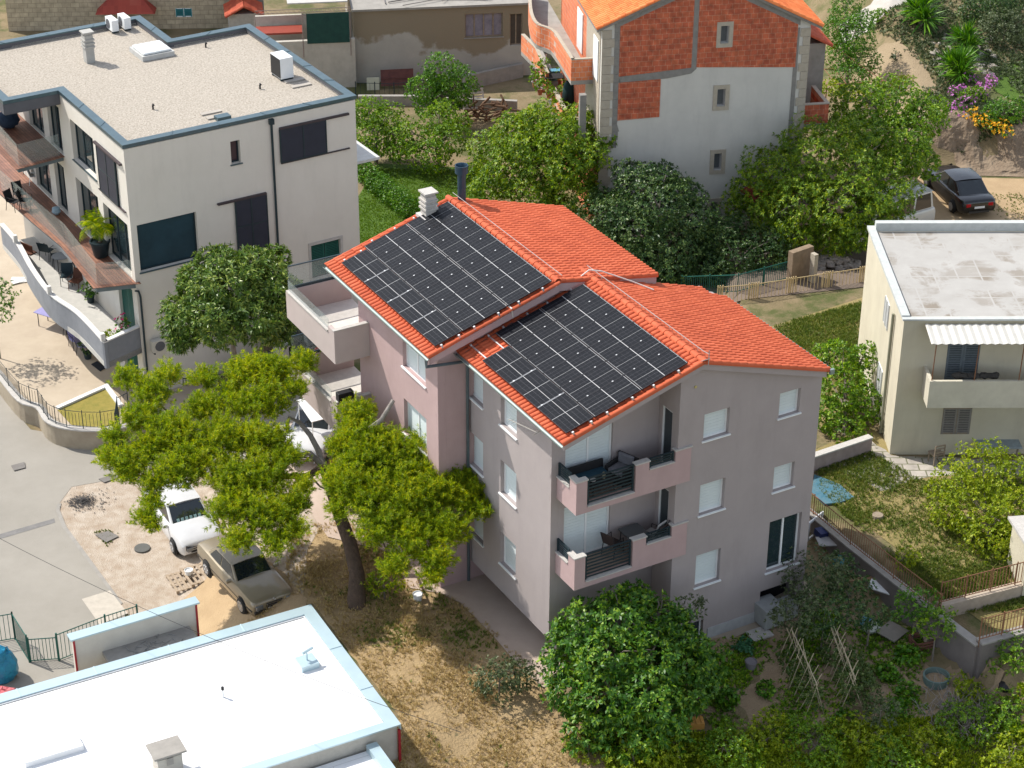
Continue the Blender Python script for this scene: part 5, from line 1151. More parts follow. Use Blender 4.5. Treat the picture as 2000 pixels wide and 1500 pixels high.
for i in range(14): q.tube([(R.uniform(0, ol_), R.uniform(-.1, 3), za_+.2), (R.uniform(0, ol_), R.uniform(-.1, 3), za_+.25)], R.uniform(.02, .05), 5)
single('old_pipes', q, mat('pipe_mix', (.22, .2, .19), .8), 'old pipes and poles lying on the flat roof of the old house', 'pipes', OM)
# lower annexe left of it with green cloth
AM_ = OM; AT = thing('workshop', 'low workshop with open terrace, green screen cloth and metal truss', 'shed', AM_)
a0 = op(500, 80).x
q = MB(); q.box(a0-3, -.001, -.6, -.35, -1.5, op(600, 80, -.6).z); q.box(a0, -.001, 1.8, 2.0, -1.5, 2.6); q.box(a0-3, -.001, -.349, 4, .6, op(600, 80, -.6).z-.9); q.build('wall', plas2, AT)
q = MB(); x0_, x1_ = op(597, 30).x, op(680, 30).x; q.box(x0_, x1_, -.66, -.62, op(640, 80, -.6).z-.1, op(640, 25, -.6).z); q.build('green_cloth', mat('green_cloth', (.018, .07, .055), .8, (.012, .045, .04), 3), AT)
q = MB(); zt_ = op(640, 22, -.6).z
for dz in (0, .18): q.tube([(a0, -.6, zt_+dz), (x1_+.1, -.6, zt_+dz)], .02, 5)
xx = a0
while xx < x1_: q.tube([(xx, -.6, zt_), (xx+.12, -.6, zt_+.18), (xx+.24, -.6, zt_)], .012, 4); xx += .24
for xx in (a0, x1_+.05, (a0+x1_)/2): q.tube([(xx, -.6, 1), (xx, -.6, zt_)], .03, 6)
q.build('truss', mat('old_metal', (.32, .25, .22), .8), AT)
q = MB(); q.box(a0, a0+2.6, .4, 1.6, 2.0, 2.1); q.build('red_board', mat('red_board', (.28, .05, .03), .7), AT)
q = MB(); q.box(a0+1.8, x1_, .2, 6, zt_+.2, zt_+.26); q.build('sheet_roof', mat('sheet_metal', (.5, .48, .44), .6), AT)
# stone block house top left
sz = 5.0; sa_, sb2 = at(18, 66, -1), at(505, 30, -1); san = math.atan2(at(400, 5, 2).y-at(50, 10, 2).y, at(400, 5, 2).x-at(50, 10, 2).x)
XM = frame((sa_.x, sa_.y, 0), san); XI = XM.inverted()
XT = thing('stone_house', 'beige stone block house at the top left corner with teal shutters', 'house', XM); xF = Wall((0, 0, 0), (1, 0, 0), (0, -1, 0))
def xp(px, py, y=0.):
    r = (FW+RT*((px-1000)/F)-UP*((py-750)/F)); n = (XM.to_3x3()@V(0, 1, 0)); p0 = XM@V(0, y, 0); return XI@(CAM+r*((p0-CAM).dot(n)/r.dot(n)))
ww, we = xp(342, 16), xp(376, 33); xe = xp(505, 10).x
q = MB(); q.plate([(0, -3), (xe, -3), (xe, 5), (0, 5)], [(ww.x, we.x, we.z, ww.z)], lambda x, z, d: xF.T(x, z, d), .3); q.box(0, .3, .31, 6, -3, 5); q.build('wall', brickmat('stone_block', (.44, .37, .26), (.36, .30, .21), (.24, .20, .14), .5, .28, .015, 'xz', off=.5), XT)
window(xF, XT, ww.x, we.x, we.z, ww.z, kind='louvre', split=2, leaf_m=mat('teal_shutter', (.03, .2, .22), .6), sill=False, rec=.03)
cx, cz = xp(245, 12), 0
q = MB(); xa, xb = xp(187, 26, -.9).x, xp(303, 24, -.9).x; zb_, zt2 = xp(240, 26, -.9).z, xp(240, 26, -.9).z+.75
q.add([(xa, -1.1, zb_), (xb, -1.1, zb_), (xb, -.02, zb_), (xa, -.02, zb_), (xa+.8, -.3, zt2), (xb-.8, -.3, zt2), (xb-.8, -.02, zt2), (xa+.8, -.02, zt2)], [(3, 2, 1, 0), (4, 5, 6, 7), (0, 1, 5, 4), (1, 2, 6, 5), (2, 3, 7, 6), (3, 0, 4, 7)]); q.build('porch_roof', tilemat('dark_red_tile', (.22, .04, .03), (.33, .06, .04), (.36, .10, .07)), XT)
q = MB(); q.box(xe, xe+.3, -.1, .2, -3, 5); q.build('corner_pipe', conc, XT)
# little tiled shed
cs = at(478, 60, -.5); hM = frame(cs, san+.1); hT = thing('garden_shed', 'small cream shed with dark orange gabled tile roof at the top', 'shed', hM)
q = MB(); q.box(-.9, .9, -.8, .8, -1, 1.3); q.build('wall', stonec, hT)
tiles('roof_tiles', tile2, hT, (-1.1, -1.1, 1.25), (-1.1, 1.1, 1.25), (0, -1.1, 1.85), (0, 1.1, 1.85)); tiles('roof_tiles', tile2, hT, (1.1, 1.1, 1.25), (1.1, -1.1, 1.25), (0, 1.1, 1.85), (0, -1.1, 1.85))
# small tiled porch under the trees
cs = gp(1500, 445); hM = frame(cs, rad(50)); hT = thing('gate_porch', 'small dark red tiled porch roof half hidden under the trees', 'shed', hM)
q = MB(); q.box(-.9, .9, .5, .8, 0, 1.6); q.build('wall', kst, hT); tiles('roof_tiles', MATS['dark_red_tile'], hT, (-1.2, -.9, 1.5), (1.2, -.9, 1.5), (-1.2, .9, 2.1), (1.2, .9, 2.1))
# pale wall corner at the right edge
q = MB(); q.box(0, 3, 0, 1.6, -.3, 1.75); single('side_house', q, cream, 'corner of a cream house cut by the right edge of the view', 'house', frame(at(1998, 1150, 0), rad(8)))
o = bpy.context.scene.objects.get('side_house')
q = MB(); q.box(-.15, 3.2, -.15, 1.75, 1.751, 1.85); q.build('roof_edge', stonec, o)
# power line
def wire(name, label, pts, r=.008):
    c0 = Vector(pts[0]); q = MB(); q.tube([Vector(p)-c0 for p in pts], r, 5); single(name, q, black, label, 'cable', Matrix.Translation(c0))
A_, B_ = at(-60, 1020, 2.2), at(900, 1430, 4.5)
wire('overhead_cable', 'thin overhead cable crossing the road and the white roof', [A_.lerp(B_, t)-V(0, 0, 4*.5*t*(1-t)) for t in [i/20 for i in range(21)]])

# ================================================================ VEGETATION
def unit(a): return a/np.maximum(np.linalg.norm(a, axis=1, keepdims=True), 1e-9)
def leaves(C, D, k, ln, wd, spread=(.5, 1.4), droop=0., jit=.25, rs=NR):
    """k leaves fanning out of every twig tip C along D; returns vertex and face arrays"""
    n = len(C); C = np.repeat(C, k, 0); D = np.repeat(D, k, 0); N_ = n*k
    rnd = unit(rs.normal(size=(N_, 3))); perp = unit(rnd-D*(rnd*D).sum(1, keepdims=True))
    ph = rs.uniform(spread[0], spread[1], (N_, 1)); d = unit(D*np.cos(ph)+perp*np.sin(ph)-np.array([0, 0, droop]))
    l = ln*rs.uniform(1-jit, 1+jit, (N_, 1)); s = unit(np.cross(d, D+rs.normal(size=(N_, 3))*.25)); w2 = wd*rs.uniform(1-jit, 1+jit, (N_, 1))/2
    dr = np.array([0, 0, -1.])*l*.12
    v = np.stack([C, C+d*l*.5+s*w2, C+d*l+dr, C+d*l*.5-s*w2], 1).reshape(-1, 3)
    return v
def leafmesh(name, vs, mt, par=None):
    n = len(vs)//4; me = bpy.data.meshes.new(name); me.vertices.add(len(vs)); me.vertices.foreach_set('co', vs.astype(np.float32).ravel())
    me.loops.add(n*4); me.loops.foreach_set('vertex_index', np.arange(n*4, dtype=np.int32)); me.polygons.add(n)
    me.polygons.foreach_set('loop_start', np.arange(0, n*4, 4, dtype=np.int32)); me.polygons.foreach_set('loop_total', np.full(n, 4, dtype=np.int32))
    me.update(); me.validate(); me.materials.append(mt)
    o = bpy.data.objects.new(name, me); scene.collection.objects.link(o)
    if par is not None: o.parent = par
    return o
def clumps_points(cl, dens, rs, inner=.35, up=.35, lump=.22):
    """twig tips scattered in the outer part of overlapping ellipsoids"""
    Cs, Ds = [], []
    for (x, y, z, rx, ry, rz_) in cl:
        area = 4*math.pi*((rx*ry+ry*rz_+rx*rz_)/3); n = max(6, int(area*dens))
        d = unit(rs.normal(size=(n, 3))); r = np.where(rs.uniform(size=n) < inner, rs.uniform(.35, .85, n), rs.uniform(.82, 1.04, n))[:, None]
        ph = rs.uniform(0, 6.28, 6); f = rs.normal(size=(6, 3))*3.2
        lp_ = sum(np.sin(d@f[i]+ph[i]) for i in range(6))[:, None]/6; r = r*(1+lump*lp_*1.6)
        p = np.array([x, y, z])+d*r*np.array([rx, ry, rz_]); Cs.append(p); Ds.append(unit(d+np.array([0, 0, up])+rs.normal(size=(n, 3))*.25))
    C, D = np.concatenate(Cs), np.concatenate(Ds)
    C = C+rs.normal(size=C.shape)*.055
    keep = np.ones(len(C), bool)                       # drop tips deep inside other clumps
    for (x, y, z, rx, ry, rz_) in cl:
        q = ((C-np.array([x, y, z]))/np.array([rx, ry, rz_])); keep &= ~((q**2).sum(1) < .30)
    return C[keep], D[keep]
def plant(name, label, cat, base, cl, mt, dens=30, k=7, ln=.12, wd=.05, spread=(.5, 1.4), droop=0., seed=1, trunk=None, tr=.12, barkm=None, up=.35, inner=.35, group=None, lump=.22, limbs=8, crown='crown'):
    rs = np.random.RandomState(seed); base = Vector(base); t = thing(name, label, cat, Matrix.Translation(base), group)
    cl = [(c[0]-base.x, c[1]-base.y, c[2]-base.z, c[3], c[4], c[5]) for c in cl]
    dens *= 1.75; ln *= .9; C, D = clumps_points(cl, dens, rs, inner, up, lump); leafmesh(crown, leaves(C, D, k, ln, wd, spread, droop, rs=rs), mt, t)
    if tr:
        q = MB(); rq = random.Random(seed); cen = V(sum(c[0] for c in cl)/len(cl), sum(c[1] for c in cl)/len(cl), sum(c[2] for c in cl)/len(cl))
        if trunk is None: trunk = [V(0, 0, -.1), V(cen.x*.3, cen.y*.3, cen.z*.4), V(cen.x*.7, cen.y*.7, cen.z*.75)]
        else: trunk = [Vector(p)-base for p in trunk]
        n = len(trunk); q.tube(trunk, [tr*(1-.5*i/(n-1)) for i in range(n)], 9)
        for c in sorted(cl, key=lambda c: -c[3])[:limbs]:
            e = V(c[0], c[1], c[2]+c[5]*.3); s = trunk[-1] if rq.random() < .6 else trunk[-2].lerp(trunk[-1], .6); m_ = s.lerp(e, .5)+V(rq.uniform(-.2, .2), rq.uniform(-.2, .2), rq.uniform(-.1, .3))
            q.tube([s, m_, e], [tr*.42, tr*.26, tr*.08], 6)
            for j in range(3):
                e2 = e+V(rq.uniform(-1, 1)*c[3]*.8, rq.uniform(-1, 1)*c[4]*.8, rq.uniform(-.3, .8)*c[5]); q.tube([m_.lerp(e, .5), e.lerp(e2, .5)+V(0, 0, .05), e2], [tr*.16, tr*.1, tr*.03], 5)
        q.build('trunk', barkm or bark2, t, smooth=True)
    return t
def cr(lst):    # (px, py, z, r[, rz]) -> ellipsoids at real positions
    out = []
    for c in lst:
        p = at(c[0], c[1], c[2]); r = c[3]; out.append((p.x, p.y, p.z, r, r, c[4] if len(c) > 4 else r*.8))
    return out
pinem = leafmat('pine_needles', (.06, .12, .004), (.22, .32, .004), (.55, .52, .008), .6, .35)
loqm = leafmat('loquat_leaves', (0.037, 0.085, 0.015), (0.110, 0.195, 0.027), (0.317, 0.378, 0.073), .38, .15)
figm = leafmat('fig_leaves', (0.022, 0.079, 0.010), (0.067, 0.177, 0.015), (0.244, 0.366, 0.024), .45, .2)
walm = leafmat('walnut_leaves', (0.039, 0.091, 0.006), (0.134, 0.244, 0.010), (0.366, 0.439, 0.018), .5, .25)
citm = leafmat('citrus_leaves', (0.024, 0.085, 0.006), (0.073, 0.195, 0.010), (0.207, 0.366, 0.024), .4, .2)
darkm = leafmat('dark_leaves', (0.017, 0.049, 0.015), (0.043, 0.098, 0.022), (0.171, 0.244, 0.061), .42, .12)
midm = leafmat('mid_leaves', (0.043, 0.110, 0.007), (0.122, 0.244, 0.012), (0.317, 0.439, 0.024), .45, .25)
brim = leafmat('bright_leaves', (.10, .16, .006), (.25, .33, .008), (.45, .47, .03), .5, .3)
olim = leafmat('olive_leaves', (0.043, 0.067, 0.027), (0.085, 0.116, 0.043), (0.159, 0.183, 0.085), .5, .15)
grsm = leafmat('grass_blades', (.06, .11, .012), (.13, .18, .025), (.28, .27, .06), .6, .2)
drgm = leafmat('dry_blades', (.28, .19, .07), (.46, .34, .14), (.56, .45, .22), .7, .15)
pinkf = leafmat('pink_petals', (.5, .06, .2), (.62, .10, .30), (.7, .25, .45), .6, .2)
yelf = leafmat('orange_petals', (.75, .33, .01), (.8, .45, .02), (.8, .55, .05), .6, .2)
purf = leafmat('purple_petals', (.42, .12, .36), (.55, .2, .5), (.62, .3, .58), .6, .2)
whtf = leafmat('white_petals', (.6, .55, .5), (.75, .7, .66), (.7, .4, .5), .6, .1)

# --- the pine
pb = gp(695, 1188); rs = np.random.RandomState(3)
PT = thing('pine_tree', 'leaning umbrella pine with dark trunk and bright yellow green tufts', 'tree', Matrix.Translation(pb))
def pw_(px, py, z): return at(px, py, z)-pb
def zl_(py): return 1.9+(1090-py)/390*3.2
def zr_(py): return 1.5+(1150-py)/370*3.3
Lc = [(250, 745, .55), (300, 770, .7), (330, 735, .5), (400, 745, .55), (398, 800, .6), (275, 820, .75), (225, 860, .5), (215, 900, .5), (260, 905, .75), (340, 850, .95), (300, 950, .5), (430, 860, .95), (350, 925, .9),
      (445, 930, .85), (470, 800, .6), (480, 735, .75), (535, 735, .8), (590, 715, .55), (520, 790, .85), (575, 765, .5), (500, 870, .9), (540, 860, .55), (520, 935, .9), (450, 1000, .8), (520, 1010, .95), (580, 985, .5), (575, 1040, .5),
      (470, 1060, .6), (540, 1065, .55), (280, 1015, .4), (300, 1030, .3), (300, 880, .7), (380, 900, .8), (250, 930, .5), (470, 960, .8), (560, 900, .6), (590, 955, .45), (500, 720, .45), (560, 1000, .6), (300, 985, .4), (410, 800, .6), (450, 770, .4)]
Rc = [(690, 820, .6), (715, 870, .75), (660, 940, .5), (700, 950, .75), (770, 900, .8), (830, 880, .65), (870, 900, .45), (860, 960, .7), (800, 980, .85), (910, 970, .6), (935, 1000, .45), (740, 1040, .7), (810, 1060, .7), (880, 1040, .6),
      (850, 1100, .55), (770, 1110, .45), (845, 1130, .3), (665, 1000, .4), (700, 900, .6), (705, 815, .45), (690, 860, .55), (750, 870, .55), (680, 960, .6), (725, 990, .6), (760, 960, .7), (830, 930, .6), (850, 1030, .6), (720, 900, .7), (790, 930, .6), (880, 960, .6), (900, 935, .4), (930, 960, .42), (780, 1020, .6), (690, 910, .5), (660, 880, .35)]
Pc = [(x, y, zl_(y), r*1.1) for x, y, r in Lc]+[(x, y, zr_(y), r*1.3) for x, y, r in Rc]
cl = []
for x, y, z, r in Pc:
    p = pw_(x, y, z); r *= .86; cl.append((p.x, p.y, p.z, r, r, r*.85))
    for j in range(3):
        a = R.uniform(0, 6.28); rr_ = r*.55; cl.append((p.x+math.cos(a)*r*.7, p.y+math.sin(a)*r*.9, p.z+R.uniform(-.25, .3), rr_, rr_, rr_*.8))
Cs, Ds = [], []
for x, y, z, r in Pc:
    p = np.array(tuple(pw_(x, y, z))); n = int(330*r*r+30)
    for j in range(n):
        st = p+unit(rs.normal(size=(1, 3)))[0]*np.array([1, 1, .75])*r*rs.uniform(0, 1)**.5*.88; d = unit(rs.normal(size=(1, 3))*np.array([[1, 1, .6]])*.75+np.array([[0, 0, .85]]))[0]
        L0 = rs.uniform(.16, .5)*(.6+.6*r); m_ = max(2, int(L0/.07))
        for q_ in range(m_):
            d = unit((d+np.array([0, 0, .07])+rs.normal(size=3)*.10)[None])[0]; st = st+d*.07; Cs.append(st+rs.normal(size=3)*.02); Ds.append(d)
C, D = np.array(Cs), np.array(Ds)
leafmesh('needles', leaves(C, D, 9, .15, .018, (.2, 1.1), 0, rs=rs), pinem, PT)
q = MB()
trk = [pb+V(0, 0, -.3)]+[at(*a) for a in ((697, 1120, -.1), (683, 1060, .6), (665, 1010, 1.2), (655, 985, 1.5), (645, 945, 2.0), (632, 912, 2.5))]
q.tube([p-pb for p in trk], [.36, .27, .245, .225, .21, .20, .19], 12)
grey = MB()
def limb(mb, pts, r0, r1): n = len(pts); mb.tube([at(*p)-pb for p in pts], [r0+(r1-r0)*i/(n-1) for i in range(n)], 8)
limb(q, [(655, 985, 1.5), (690, 950, 2.1), (740, 930, 2.3), (800, 920, 2.4), (870, 960, 2.0)], .15, .04)
limb(q, [(632, 912, 2.6), (600, 930, 2.6), (540, 930, 2.8), (450, 910, 3.1), (350, 900, 3.2), (250, 900, 3.1)], .15, .03)
limb(q, [(540, 930, 2.8), (500, 870, 3.4), (500, 800, 4.0), (530, 740, 4.4)], .10, .02); limb(q, [(450, 910, 3.1), (380, 850, 3.6), (300, 780, 4.1)], .08, .02)
limb(q, [(540, 930, 2.8), (520, 1000, 2.2), (480, 1060, 1.7)], .08, .02); limb(q, [(740, 930, 2.3), (800, 1000, 1.6), (850, 1100, 1.0)], .07, .015)
limb(q, [(690, 950, 2.1), (740, 1040, 1.4), (770, 1110, 0.8)], .05, .015)
q.build('trunk', bark, PT, smooth=True)
limb(grey, [(632, 912, 2.6), (622, 880, 3.0), (606, 850, 3.3), (585, 825, 3.5), (565, 815, 3.5), (560, 840, 3.2)], .13, .05)
limb(grey, [(632, 912, 2.6), (605, 885, 3.1), (575, 890, 2.9), (545, 925, 2.7)], .12, .07)
limb(grey, [(700, 850, 3.2), (725, 835, 4.6), (745, 820, 4.9), (768, 782, 5.4)], .11, .075)
limb(grey, [(700, 850, 3.2), (712, 835, 3.4), (760, 838, 3.3), (790, 850, 3.2), (820, 870, 2.9)], .13, .05)
limb(grey, [(640, 940, 2.1), (665, 900, 2.6), (700, 850, 3.2)], .09, .10)
limb(grey, [(725, 835, 4.6), (740, 825, 3.7), (790, 818, 3.6)], .03, .01); limb(grey, [(820, 870, 2.9), (850, 900, 2.6), (900, 930, 2.5)], .04, .008)
limb(grey, [(606, 930, 2.2), (625, 950, 1.8), (655, 965, 1.4)], .04, .03)
grey.build('bare_limbs', mat('dead_wood', (.36, .33, .30), .9, (.15, .13, .11), 5, .3, .5, 30), PT, smooth=True)

# --- loquat in front of the cream building
lz = yz
plant('loquat_tree', 'round loquat tree with long glossy leaves in front of the cream wall', 'tree', at(472, 800, -2.7), cr([(455, 560, 4.3, 1.35), (395, 580, 3.9, 1.05), (525, 560, 4.1, 1.1), (360, 630, 3.2, .85), (425, 625, 3.5, 1.1), (505, 620, 3.4, 1.1), (560, 575, 3.6, .75), (355, 660, 2.7, .6),
      (430, 515, 4.9, .9), (495, 520, 4.8, .85), (540, 500, 4.7, .5), (385, 545, 4.4, .7), (340, 600, 3.6, .5), (565, 620, 3.0, .6), (540, 640, 2.8, .7)]), loqm, 26, 9, .24, .062, (.5, 1.5), .05, 21, tr=.17,
      trunk=[at(472, 800, -2.7), at(468, 740, -.9), at(457, 690, .5), at(450, 640, 1.8)], up=.3)
# --- fig in front of the apartment building
plant('fig_tree', 'broad dark green fig tree in front of the grey apartment corner', 'tree', gp(1230, 1400), cr([(1140, 1230, 1.2, 1.0), (1210, 1210, 1.6, 1.1), (1290, 1215, 1.3, .95), (1110, 1290, .7, .85), (1190, 1290, 1.0, 1.2), (1280, 1290, .9, 1.15), (1350, 1290, .5, .9), (1110, 1350, .1, .75),
      (1180, 1370, .2, 1.1), (1270, 1370, .2, 1.15), (1345, 1350, .0, .85), (1150, 1420, -.6, .8), (1230, 1430, -.6, .95), (1300, 1420, -.6, .8), (1385, 1300, .0, .6), (1110, 1240, .8, .6), (1320, 1245, 1.1, .7), (1240, 1180, 2.0, .7)]), figm, 24, 8, .19, .075, (.5, 1.5), .1, 22, lump=.45, tr=.2)
# --- rear trees
plant('walnut_tree', 'large light green walnut tree in front of the white gable wall', 'tree', gp(1590, 480), cr([(1470, 290, 2.6, 1.3), (1530, 330, 2.8, 1.6), (1480, 370, 1.6, 1.2), (1600, 320, 3.4, 1.9), (1680, 330, 3.2, 1.9), (1560, 410, 1.8, 1.7), (1650, 400, 2.2, 1.9), (1730, 370, 2.4, 1.5), (1500, 430, .6, 1.0), (1700, 430, 1.3, 1.5),
      (1620, 460, .5, 1.1), (1540, 480, -.2, .9), (1440, 400, .9, .7), (1760, 300, 3.0, 1.1), (1450, 330, 1.8, .8), (1640, 270, 4.3, 1.1), (1580, 280, 3.8, 1.1), (1700, 280, 3.9, 1.2), (1560, 460, .6, 1.0), (1660, 460, .8, 1.1), (1740, 430, 1.2, .9)]), walm, 13, 10, .20, .05, (.5, 1.5), .25, 23, tr=.22, lump=.5, inner=.25)
plant('broadleaf_tree', 'dense green tree behind the walnut tree beside the rock bank', 'tree', gp(1760, 330), cr([(1690, 205, 4.2, 1.5), (1750, 200, 4.3, 1.5), (1810, 215, 3.9, 1.1), (1800, 240, 3.7, 1.1), (1680, 260, 3.6, 1.2), (1760, 280, 3.1, 1.6), (1720, 290, 3.0, 1.5), (1800, 320, 2.0, 1.0), (1650, 235, 3.6, .8)]), midm, 16, 8, .17, .06, (.5, 1.4), .1, 24, tr=.2)
plant('ash_tree', 'tall airy green tree left of the white gable wall', 'tree', gp(1080, 420), cr([(960, 290, 2.2, 1.0), (1010, 270, 3.2, 1.3), (1070, 250, 3.8, 1.3), (1120, 270, 3.6, 1.2), (1000, 330, 2.0, 1.4), (1070, 330, 2.4, 1.5), (1140, 330, 2.2, 1.3), (960, 360, .8, 1.1), (1040, 375, 1.2, 1.4), (1120, 385, 1.3, 1.3), (1170, 290, 3.0, .8),
      (1060, 220, 4.6, .7), (1150, 240, 4.2, .5), (1175, 350, 1.7, .8), (930, 330, 1.0, .6), (1215, 265, 3.6, .45), (1195, 250, 3.6, .35), (1110, 320, 3.2, 1.0), (1150, 300, 3.6, 1.0), (1090, 270, 4.2, 1.1), (1030, 290, 3.4, 1.0), (1040, 240, 4.3, .8), (1130, 225, 4.8, .6), (1000, 240, 3.9, .6), (1185, 270, 4.0, .5)]), walm, 17, 9, .18, .06, (.5, 1.5), .2, 25, tr=.18, lump=.32)
plant('evergreen_tree', 'big dark evergreen tree with pale leaf tips behind the orange roof', 'tree', gp(1290, 540), cr([(1250, 370, 2.4, 1.3), (1200, 420, 1.6, 1.3), (1290, 400, 2.2, 1.6), (1350, 430, 1.6, 1.2), (1240, 450, 1.2, 1.5), (1320, 480, .6, 1.5), (1370, 490, .2, .9), (1260, 500, .2, 1.3), (1190, 460, .7, 1.0), (1180, 390, 1.8, .7), (1290, 345, 3.0, .8), (1330, 380, 2.2, 1.0), (1400, 460, .8, 1.0), (1380, 520, -.2, .9), (1230, 340, 2.9, .8), (1310, 530, -.1, 1.0)]), darkm, 26, 8, .17, .055, (.5, 1.5), .05, 26, tr=.22)
plant('shrub_tree', 'dull green shrub linking the dark evergreen and the gate porch', 'shrub', gp(1420, 560), cr([(1400, 460, .9, .9), (1440, 500, .4, 1.0), (1480, 470, .6, .8), (1400, 530, -.3, .9), (1500, 500, .3, .8), (1450, 530, -.3, .7), (1520, 470, .8, .7), (1440, 440, 1.0, .7)]), darkm, 24, 8, .14, .045, seed=27, tr=.08)
plant('citrus_tree', 'round dark green citrus tree against the old house', 'tree', gp(865, 225), cr([(865, 140, 2.0, 1.1), (830, 170, 1.2, 1.0), (895, 165, 1.5, 1.0), (860, 195, .6, 1.1), (830, 210, .2, .6), (900, 190, .8, .6)]), citm, 26, 7, .14, .055, seed=28, tr=.12)
plant('citrus_tree', 'spreading yellow green citrus tree at the lawn edge, nearest the pallet', 'tree', gp(860, 325), cr([(860, 230, 1.6, 1.0), (800, 270, .8, 1.0), (880, 270, 1.0, 1.0), (840, 300, .3, 1.1), (780, 295, .2, .7), (900, 240, 1.2, .6)]), midm, 24, 7, .14, .055, seed=29, tr=.12)
plant('citrus_tree', 'yellow green citrus tree touching the cream building, left of the lawn', 'tree', gp(735, 320), cr([(720, 220, 1.6, 1.0), (760, 230, 1.4, .9), (730, 270, .6, 1.1), (775, 270, .6, .8), (710, 290, .2, .8), (705, 230, 1.3, .7)]), midm, 24, 7, .14, .055, seed=30, tr=.12)
hd = [(690, 335), (710, 350), (735, 375), (760, 395), (785, 415), (810, 430)]
cl = []
for i in range(len(hd)-1):
    a, b2 = gp(*hd[i]), gp(*hd[i+1])
    for j in range(3): p = a.lerp(b2, j/3); cl.append((p.x, p.y, p.z+.55, .5, .5, .6))
plant('hedge', 'clipped green hedge crossing the lawn', 'hedge', gp(750, 390), cl, citm, 40, 6, .10, .045, seed=31, tr=0)
plant('young_tree', 'sprawling pale green tree between the orange roof and the cream house', 'tree', gp(1650, 850), cr([(1640, 700, 1.8, .8), (1690, 700, 1.8, .7), (1650, 760, 1.2, 1.1), (1620, 810, .6, .7), (1690, 790, .8, .8), (1650, 840, .2, .8), (1610, 690, 1.8, .5)]), midm, 26, 7, .15, .06, seed=32, tr=.1)
plant('laurel_shrub', 'bright yellow green shrub beside the cream house yard', 'shrub', gp(1930, 1060), cr([(1920, 915, 2.0, 1.1), (1875, 950, 1.4, 1.0), (1965, 940, 1.7, 1.1), (1900, 990, 1.0, 1.2), (1985, 995, 1.2, 1.2), (1940, 1045, .6, 1.0), (1850, 1000, .7, .6), (1995, 1060, .6, .7)]), brim, 26, 7, .13, .05, seed=33, tr=.08, lump=.3)
plant('cypress', 'dark bushy conifer right of the brick house', 'tree', gp(1650, 200), cr([(1650, 20, 4.2, .9, 1.2), (1670, 70, 3.3, 1.1, 1.2), (1640, 110, 2.2, .9), (1690, 120, 2.0, .9), (1630, 60, 3.2, .9), (1660, 150, 1.6, 1.0), (1680, 40, 3.6, .8)]), citm, 30, 7, .13, .04, seed=34, tr=.15)
plant('vine', 'yellowish vine climbing on the rusty pergola', 'vine', gp(1640, 260), cr([(1620, 170, 1.9, .7, .3), (1660, 180, 1.8, .7, .3), (1640, 90, 2.4, .5), (1690, 190, 1.5, .5)]), brim, 20, 6, .13, .09, seed=35, tr=.04)
def yucca(label, px, py, h, ln, n, seed, mt, grp=None):
    rs = np.random.RandomState(seed); base = gp(px, py); t = thing('yucca', label, 'yucca', Matrix.Translation(base), grp); q = MB(); hs = []
    for i in range(n):
        a = i*2.4; e = V(math.cos(a)*.35*ln*(i > 0), math.sin(a)*.35*ln*(i > 0), h*(1-.25*(i % 3))); hs.append(e); q.tube([(0, 0, -.1), e*.5, e], [.1, .08, .07], 6)
    q.build('trunk', bark2, t); C = np.array([tuple(e) for e in hs]); D = unit(C*np.array([1, 1, 0])*1.2+np.array([0, 0, 1.])); vs = leaves(C, D, 110, ln, .055*ln+.02, (.1, 1.75), .05, rs=rs); leafmesh('crown', vs, mt, t); return t
def palm(label, px, py, h, ln=1.0, n=26, seed=1, mt=brim, name='palm', grp=None, M=None):
    rs = np.random.RandomState(seed); base = gp(px, py) if M is None else M; t = thing(name, label, 'palm', Matrix.Translation(base), grp)
    q = MB(); q.tube([(0, 0, -.1), (.02, .0, h*.5), (0, 0, h)], [.13*ln, .10*ln, .11*ln], 8); q.build('trunk', bark2, t)
    vs = []
    for i in range(n):
        a = rs.uniform(0, 6.28); el = rs.uniform(.1, 1.25); L0 = ln*rs.uniform(.8, 1.1); p = np.array([0, 0, h]); d = np.array([math.cos(a)*math.cos(el), math.sin(a)*math.cos(el), math.sin(el)]); st = 9
        for j in range(st):
            q2 = p+d*L0/st; d = d+np.array([0, 0, -.20]); d /= np.linalg.norm(d); sd_ = np.cross(d, [0, 0, 1.]); sd_ /= max(1e-6, np.linalg.norm(sd_)); wl = ln*.24*math.sin(math.pi*(j+1)/(st+1))
            for s in (-1, 1):
                for tt in (0, .33, .66):
                    b_ = p+(q2-p)*tt; tip = b_+sd_*s*wl+d*wl*.6+np.array([0, 0, -wl*.35]); vs += [b_, b_+(q2-p)*.10, tip, b_+sd_*s*wl*.45+d*wl*.25]
            p = q2
    leafmesh('crown', np.array(vs), mt, t); return t
yucca('spiky yucca by the path, largest in the upper right garden', 1800, 50, 1.0, 1.3, 3, 41, citm)
yucca('green spiky yucca in the middle of the upper right garden', 1885, 105, .9, 1.1, 3, 42, citm); yucca('low spiky yucca in front of the others in the upper garden', 1870, 150, .6, 1.2, 4, 43, citm)
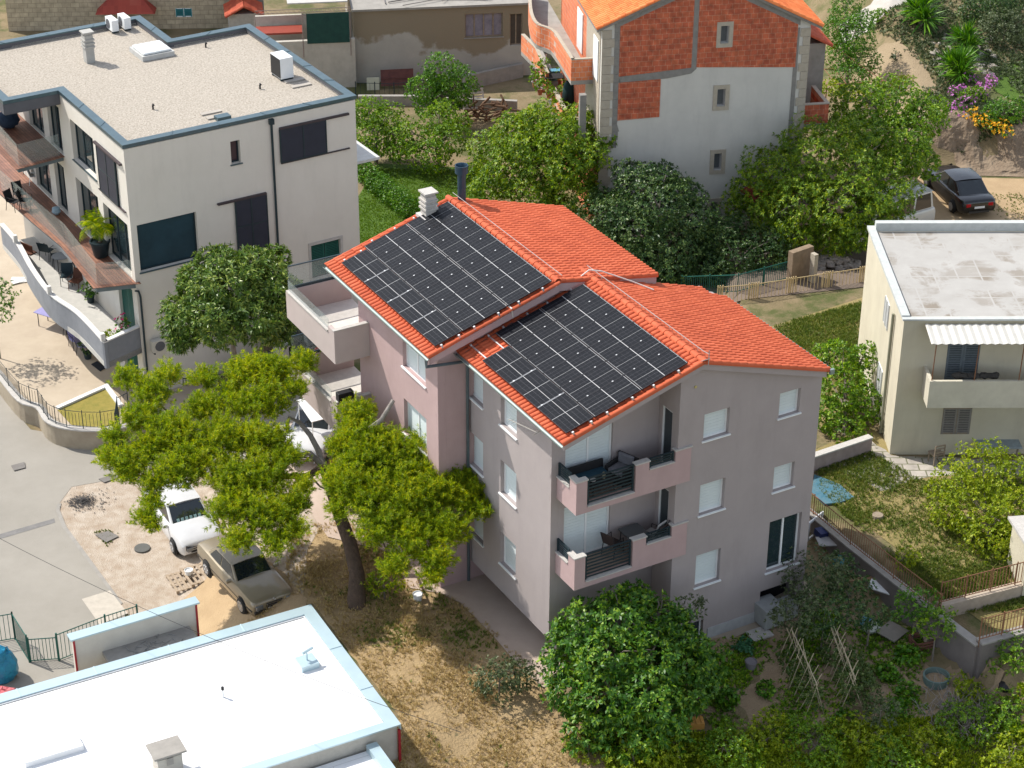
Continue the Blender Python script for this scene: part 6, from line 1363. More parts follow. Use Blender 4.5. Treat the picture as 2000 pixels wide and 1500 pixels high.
for i, (x, y, r, lab, mt_) in enumerate([(1960, 60, 1.4, 'dark shrub at the top right corner', olim), (1930, 20, 1.5, 'big dark bush along the top right edge', darkm), (1720, 20, .5, 'small bush beside the garden path', midm), (1750, 95, .25, 'tiny grey green tuft on the dirt slope', olim),
     (1960, 215, 1.0, 'green bush above the orange flowers', citm), (1900, 180, .6, 'leafy bush under the pink flowers', midm), (1990, 250, .9, 'green bush at the right edge above the rock bank', citm), (1760, 150, .5, 'dry bush on the dirt slope', brim), (1830, 210, .5, 'low green bush at the end of the dirt slope', midm)]):
    p = gp(x, y+18); plant('bush', lab, 'shrub', p, [(p.x, p.y, p.z+r*.5, r, r, r*.7), (p.x+r*.6, p.y+.3, p.z+r*.4, r*.6, r*.6, r*.5), (p.x-r*.6, p.y-.2, p.z+r*.4, r*.6, r*.6, r*.5)], mt_, 22, 7, .14, .05, seed=50+i, tr=.03)
def flowers(label, pts, mt, r=.35, seed=1, name='flowers', dens=22, cat='flowers', ln=.10, gm=citm):
    rs = np.random.RandomState(seed); P = [gp(*p) for p in pts]; t = thing(name, label, cat, Matrix.Translation(P[0])); cl = []
    for p in P: cl.append((p.x-P[0].x, p.y-P[0].y, p.z-P[0].z+r*.7, r, r, r*.8))
    C, D = clumps_points(cl, dens, rs, .1, .6); leafmesh('petals', leaves(C, D, 5, ln, ln*.8, (.6, 1.5), rs=rs), mt, t)
    cl2 = [(c[0], c[1], c[2]-.12, r*.95, r*.95, r*.7) for c in cl]; C, D = clumps_points(cl2, dens*1.1, rs); leafmesh('leaves', leaves(C, D, 5, .12, .05, rs=rs), gm, t)
flowers('trailing pink flowers in the upper right garden', [(1870, 225), (1890, 205), (1915, 185), (1925, 175), (1880, 185), (1895, 160), (1868, 190), (1905, 195), (1862, 215), (1935, 165)], purf, .36, 61)
flowers('carpet of orange flowers above the rock bank', [(1890, 235), (1915, 245), (1940, 255), (1965, 262), (1985, 270), (1900, 225), (1930, 240), (1960, 250)], yelf, .33, 62, 'flower_bed')
# small plants in the vegetable garden etc.
sp_ = [(1590, 1130, .5, .95, olim, 'grey green bush close to the tall glass window'), (1560, 1200, .3, .8, olim, 'leafy dark sapling by the patio'), (1610, 1200, .2, .8, darkm, 'dark sapling behind the bean poles'), (1660, 1150, .2, .7, darkm, 'dark bush beside the junk pile'), (1700, 1200, .1, .6, darkm, 'dark bush under the retaining wall'),
       (1790, 1180, .3, .7, citm, 'ivy like bush spilling over the garden wall'), (1830, 1220, .2, .6, midm, 'green climber at the end of the garden wall'), (1350, 1190, 1.3, .45, olim, 'thin twiggy shoots above the fig tree'), (1640, 1100, .3, .5, darkm, 'bush between the glass window and the railing'), (975, 1325, -.45, .8, olim, 'grey green olive bush beside the pink paving'),
       (1015, 1315, -.4, .6, olim, 'smaller olive bush next to the fig tree'), (750, 1130, .0, .6, pinem, 'pine sapling beside the pine trunk'), (-14, 590, .6, .9, figm, 'dark green branches entering at the left edge'), (1720, 1390, -.7, .5, olim, 'low grey bush at the near garden edge'), (1770, 1090, .3, .4, brim, 'yellow green climber on the rusty railing')]
for i, (x, y, z, r, mt_, lab) in enumerate(sp_):
    p = at(x, y, z); b_ = V(p.x, p.y, gz(p.x, p.y)); rr_ = R.uniform
    plant('bush', lab, 'shrub', b_, [(p.x, p.y, p.z, r, r, r*.9), (p.x+r*.5, p.y+rr_(-.3, .3), p.z+r*.3, r*.6, r*.6, r*.6), (p.x-r*.5, p.y+rr_(-.3, .3), p.z-r*.1, r*.65, r*.65, r*.6)], mt_, 16, 7, .13, .045, seed=80+i, tr=.04, lump=.35)
near = [(1240, 1500, 1.0, brim, 'light green bush at the bottom edge, right of the dry slope'), (1330, 1490, .8, brim, 'pale green bush at the bottom edge below the fig tree'), (1420, 1480, .95, midm, 'rounded bush at the bottom edge beside the orange crate'), (1500, 1450, .8, brim, 'green bush at the bottom edge below the red soil'), (1580, 1470, .9, midm, 'leafy bush at the bottom centre of the garden'), (1670, 1460, .8, brim, 'yellowish bush below the bean poles'),  # lighter leaf colours here stand in for sun that the building's shadow blocks
        (1740, 1500, .8, midm, 'green bush in the lower right thicket'), (1810, 1480, .8, brim, 'yellow green bush in the lower right thicket'), (1890, 1440, .8, midm, 'fresh green bush in the lower right thicket'), (1960, 1410, .8, midm, 'green climber at the lower right edge'), (1980, 1490, .8, brim, 'bright bush in the bottom right corner'), (1990, 1290, .7, midm, 'bright green bush at the right edge below the railings'), (1890, 1360, .45, brim, 'small bright shoot above the lower right thicket'), (1150, 1480, .5, brim, 'sparse yellow green weed at the foot of the dry slope')]
for i, (x, y, r, mt_, lab) in enumerate(near):
    p = gp(x, y); rr_ = R.uniform
    plant('bush', lab, 'shrub', p, [(p.x, p.y, p.z+r*.5, r, r, r*.8)]+[(p.x+rr_(-1, 1)*r, p.y+rr_(-1, 1)*r, p.z+r*.3+rr_(0, .3), r*.6, r*.6, r*.55) for _ in range(4)], mt_, 20, 8, .12, .04, seed=110+i, tr=.04, lump=.3)
# bare grey brush
q = MB(); rq = random.Random(9)
for i in range(420):
    a = rq.uniform(0, 6.28); r_ = rq.uniform(0, 1.1); b_ = V(r_*math.cos(a)*1.2, r_*math.sin(a)*1.4, 0); d = V(rq.uniform(-.6, .6), rq.uniform(-.6, .6), rq.uniform(.3, 1)).normalized()*rq.uniform(.3, .8); q.tube([b_, b_+d*.5+V(0, 0, .05), b_+d+V(rq.uniform(-.15, .15), rq.uniform(-.15, .15), -.05)], [.012, .009, .004], 4, False)
single('dry_brush', q, mat('grey_brush', (.36, .32, .30), .95, (.24, .2, .18), 5), 'tangle of bare grey brushwood in the lower right thicket', 'brushwood', Matrix.Translation(gp(1875, 1395)))
# scattered ground growth (uncountable)
def scatter(name, label, poly, n, mt, ln, wd, k=5, seed=1, up=1.0, patch=.6, spread=(.1, .9), cat='grass'):
    rs = np.random.RandomState(seed); P = [gp(*p).xy for p in poly]; x0, x1, y0, y1 = min(p.x for p in P), max(p.x for p in P), min(p.y for p in P), max(p.y for p in P); C = []
    fr = rs.normal(size=(5, 2))*1.3; ph = rs.uniform(0, 6.28, 5)
    while len(C) < n:
        x, y = rs.uniform(x0, x1), rs.uniform(y0, y1)
        if not pin((x, y), P): continue
        s = sum(math.sin(fr[i][0]*x+fr[i][1]*y+ph[i]) for i in range(5))/5
        if rs.uniform() > patch+s: continue
        C.append((x, y, gz(x, y)+.01))
    C = np.array(C); D = unit(np.array([[0, 0, up]])+rs.normal(size=C.shape)*.35); o = leafmesh(name, leaves(C, D, k, ln, wd, spread, rs=rs), mt)
    tag(o, label, cat, None, 'stuff'); return o
scatter('lawn_grass', 'bright green lawn grass behind the orange roof', [(690, 540), (690, 400), (740, 330), (940, 335), (960, 480), (800, 560)], 14000, leafmat('lawn_blades', (.06, .13, .008), (.12, .22, .012), (.2, .28, .03), .6, .25), .09, .03, 4, 1, patch=1.2)
scatter('dry_grass', 'dry yellow grass on the bank beside the pine', [(470, 1230), (560, 1150), (560, 1040), (680, 1020), (860, 1150), (960, 1230), (1060, 1330), (1180, 1420), (1230, 1560), (720, 1560), (780, 1400), (610, 1180)], 6500, drgm, .16, .02, 5, 2, patch=.35)
scatter('green_weeds', 'scattered green weeds on the dry bank', [(560, 1120), (580, 1040), (680, 1040), (860, 1160), (1060, 1350), (1180, 1440), (1200, 1540), (900, 1540), (640, 1180)], 700, grsm, .16, .03, 6, 3, patch=.1)
scatter('yard_grass_blades', 'patchy green grass in the cream house yard', [(1600, 960), (1590, 910), (1690, 880), (1800, 940), (2080, 930), (2080, 1190), (1880, 1200), (1740, 1095)], 11000, grsm, .17, .028, 5, 4, patch=.55)
scatter('back_grass_blades', 'rough grass between the cream railing wall and the orange roof', [(1470, 650), (1690, 590), (1700, 760), (1620, 800), (1560, 740)], 5000, grsm, .18, .03, 5, 5, patch=.6)
scatter('garden_weeds', 'low weeds covering the vegetable garden', [(1330, 1260), (1480, 1235), (1600, 1190), (1830, 1230), (1980, 1330), (1900, 1440), (1450, 1440), (1340, 1400)], 4200, midm, .13, .05, 6, 6, patch=.3, spread=(.4, 1.3))
scatter('edge_growth', 'dense low growth along the bottom right edge', [(1190, 1560), (1180, 1460), (1300, 1430), (1500, 1430), (1700, 1410), (1850, 1400), (2050, 1330), (2080, 1560)], 12000, brim, .16, .05, 6, 7, patch=.8, spread=(.2, 1.2))
scatter('bed_grass', 'short yellow grass in the kerbed bed', [(116, 800), (206, 762), (230, 795), (228, 818), (140, 826)], 10, drgm, .08, .02, 5, 8, patch=1)
scatter('slope_growth', 'low ground plants over the upper right garden', [(1700, 60), (1860, -20), (2080, -20), (2080, 270), (1880, 260), (1820, 210), (1760, 90)], 6500, olim, .2, .06, 6, 9, patch=.5, spread=(.3, 1.3))
scatter('trail_weeds', 'weed tufts round the manhole on the gravel', [(184, 1040), (205, 1034), (236, 1046), (208, 1070)], 70, grsm, .09, .03, 6, 10, patch=1.2)
scatter('parking_weeds', 'small weeds on the yellow parking ground', [(1930, 380), (2080, 370), (2080, 440), (1940, 430)], 350, grsm, .10, .03, 5, 11, patch=.2)
# bean rows
beanm = leafmat('bean_leaves', (.04, .08, .02), (.08, .13, .03), (.17, .2, .06), .55, .2)
def beanrow(label, a, b_, seed, gl):
    a, b_ = gp(*a), gp(*b_); rs = np.random.RandomState(seed); c0 = a.copy(); t = thing('bean_row', label, 'bean row', Matrix.Translation(c0), 'bean rows on crossed poles'); d = (b_-a); L0 = d.length; dn = V(-d.y, d.x, 0).normalized(); n = 9
    for i in range(n):
        p = d*(i/(n-1)); q = MB(); w1, w2 = rs.uniform(.3, .45), rs.uniform(.3, .45); tp = 1.45+rs.uniform(0, .3); s = rs.uniform(-.15, .15, 3)
        q.tube([p+dn*w1, p+V(s[0], s[1], tp)-dn*.12], .014, 5); q.tube([p-dn*w2, p+V(s[1], s[2], tp)+dn*.12], .014, 5); q.build('pole', mat('bamboo', (.50, .42, .28), .8), t)
    q = MB(); q.tube([V(0, 0, 1.32), d*.5+V(0, 0, 1.35), d+V(0, 0, 1.3)], .018, 6); q.build('ridge_pole', MATS['bamboo'], t)
    cl = [(d.x*i/6+rs.uniform(-.1, .1), d.y*i/6, .35+rs.uniform(0, .2), .4, .4, .45) for i in range(7)]; C, D = clumps_points(cl, 22, rs, .4); leafmesh('bean_plants', leaves(C, D, 5, .11, .07, (.4, 1.4), rs=rs), beanm, t)
beanrow('left one of the two bean rows on crossed pale poles', (1540, 1290), (1590, 1400), 1, None); beanrow('right one of the two bean rows on crossed pale poles', (1620, 1280), (1665, 1390), 2, None)
plant('tomato_row', 'tall green row of vegetables right of the bean poles', 'vegetables', gp(1690, 1350), [(*(gp(1665+i*8, 1300+i*18)+V(0, 0, .35)), .35, .35, .45) for i in range(6)], beanm, 22, 6, .12, .05, seed=141, tr=0)
for i, (x, y, r, lab) in enumerate([(1455, 1270, .3, 'bluish cabbage plant beside the patio slab'), (1495, 1355, .3, 'green bean plant alone on the brown soil'), (1420, 1370, .4, 'leafy plant at the edge of the fig tree'), (1730, 1320, .35, 'pepper plant right of the bean rows'), (1770, 1360, .35, 'courgette plant near the garden edge'), (1750, 1390, .3, 'yellowish vegetable plant low in the garden'), (1770, 1290, .4, 'vegetable plant beside the crate pile'), (1650, 1410, .3, 'lettuce patch below the bean rows')]):
    p = gp(x, y); plant('vegetable_plant', lab, 'vegetable', p, [(p.x, p.y, p.z+r*.5, r, r, r*.6)], leafmat('cabbage', (.03, .11, .05), (.06, .18, .08), None, .5, .15) if i == 0 else citm, 40, 5, .15, .10, seed=150+i, tr=0)

# ================================================================ CARS
def paint(name, col, metal=.0, rough=.28): return mat(name, col, rough, tuple(c*.93 for c in col), 3, .5, metal=metal, spec=.5, coat=.6)
redl = mat('tail_light', (.45, .01, .015), .25); headl = mat('headlight_glass', (.16, .17, .18), .12, spec=.8); chrome = mat('chrome', (.6, .6, .6), .2, metal=.9); rimm = mat('alloy', (.42, .43, .45), .35, metal=.7)
orange = mat('indicator', (.7, .2, .02), .3)
def car(name, label, f, r, L0, W0, H0, m, prof, gh, belt=.86, roofw=.60, plate_txt=None, grp=None, cat='car', grille=None, emblem=False, lights='wide', dz=0., taper=.9):
    f, r = gp(*f), gp(*r); d = (f-r); ang = math.atan2(d.y, d.x); c = (f+r)/2; M = frame((c.x, c.y, gz(c.x, c.y)+dz+.03), ang); t = thing(name, label, cat, M, grp)
    # body shell: rings across the length
    q = MB(); n = len(prof); ring = []
    def ringpts(x, zt, zb, wd):
        s = [(-wd*.93, zb), (-wd, zb+.16), (-wd*1.0, zb+.34), (-wd*.985, zt-.13), (-wd*.93, zt-.035), (-wd*.80, zt), (-wd*.4, zt+.018)]
        return [V(x, y, z) for y, z in s]+[V(x, -y, z) for y, z in s[::-1]]
    for x, zt, zb, k in prof: ring.append(ringpts(x*L0, zt, zb, W0/2*k))
    m0 = len(ring[0]); vs = [p for rg in ring for p in rg]; fs = []
    for i in range(n-1):
        for j in range(m0): fs.append((i*m0+j, i*m0+(j+1) % m0, (i+1)*m0+(j+1) % m0, (i+1)*m0+j))
    fs.append(list(range(m0))[::-1]); fs.append([(n-1)*m0+j for j in range(m0)]); q.add(vs, fs); body = q.build('body', m, t, smooth=True)
    # greenhouse
    xr0, xr1, xf1, xf0 = [g*L0 for g in gh[:4]]; wb, wt = W0/2*.93, W0/2*roofw/.5*.5/.5*.62 if False else W0/2*.74
    st = []; zb, zt = belt-.02, H0
    def gp_(x, z, w_): return V(x, w_, z)
    bot = [V(xr0, -wb*.93, zb), V(xf0, -wb*.93, zb), V(xf0, wb*.93, zb), V(xr0, wb*.93, zb)]
    topc = [V(xr1, -wt, zt-.03), V(xf1, -wt, zt-.03), V(xf1, wt, zt-.03), V(xr1, wt, zt-.03)]
    g = MB(); g.add(bot+topc, [(0, 1, 5, 4), (1, 2, 6, 5), (2, 3, 7, 6), (3, 0, 4, 7), (4, 5, 6, 7)])
    g.build('cabin', m, t, smooth=True, bevel=.05)
    q = MB(); k = 8; vs = []
    for i in range(k+1):
        a = i/k; x = xr1-.06+(xf1-xr1+.12)*a
        for j in range(9): b_ = j/8*2-1; vs.append(V(x, b_*(wt+.015), zt-.03+.055*(1-b_*b_)*(1-(2*a-1)**2*.4)-.015*(2*a-1)**2))
    q.add(vs, [(i*9+j, (i+1)*9+j, (i+1)*9+j+1, i*9+j+1) for i in range(k) for j in range(8)]); q.build('roof', m, t, smooth=2)
    def pane(nm, a, b_, c_, d_, i0=.06, i1=.94, j0=.08, j1=.92, off=.012):
        nn = (b_-a).cross(d_-a).normalized(); cen = (a+b_+c_+d_)/4
        if nn.dot(cen-V((xr0+xf0)/2, 0, zb)) < 0: nn = -nn
        P = lambda u, v: a.lerp(b_, u).lerp(d_.lerp(c_, u), v)+nn*off
        w_ = MB(); w_.slab([P(i0, j0), P(i1, j0), P(i1, j1), P(i0, j1)], .006, nn); w_.build(nm, carglass, t, smooth=False)
    pane('windscreen', bot[1], bot[2], topc[2], topc[1], .05, .95, .03, .93); pane('rear_window', bot[3], bot[0], topc[0], topc[3], .07, .93, .1, .9)
    for s in (0, 1):
        a, b_, c_, d_ = (bot[0], bot[1], topc[1], topc[0]) if s == 0 else (bot[3], bot[2], topc[2], topc[3])
        for i0, i1 in (((.10, .46), (.49, .93)) if not gh[4:] else ((.04, .30), (.33, .60), (.63, .95))): pane('side_window', a, b_, c_, d_, i0, i1, .12, .9)
    # wheels
    rw = .31
    for sx_ in (-.30, .31):
        for s in (-1, 1):
            x = sx_*L0; y = s*(W0/2-.10)
            a = MB(); a.lathe([(rw+.06, -.0), (rw+.06, .012)], (0, 0, 0), 20, Matrix.Translation((x, s*(W0/2*.985) if s > 0 else s*(W0/2*.985)-.012, rw-.0))@Matrix.Rotation(rad(-90), 4, 'X')); a.build('wheel_arch', black, t)
            o = MB(); MW = Matrix.Translation((x, y-.11+(.05*s), rw))@Matrix.Rotation(rad(-90), 4, 'X'); o.lathe([(rw-.05, 0), (rw-.01, .02), (rw, .06), (rw, .18), (rw-.01, .22), (rw-.05, .24)], (0, 0, 0), 22, MW); w_ = o.build('tyre', rubber, t, smooth=True)
            w_.name = 'wheel'
            o = MB(); yo = .245 if s > 0 else -.012; o.lathe([(rw*.66, yo), (rw*.66, yo+.01)], (0, 0, 0), 18, MW)
            for i in range(5): aa = i*1.2566; pp = MW@V(rw*.42*math.cos(aa), rw*.42*math.sin(aa), yo); o.cbox(pp, (.05, .03, .05), 0)
            o.build('rim', rimm, w_)
    xf, xr = prof[-1][0]*L0, prof[0][0]*L0; zf, zr = prof[-2][1], prof[1][1]; wf = W0/2*prof[-1][3]
    for s in (-1, 1):
        q = MB(); q.cbox((xf-.06, s*wf*.78, zf-.15), (.24, wf*.38, .17), -s*.25); q.build('headlight', headl, t, bevel=.02)
        q = MB(); q.cbox((xr+.05, s*wf*.74, zr-.16), (.14, wf*.40, .17), s*.2); q.build('tail_light', redl, t, bevel=.02)
        q = MB(); q.cbox((xf0-.25, s*(W0/2+.08), belt+.06), (.12, .2, .13)); q.build('mirror', m if name != 'van' else black, t, bevel=.03)
        if emblem: q = MB(); q.cbox((xf-.09, s*wf*.97, zf-.17), (.16, .05, .13), -s*.5); q.build('indicator', orange, t)
    q = MB(); gw_ = .40 if emblem else .60; q.box(xf-.12, xf+.03, -wf*gw_, wf*gw_, zf-.27, zf-.07); q.build('grille', black, t)
    q = MB(); q.box(xf-.10, xf+.06, -wf*1.02, wf*1.02, .40, .50) if emblem else q.box(xf-.05, xf+.035, -wf*.72, wf*.72, .40, .50); q.build('bumper', mat('trim_dark', (.05, .045, .04), .6) if emblem else black, t, bevel=.015)
    if not emblem:
        for s_ in (-1, 1): q = MB(); q.box(xf-.10, xf-.01, min(s_*wf*.80, s_*wf*.98), max(s_*wf*.80, s_*wf*.98), .42, .52); q.build('fog_light', black, t)
    else: q = MB(); q.box(xr-.06, xr+.10, -W0/2*.93, W0/2*.93, .42, .54); q.build('bumper', MATS['trim_dark'], t, bevel=.015)
    q = MB(); q.box(xf+.031, xf+.04, -wf*gw_, wf*gw_, zf-.10, zf-.08); q.box(xf+.031, xf+.04, -wf*gw_, wf*gw_, zf-.18, zf-.165)
    if emblem: q.box(xf+.031, xf+.044, -wf*.40, -wf*.36, zf-.27, zf-.10); q.box(xf+.022, xf+.034, wf*.36, wf*.40, zf-.27, zf-.10); q.box(xf+.022, xf+.03, -wf*.36, wf*.36, zf-.26, zf-.25)
    MRing = Matrix.Translation((xf+.042, 0, zf-.17 if not emblem else zf+.05))@Matrix.Rotation(rad(90), 4, 'Y')
    vs = []
    pr = [MRing@V(.055*math.cos(a), .055*math.sin(a), 0) for a in [i*math.pi/8 for i in range(17)]]; q.tube(pr, .008, 5, False)
    if emblem:
        for i in range(3): a = i*2.0944+math.pi; q.tube([MRing@V(0, 0, 0), MRing@V(.055*math.cos(a), .055*math.sin(a), 0)], .006, 4)
    q.build('badge', chrome, t)
    for xx, s in ((xf+.02, 1), (xr-.02, -1)):
        q = MB(); q.box(min(xx, xx+.012*s), max(xx, xx+.012*s), -.26, .26, .42, .53) if s > 0 else q.box(xx-.012, xx, -.26, .26, zr-.34, zr-.23); q.build('number_plate', white, t)
    q = MB(); q.box(xr+.1, xf-.1, -W0/2-.004, W0/2+.004, .46, .50) if emblem else q.box(xr-.03, xr+.02, -wf*.7, wf*.7, .3, .4); q.build('trim', mat('trim_dark', (.05, .045, .04), .6), t)
    return t
sedan = [(-.5, .80, .42, .80), (-.492, .88, .33, .90), (-.47, .93, .27, .95), (-.40, .95, .22, .985), (-.3, .95, .2, 1), (-.15, .90, .19, 1), (.05, .90, .19, 1), (.18, .91, .19, 1), (.30, .87, .2, 1), (.41, .80, .22, .97), (.47, .74, .26, .92), (.492, .68, .32, .86), (.5, .60, .40, .80)]
boxy = [(-.5, .84, .40, .88), (-.492, .91, .30, .95), (-.45, .95, .24, .98), (-.3, .95, .2, 1), (-.12, .90, .2, 1), (.05, .90, .2, 1), (.17, .92, .2, 1), (.30, .89, .2, 1), (.44, .84, .22, .985), (.485, .81, .26, .95), (.495, .77, .30, .92), (.5, .70, .38, .90)]
hatch = [(-.5, .86, .42, .84), (-.49, .93, .32, .92), (-.46, .95, .25, .96), (-.3, .95, .2, 1), (-.1, .92, .19, 1), (.1, .94, .19, 1), (.22, .98, .19, 1), (.32, .93, .2, .99), (.42, .84, .22, .95), (.475, .76, .27, .88), (.492, .70, .34, .82), (.5, .62, .40, .76)]
goldp = paint('champagne_paint', (.27, .225, .155), .35, .38); whitep = paint('white_car_paint', (.60, .60, .60)); blackp = paint('black_car_paint', (.012, .012, .013), .1, .22)
car('parked_car', 'old boxy beige sedan parked beside the dry bank under the pine', (548, 1190), (418, 1112), 4.45, 1.70, 1.38, goldp, boxy, (-.36, -.22, .06, .19), emblem=True)
t = car('parked_car', 'white hatchback nosing out from under the pine, behind the beige sedan', (398, 1082), (322, 985), 4.3, 1.80, 1.45, whitep, hatch, (-.46, -.36, .04, .24))
q = MB(); xs_ = .20*4.3
for i in range(6): q.cbox((xs_+.0-.05, -.45+i*.17, 1.02), (.02, .10, .16), 0, 0, -.5)
q.build('sunshade', mat('sunshade', (.35, .55, .55), .6), t)
car('parked_car', 'white car glimpsed behind the bare pine limbs', (598, 905), (640, 815), 4.2, 1.78, 1.45, whitep, hatch, (-.46, -.36, .04, .24))
car('parked_car', 'black estate car parked in the shade between the two buildings', (520, 640), (612, 690), 4.7, 1.84, 1.45, blackp, hatch, (-.48, -.40, .04, .22))
car('parked_car', 'black sedan with red tail lights on the yellow dirt by the rock bank', (1838, 358), (1900, 418), 4.94, 1.87, 1.46, blackp, sedan, (-.40, -.20, .05, .24))
vanp = [(-.5, 1.05, .42, .96), (-.49, 1.12, .3, .985), (-.3, 1.12, .22, 1), (0, 1.12, .2, 1), (.25, 1.10, .2, 1), (.38, 1.02, .22, .98), (.46, .92, .26, .93), (.5, .78, .38, .86)]
car('van', 'white van half hidden under the walnut tree', (1652, 476), (1790, 436), 4.9, 1.9, 1.95, paint('old_white_paint', (.55, .53, .48)), vanp, (-.49, -.47, .17, .33, 1), belt=1.05, cat='van')

# ================================================================ FURNITURE AND SMALL THINGS
def chair(M, label, fm, sm_m, grp=None, name='chair', bh=.9, rec=.12, w_=.5):
    t = thing(name, label, 'chair', M, grp); h = w_/2
    for sx_ in (-h, h):
        q = MB(); q.tube([(sx_, -.24, 0), (sx_, -.22, .62), (sx_, .16, .63)], .014, 6); q.build('leg', fm, t)
        q = MB(); q.tube([(sx_, .28, 0), (sx_, .2, .42), (sx_, .24+rec, bh)], .014, 6); q.build('leg', fm, t)
    q = MB(); q.box(-h, h, -.24, .2, .415, .44); q.build('seat', sm_m, t)
    q = MB(); M2 = Matrix.Translation((0, .21, .44))@Matrix.Rotation(-math.atan(rec/.46), 4, 'X'); q.box(-h, h, -.012, .012, 0, bh-.44, M2); q.build('backrest', sm_m, t); return t
def table(M, label, fm, tm, r=None, w_=.9, d_=.6, h_=.72, name='table', grp=None):
    t = thing(name, label, 'table', M, grp); q = MB()
    if r: q.lathe([(r-.01, h_-.03), (r, h_-.02), (r, h_), (r-.01, h_+.005)], (0, 0, 0), 24)
    else: q.box(-w_/2, w_/2, -d_/2, d_/2, h_-.03, h_)
    q.build('tabletop', tm, t); a, b_ = (r*.7, r*.7) if r else (w_/2-.05, d_/2-.05)
    for sx_ in (-a, a):
        for sy_ in (-b_, b_): q = MB(); q.tube([(sx_, sy_, 0), (sx_*.9, sy_*.9, h_-.03)], .016, 6); q.build('leg', fm, t)
    return t
def inM(u, v, z, a=0): return MM@frame((u, v, z), a)
brn = mat('brown_mesh', (.06, .04, .035), .8); drk = mat('dark_wicker', (.022, .022, .024), .8); cush = mat('grey_cushion', (.17, .17, .19), .95, (.13, .13, .145), 8); lcush = mat('light_cushion', (.38, .37, .36), .95)
zb1, zb2 = 2.956, 5.816
chair(inM(-.75, 2.15, zb1, rad(200)), 'brown folding chair left of the table on the lower balcony', drk, brn)
table(inM(-.62, 2.85, zb1), 'square glass table on the lower balcony', drk, glassmat('smoked_glass', (.05, .06, .065), .08), w_=.75, d_=.75)
t = chair(inM(-.55, 3.55, zb1, rad(-70)), 'reclined chair with pale cushion on the lower balcony', drk, brn, bh=1.05, rec=.25); q = MB(); q.box(-.2, .2, -.22, .18, .441, .50); M2 = Matrix.Translation((0, .19, .45))@Matrix.Rotation(-math.atan(.25/.6), 4, 'X'); q.box(-.2, .2, -.06, -.015, .02, .62, M2); q.build('cushion', lcush, t)
t = thing('armchair', 'dark wicker armchair with grey cushion on the upper balcony', 'armchair', inM(-.62, 2.3, zb2, rad(20))); q = MB(); q.box(-.4, .4, -.38, .38, .05, .36); q.box(-.4, .4, .28, .38, .361, .8); q.box(-.4, -.3, -.38, .279, .361, .6); q.box(.3, .4, -.38, .279, .361, .6); q.build('frame', drk, t, bevel=.02)
q = MB(); q.box(-.29, .29, -.37, .27, .365, .5); q.box(-.29, .29, .16, .27, .505, .86); q.build('cushion', cush, t, bevel=.03)
t = thing('sofa', 'dark wicker bench along the shutters on the upper balcony', 'sofa', inM(-.85, 1.15, zb2, rad(0)).copy() @ Matrix.Rotation(rad(90), 4, 'Z')); q = MB(); q.box(-.7, .7, -.25, .25, .05, .38); q.box(-.7, .7, .17, .25, .381, .72); q.build('frame', drk, t, bevel=.02); q = MB(); q.box(-.65, .65, -.24, .16, .382, .46); q.build('cushion', mat('teal_cushion', (.02, .06, .09), .95), t, bevel=.02)
t = table(inM(-.42, 1.35, zb2), 'low dark wicker coffee table on the upper balcony', drk, drk, w_=.6, d_=.9, h_=.42)
q = MB(); q.lathe([(.02, 0), (.09, .02), (.1, .08)], (0, 0, 0), 12); single('bowl', q, lcush, 'small pale bowl on the coffee table of the upper balcony', 'bowl', inM(-.42, 1.1, zb2+.421)); 
q = MB(); q.lathe([(.05, 0), (.06, .18), (.03, .22)], (0, 0, 0), 12); single('vase', q, mat('khaki', (.22, .2, .13), .7), 'small khaki vase on the coffee table of the upper balcony', 'vase', inM(-.42, 1.5, zb2+.421), smooth=True)
q = MB(); q.box(-.3, .3, -.14, .14, 0, .34); o = single('toolbox', q, black, 'black barbecue box standing on the parapet of the lower side terrace', 'box', inM(-11.77, -2.2, 4.46, 0)@Matrix.Rotation(rad(90), 4, 'Z'), bevel=.02)
# modern building decks
def lM(x, y, z, a=0): return LM@frame((x, y, z), a)
c0 = lb(203, 505, zm+.03); rs = np.random.RandomState(5)
t = thing('potted_palm', 'tall feathery palm in a dark pot on the wooden deck', 'potted plant', lM(c0.x, c0.y+.3, zm+.03)); q = MB(); q.lathe([(.26, 0), (.30, .05), (.40, .62), (.44, .64), (.44, .72), (.38, .72), (.37, .64)], (0, 0, 0), 20); q.build('pot', anthr, t, smooth=True)
q = MB(); q.lathe([(.37, .60), (.0, .66)], (0, 0, 0), 16); q.build('soil', mat('soil_dark', (.06, .04, .025), .95), t)
q = MB(); q.tube([(0, 0, .6), (.02, 0, 1.0), (0, .02, 1.35)], [.06, .05, .06], 8); q.build('trunk', bark2, t)
pt = palm('x', 0, 0, 1.35, 1.05, 30, 71, pinem, 'tmp', None, V(0, 0, 0)); cw = [c for c in pt.children if c.name.startswith('crown')][0]; cw.parent = t
for c in list(pt.children):
    if c != cw: bpy.data.objects.remove(c)
bpy.data.objects.remove(pt)
def pot(name, M, label, r, h, leafm_, cr_, pm=anthr, fl=None, seed=1, cat='potted plant', hgt=.5):
    rs = np.random.RandomState(seed); t = thing(name, label, cat, M); q = MB(); q.lathe([(r*.7, 0), (r, h), (r*.9, h), (r*.85, h-.04)], (0, 0, 0), 16); q.build('pot', pm, t, smooth=True)
    C, D = clumps_points([(0, 0, h+hgt*.5, cr_, cr_, hgt*.55)], 40, rs); leafmesh('leaves', leaves(C, D, 6, .14, .06, rs=rs), leafm_, t)
    if fl: C, D = clumps_points([(0, 0, h+hgt*.6, cr_, cr_, hgt*.6)], 12, rs, .0); leafmesh('petals', leaves(C, D, 5, .08, .07, rs=rs), fl, t)
    return t
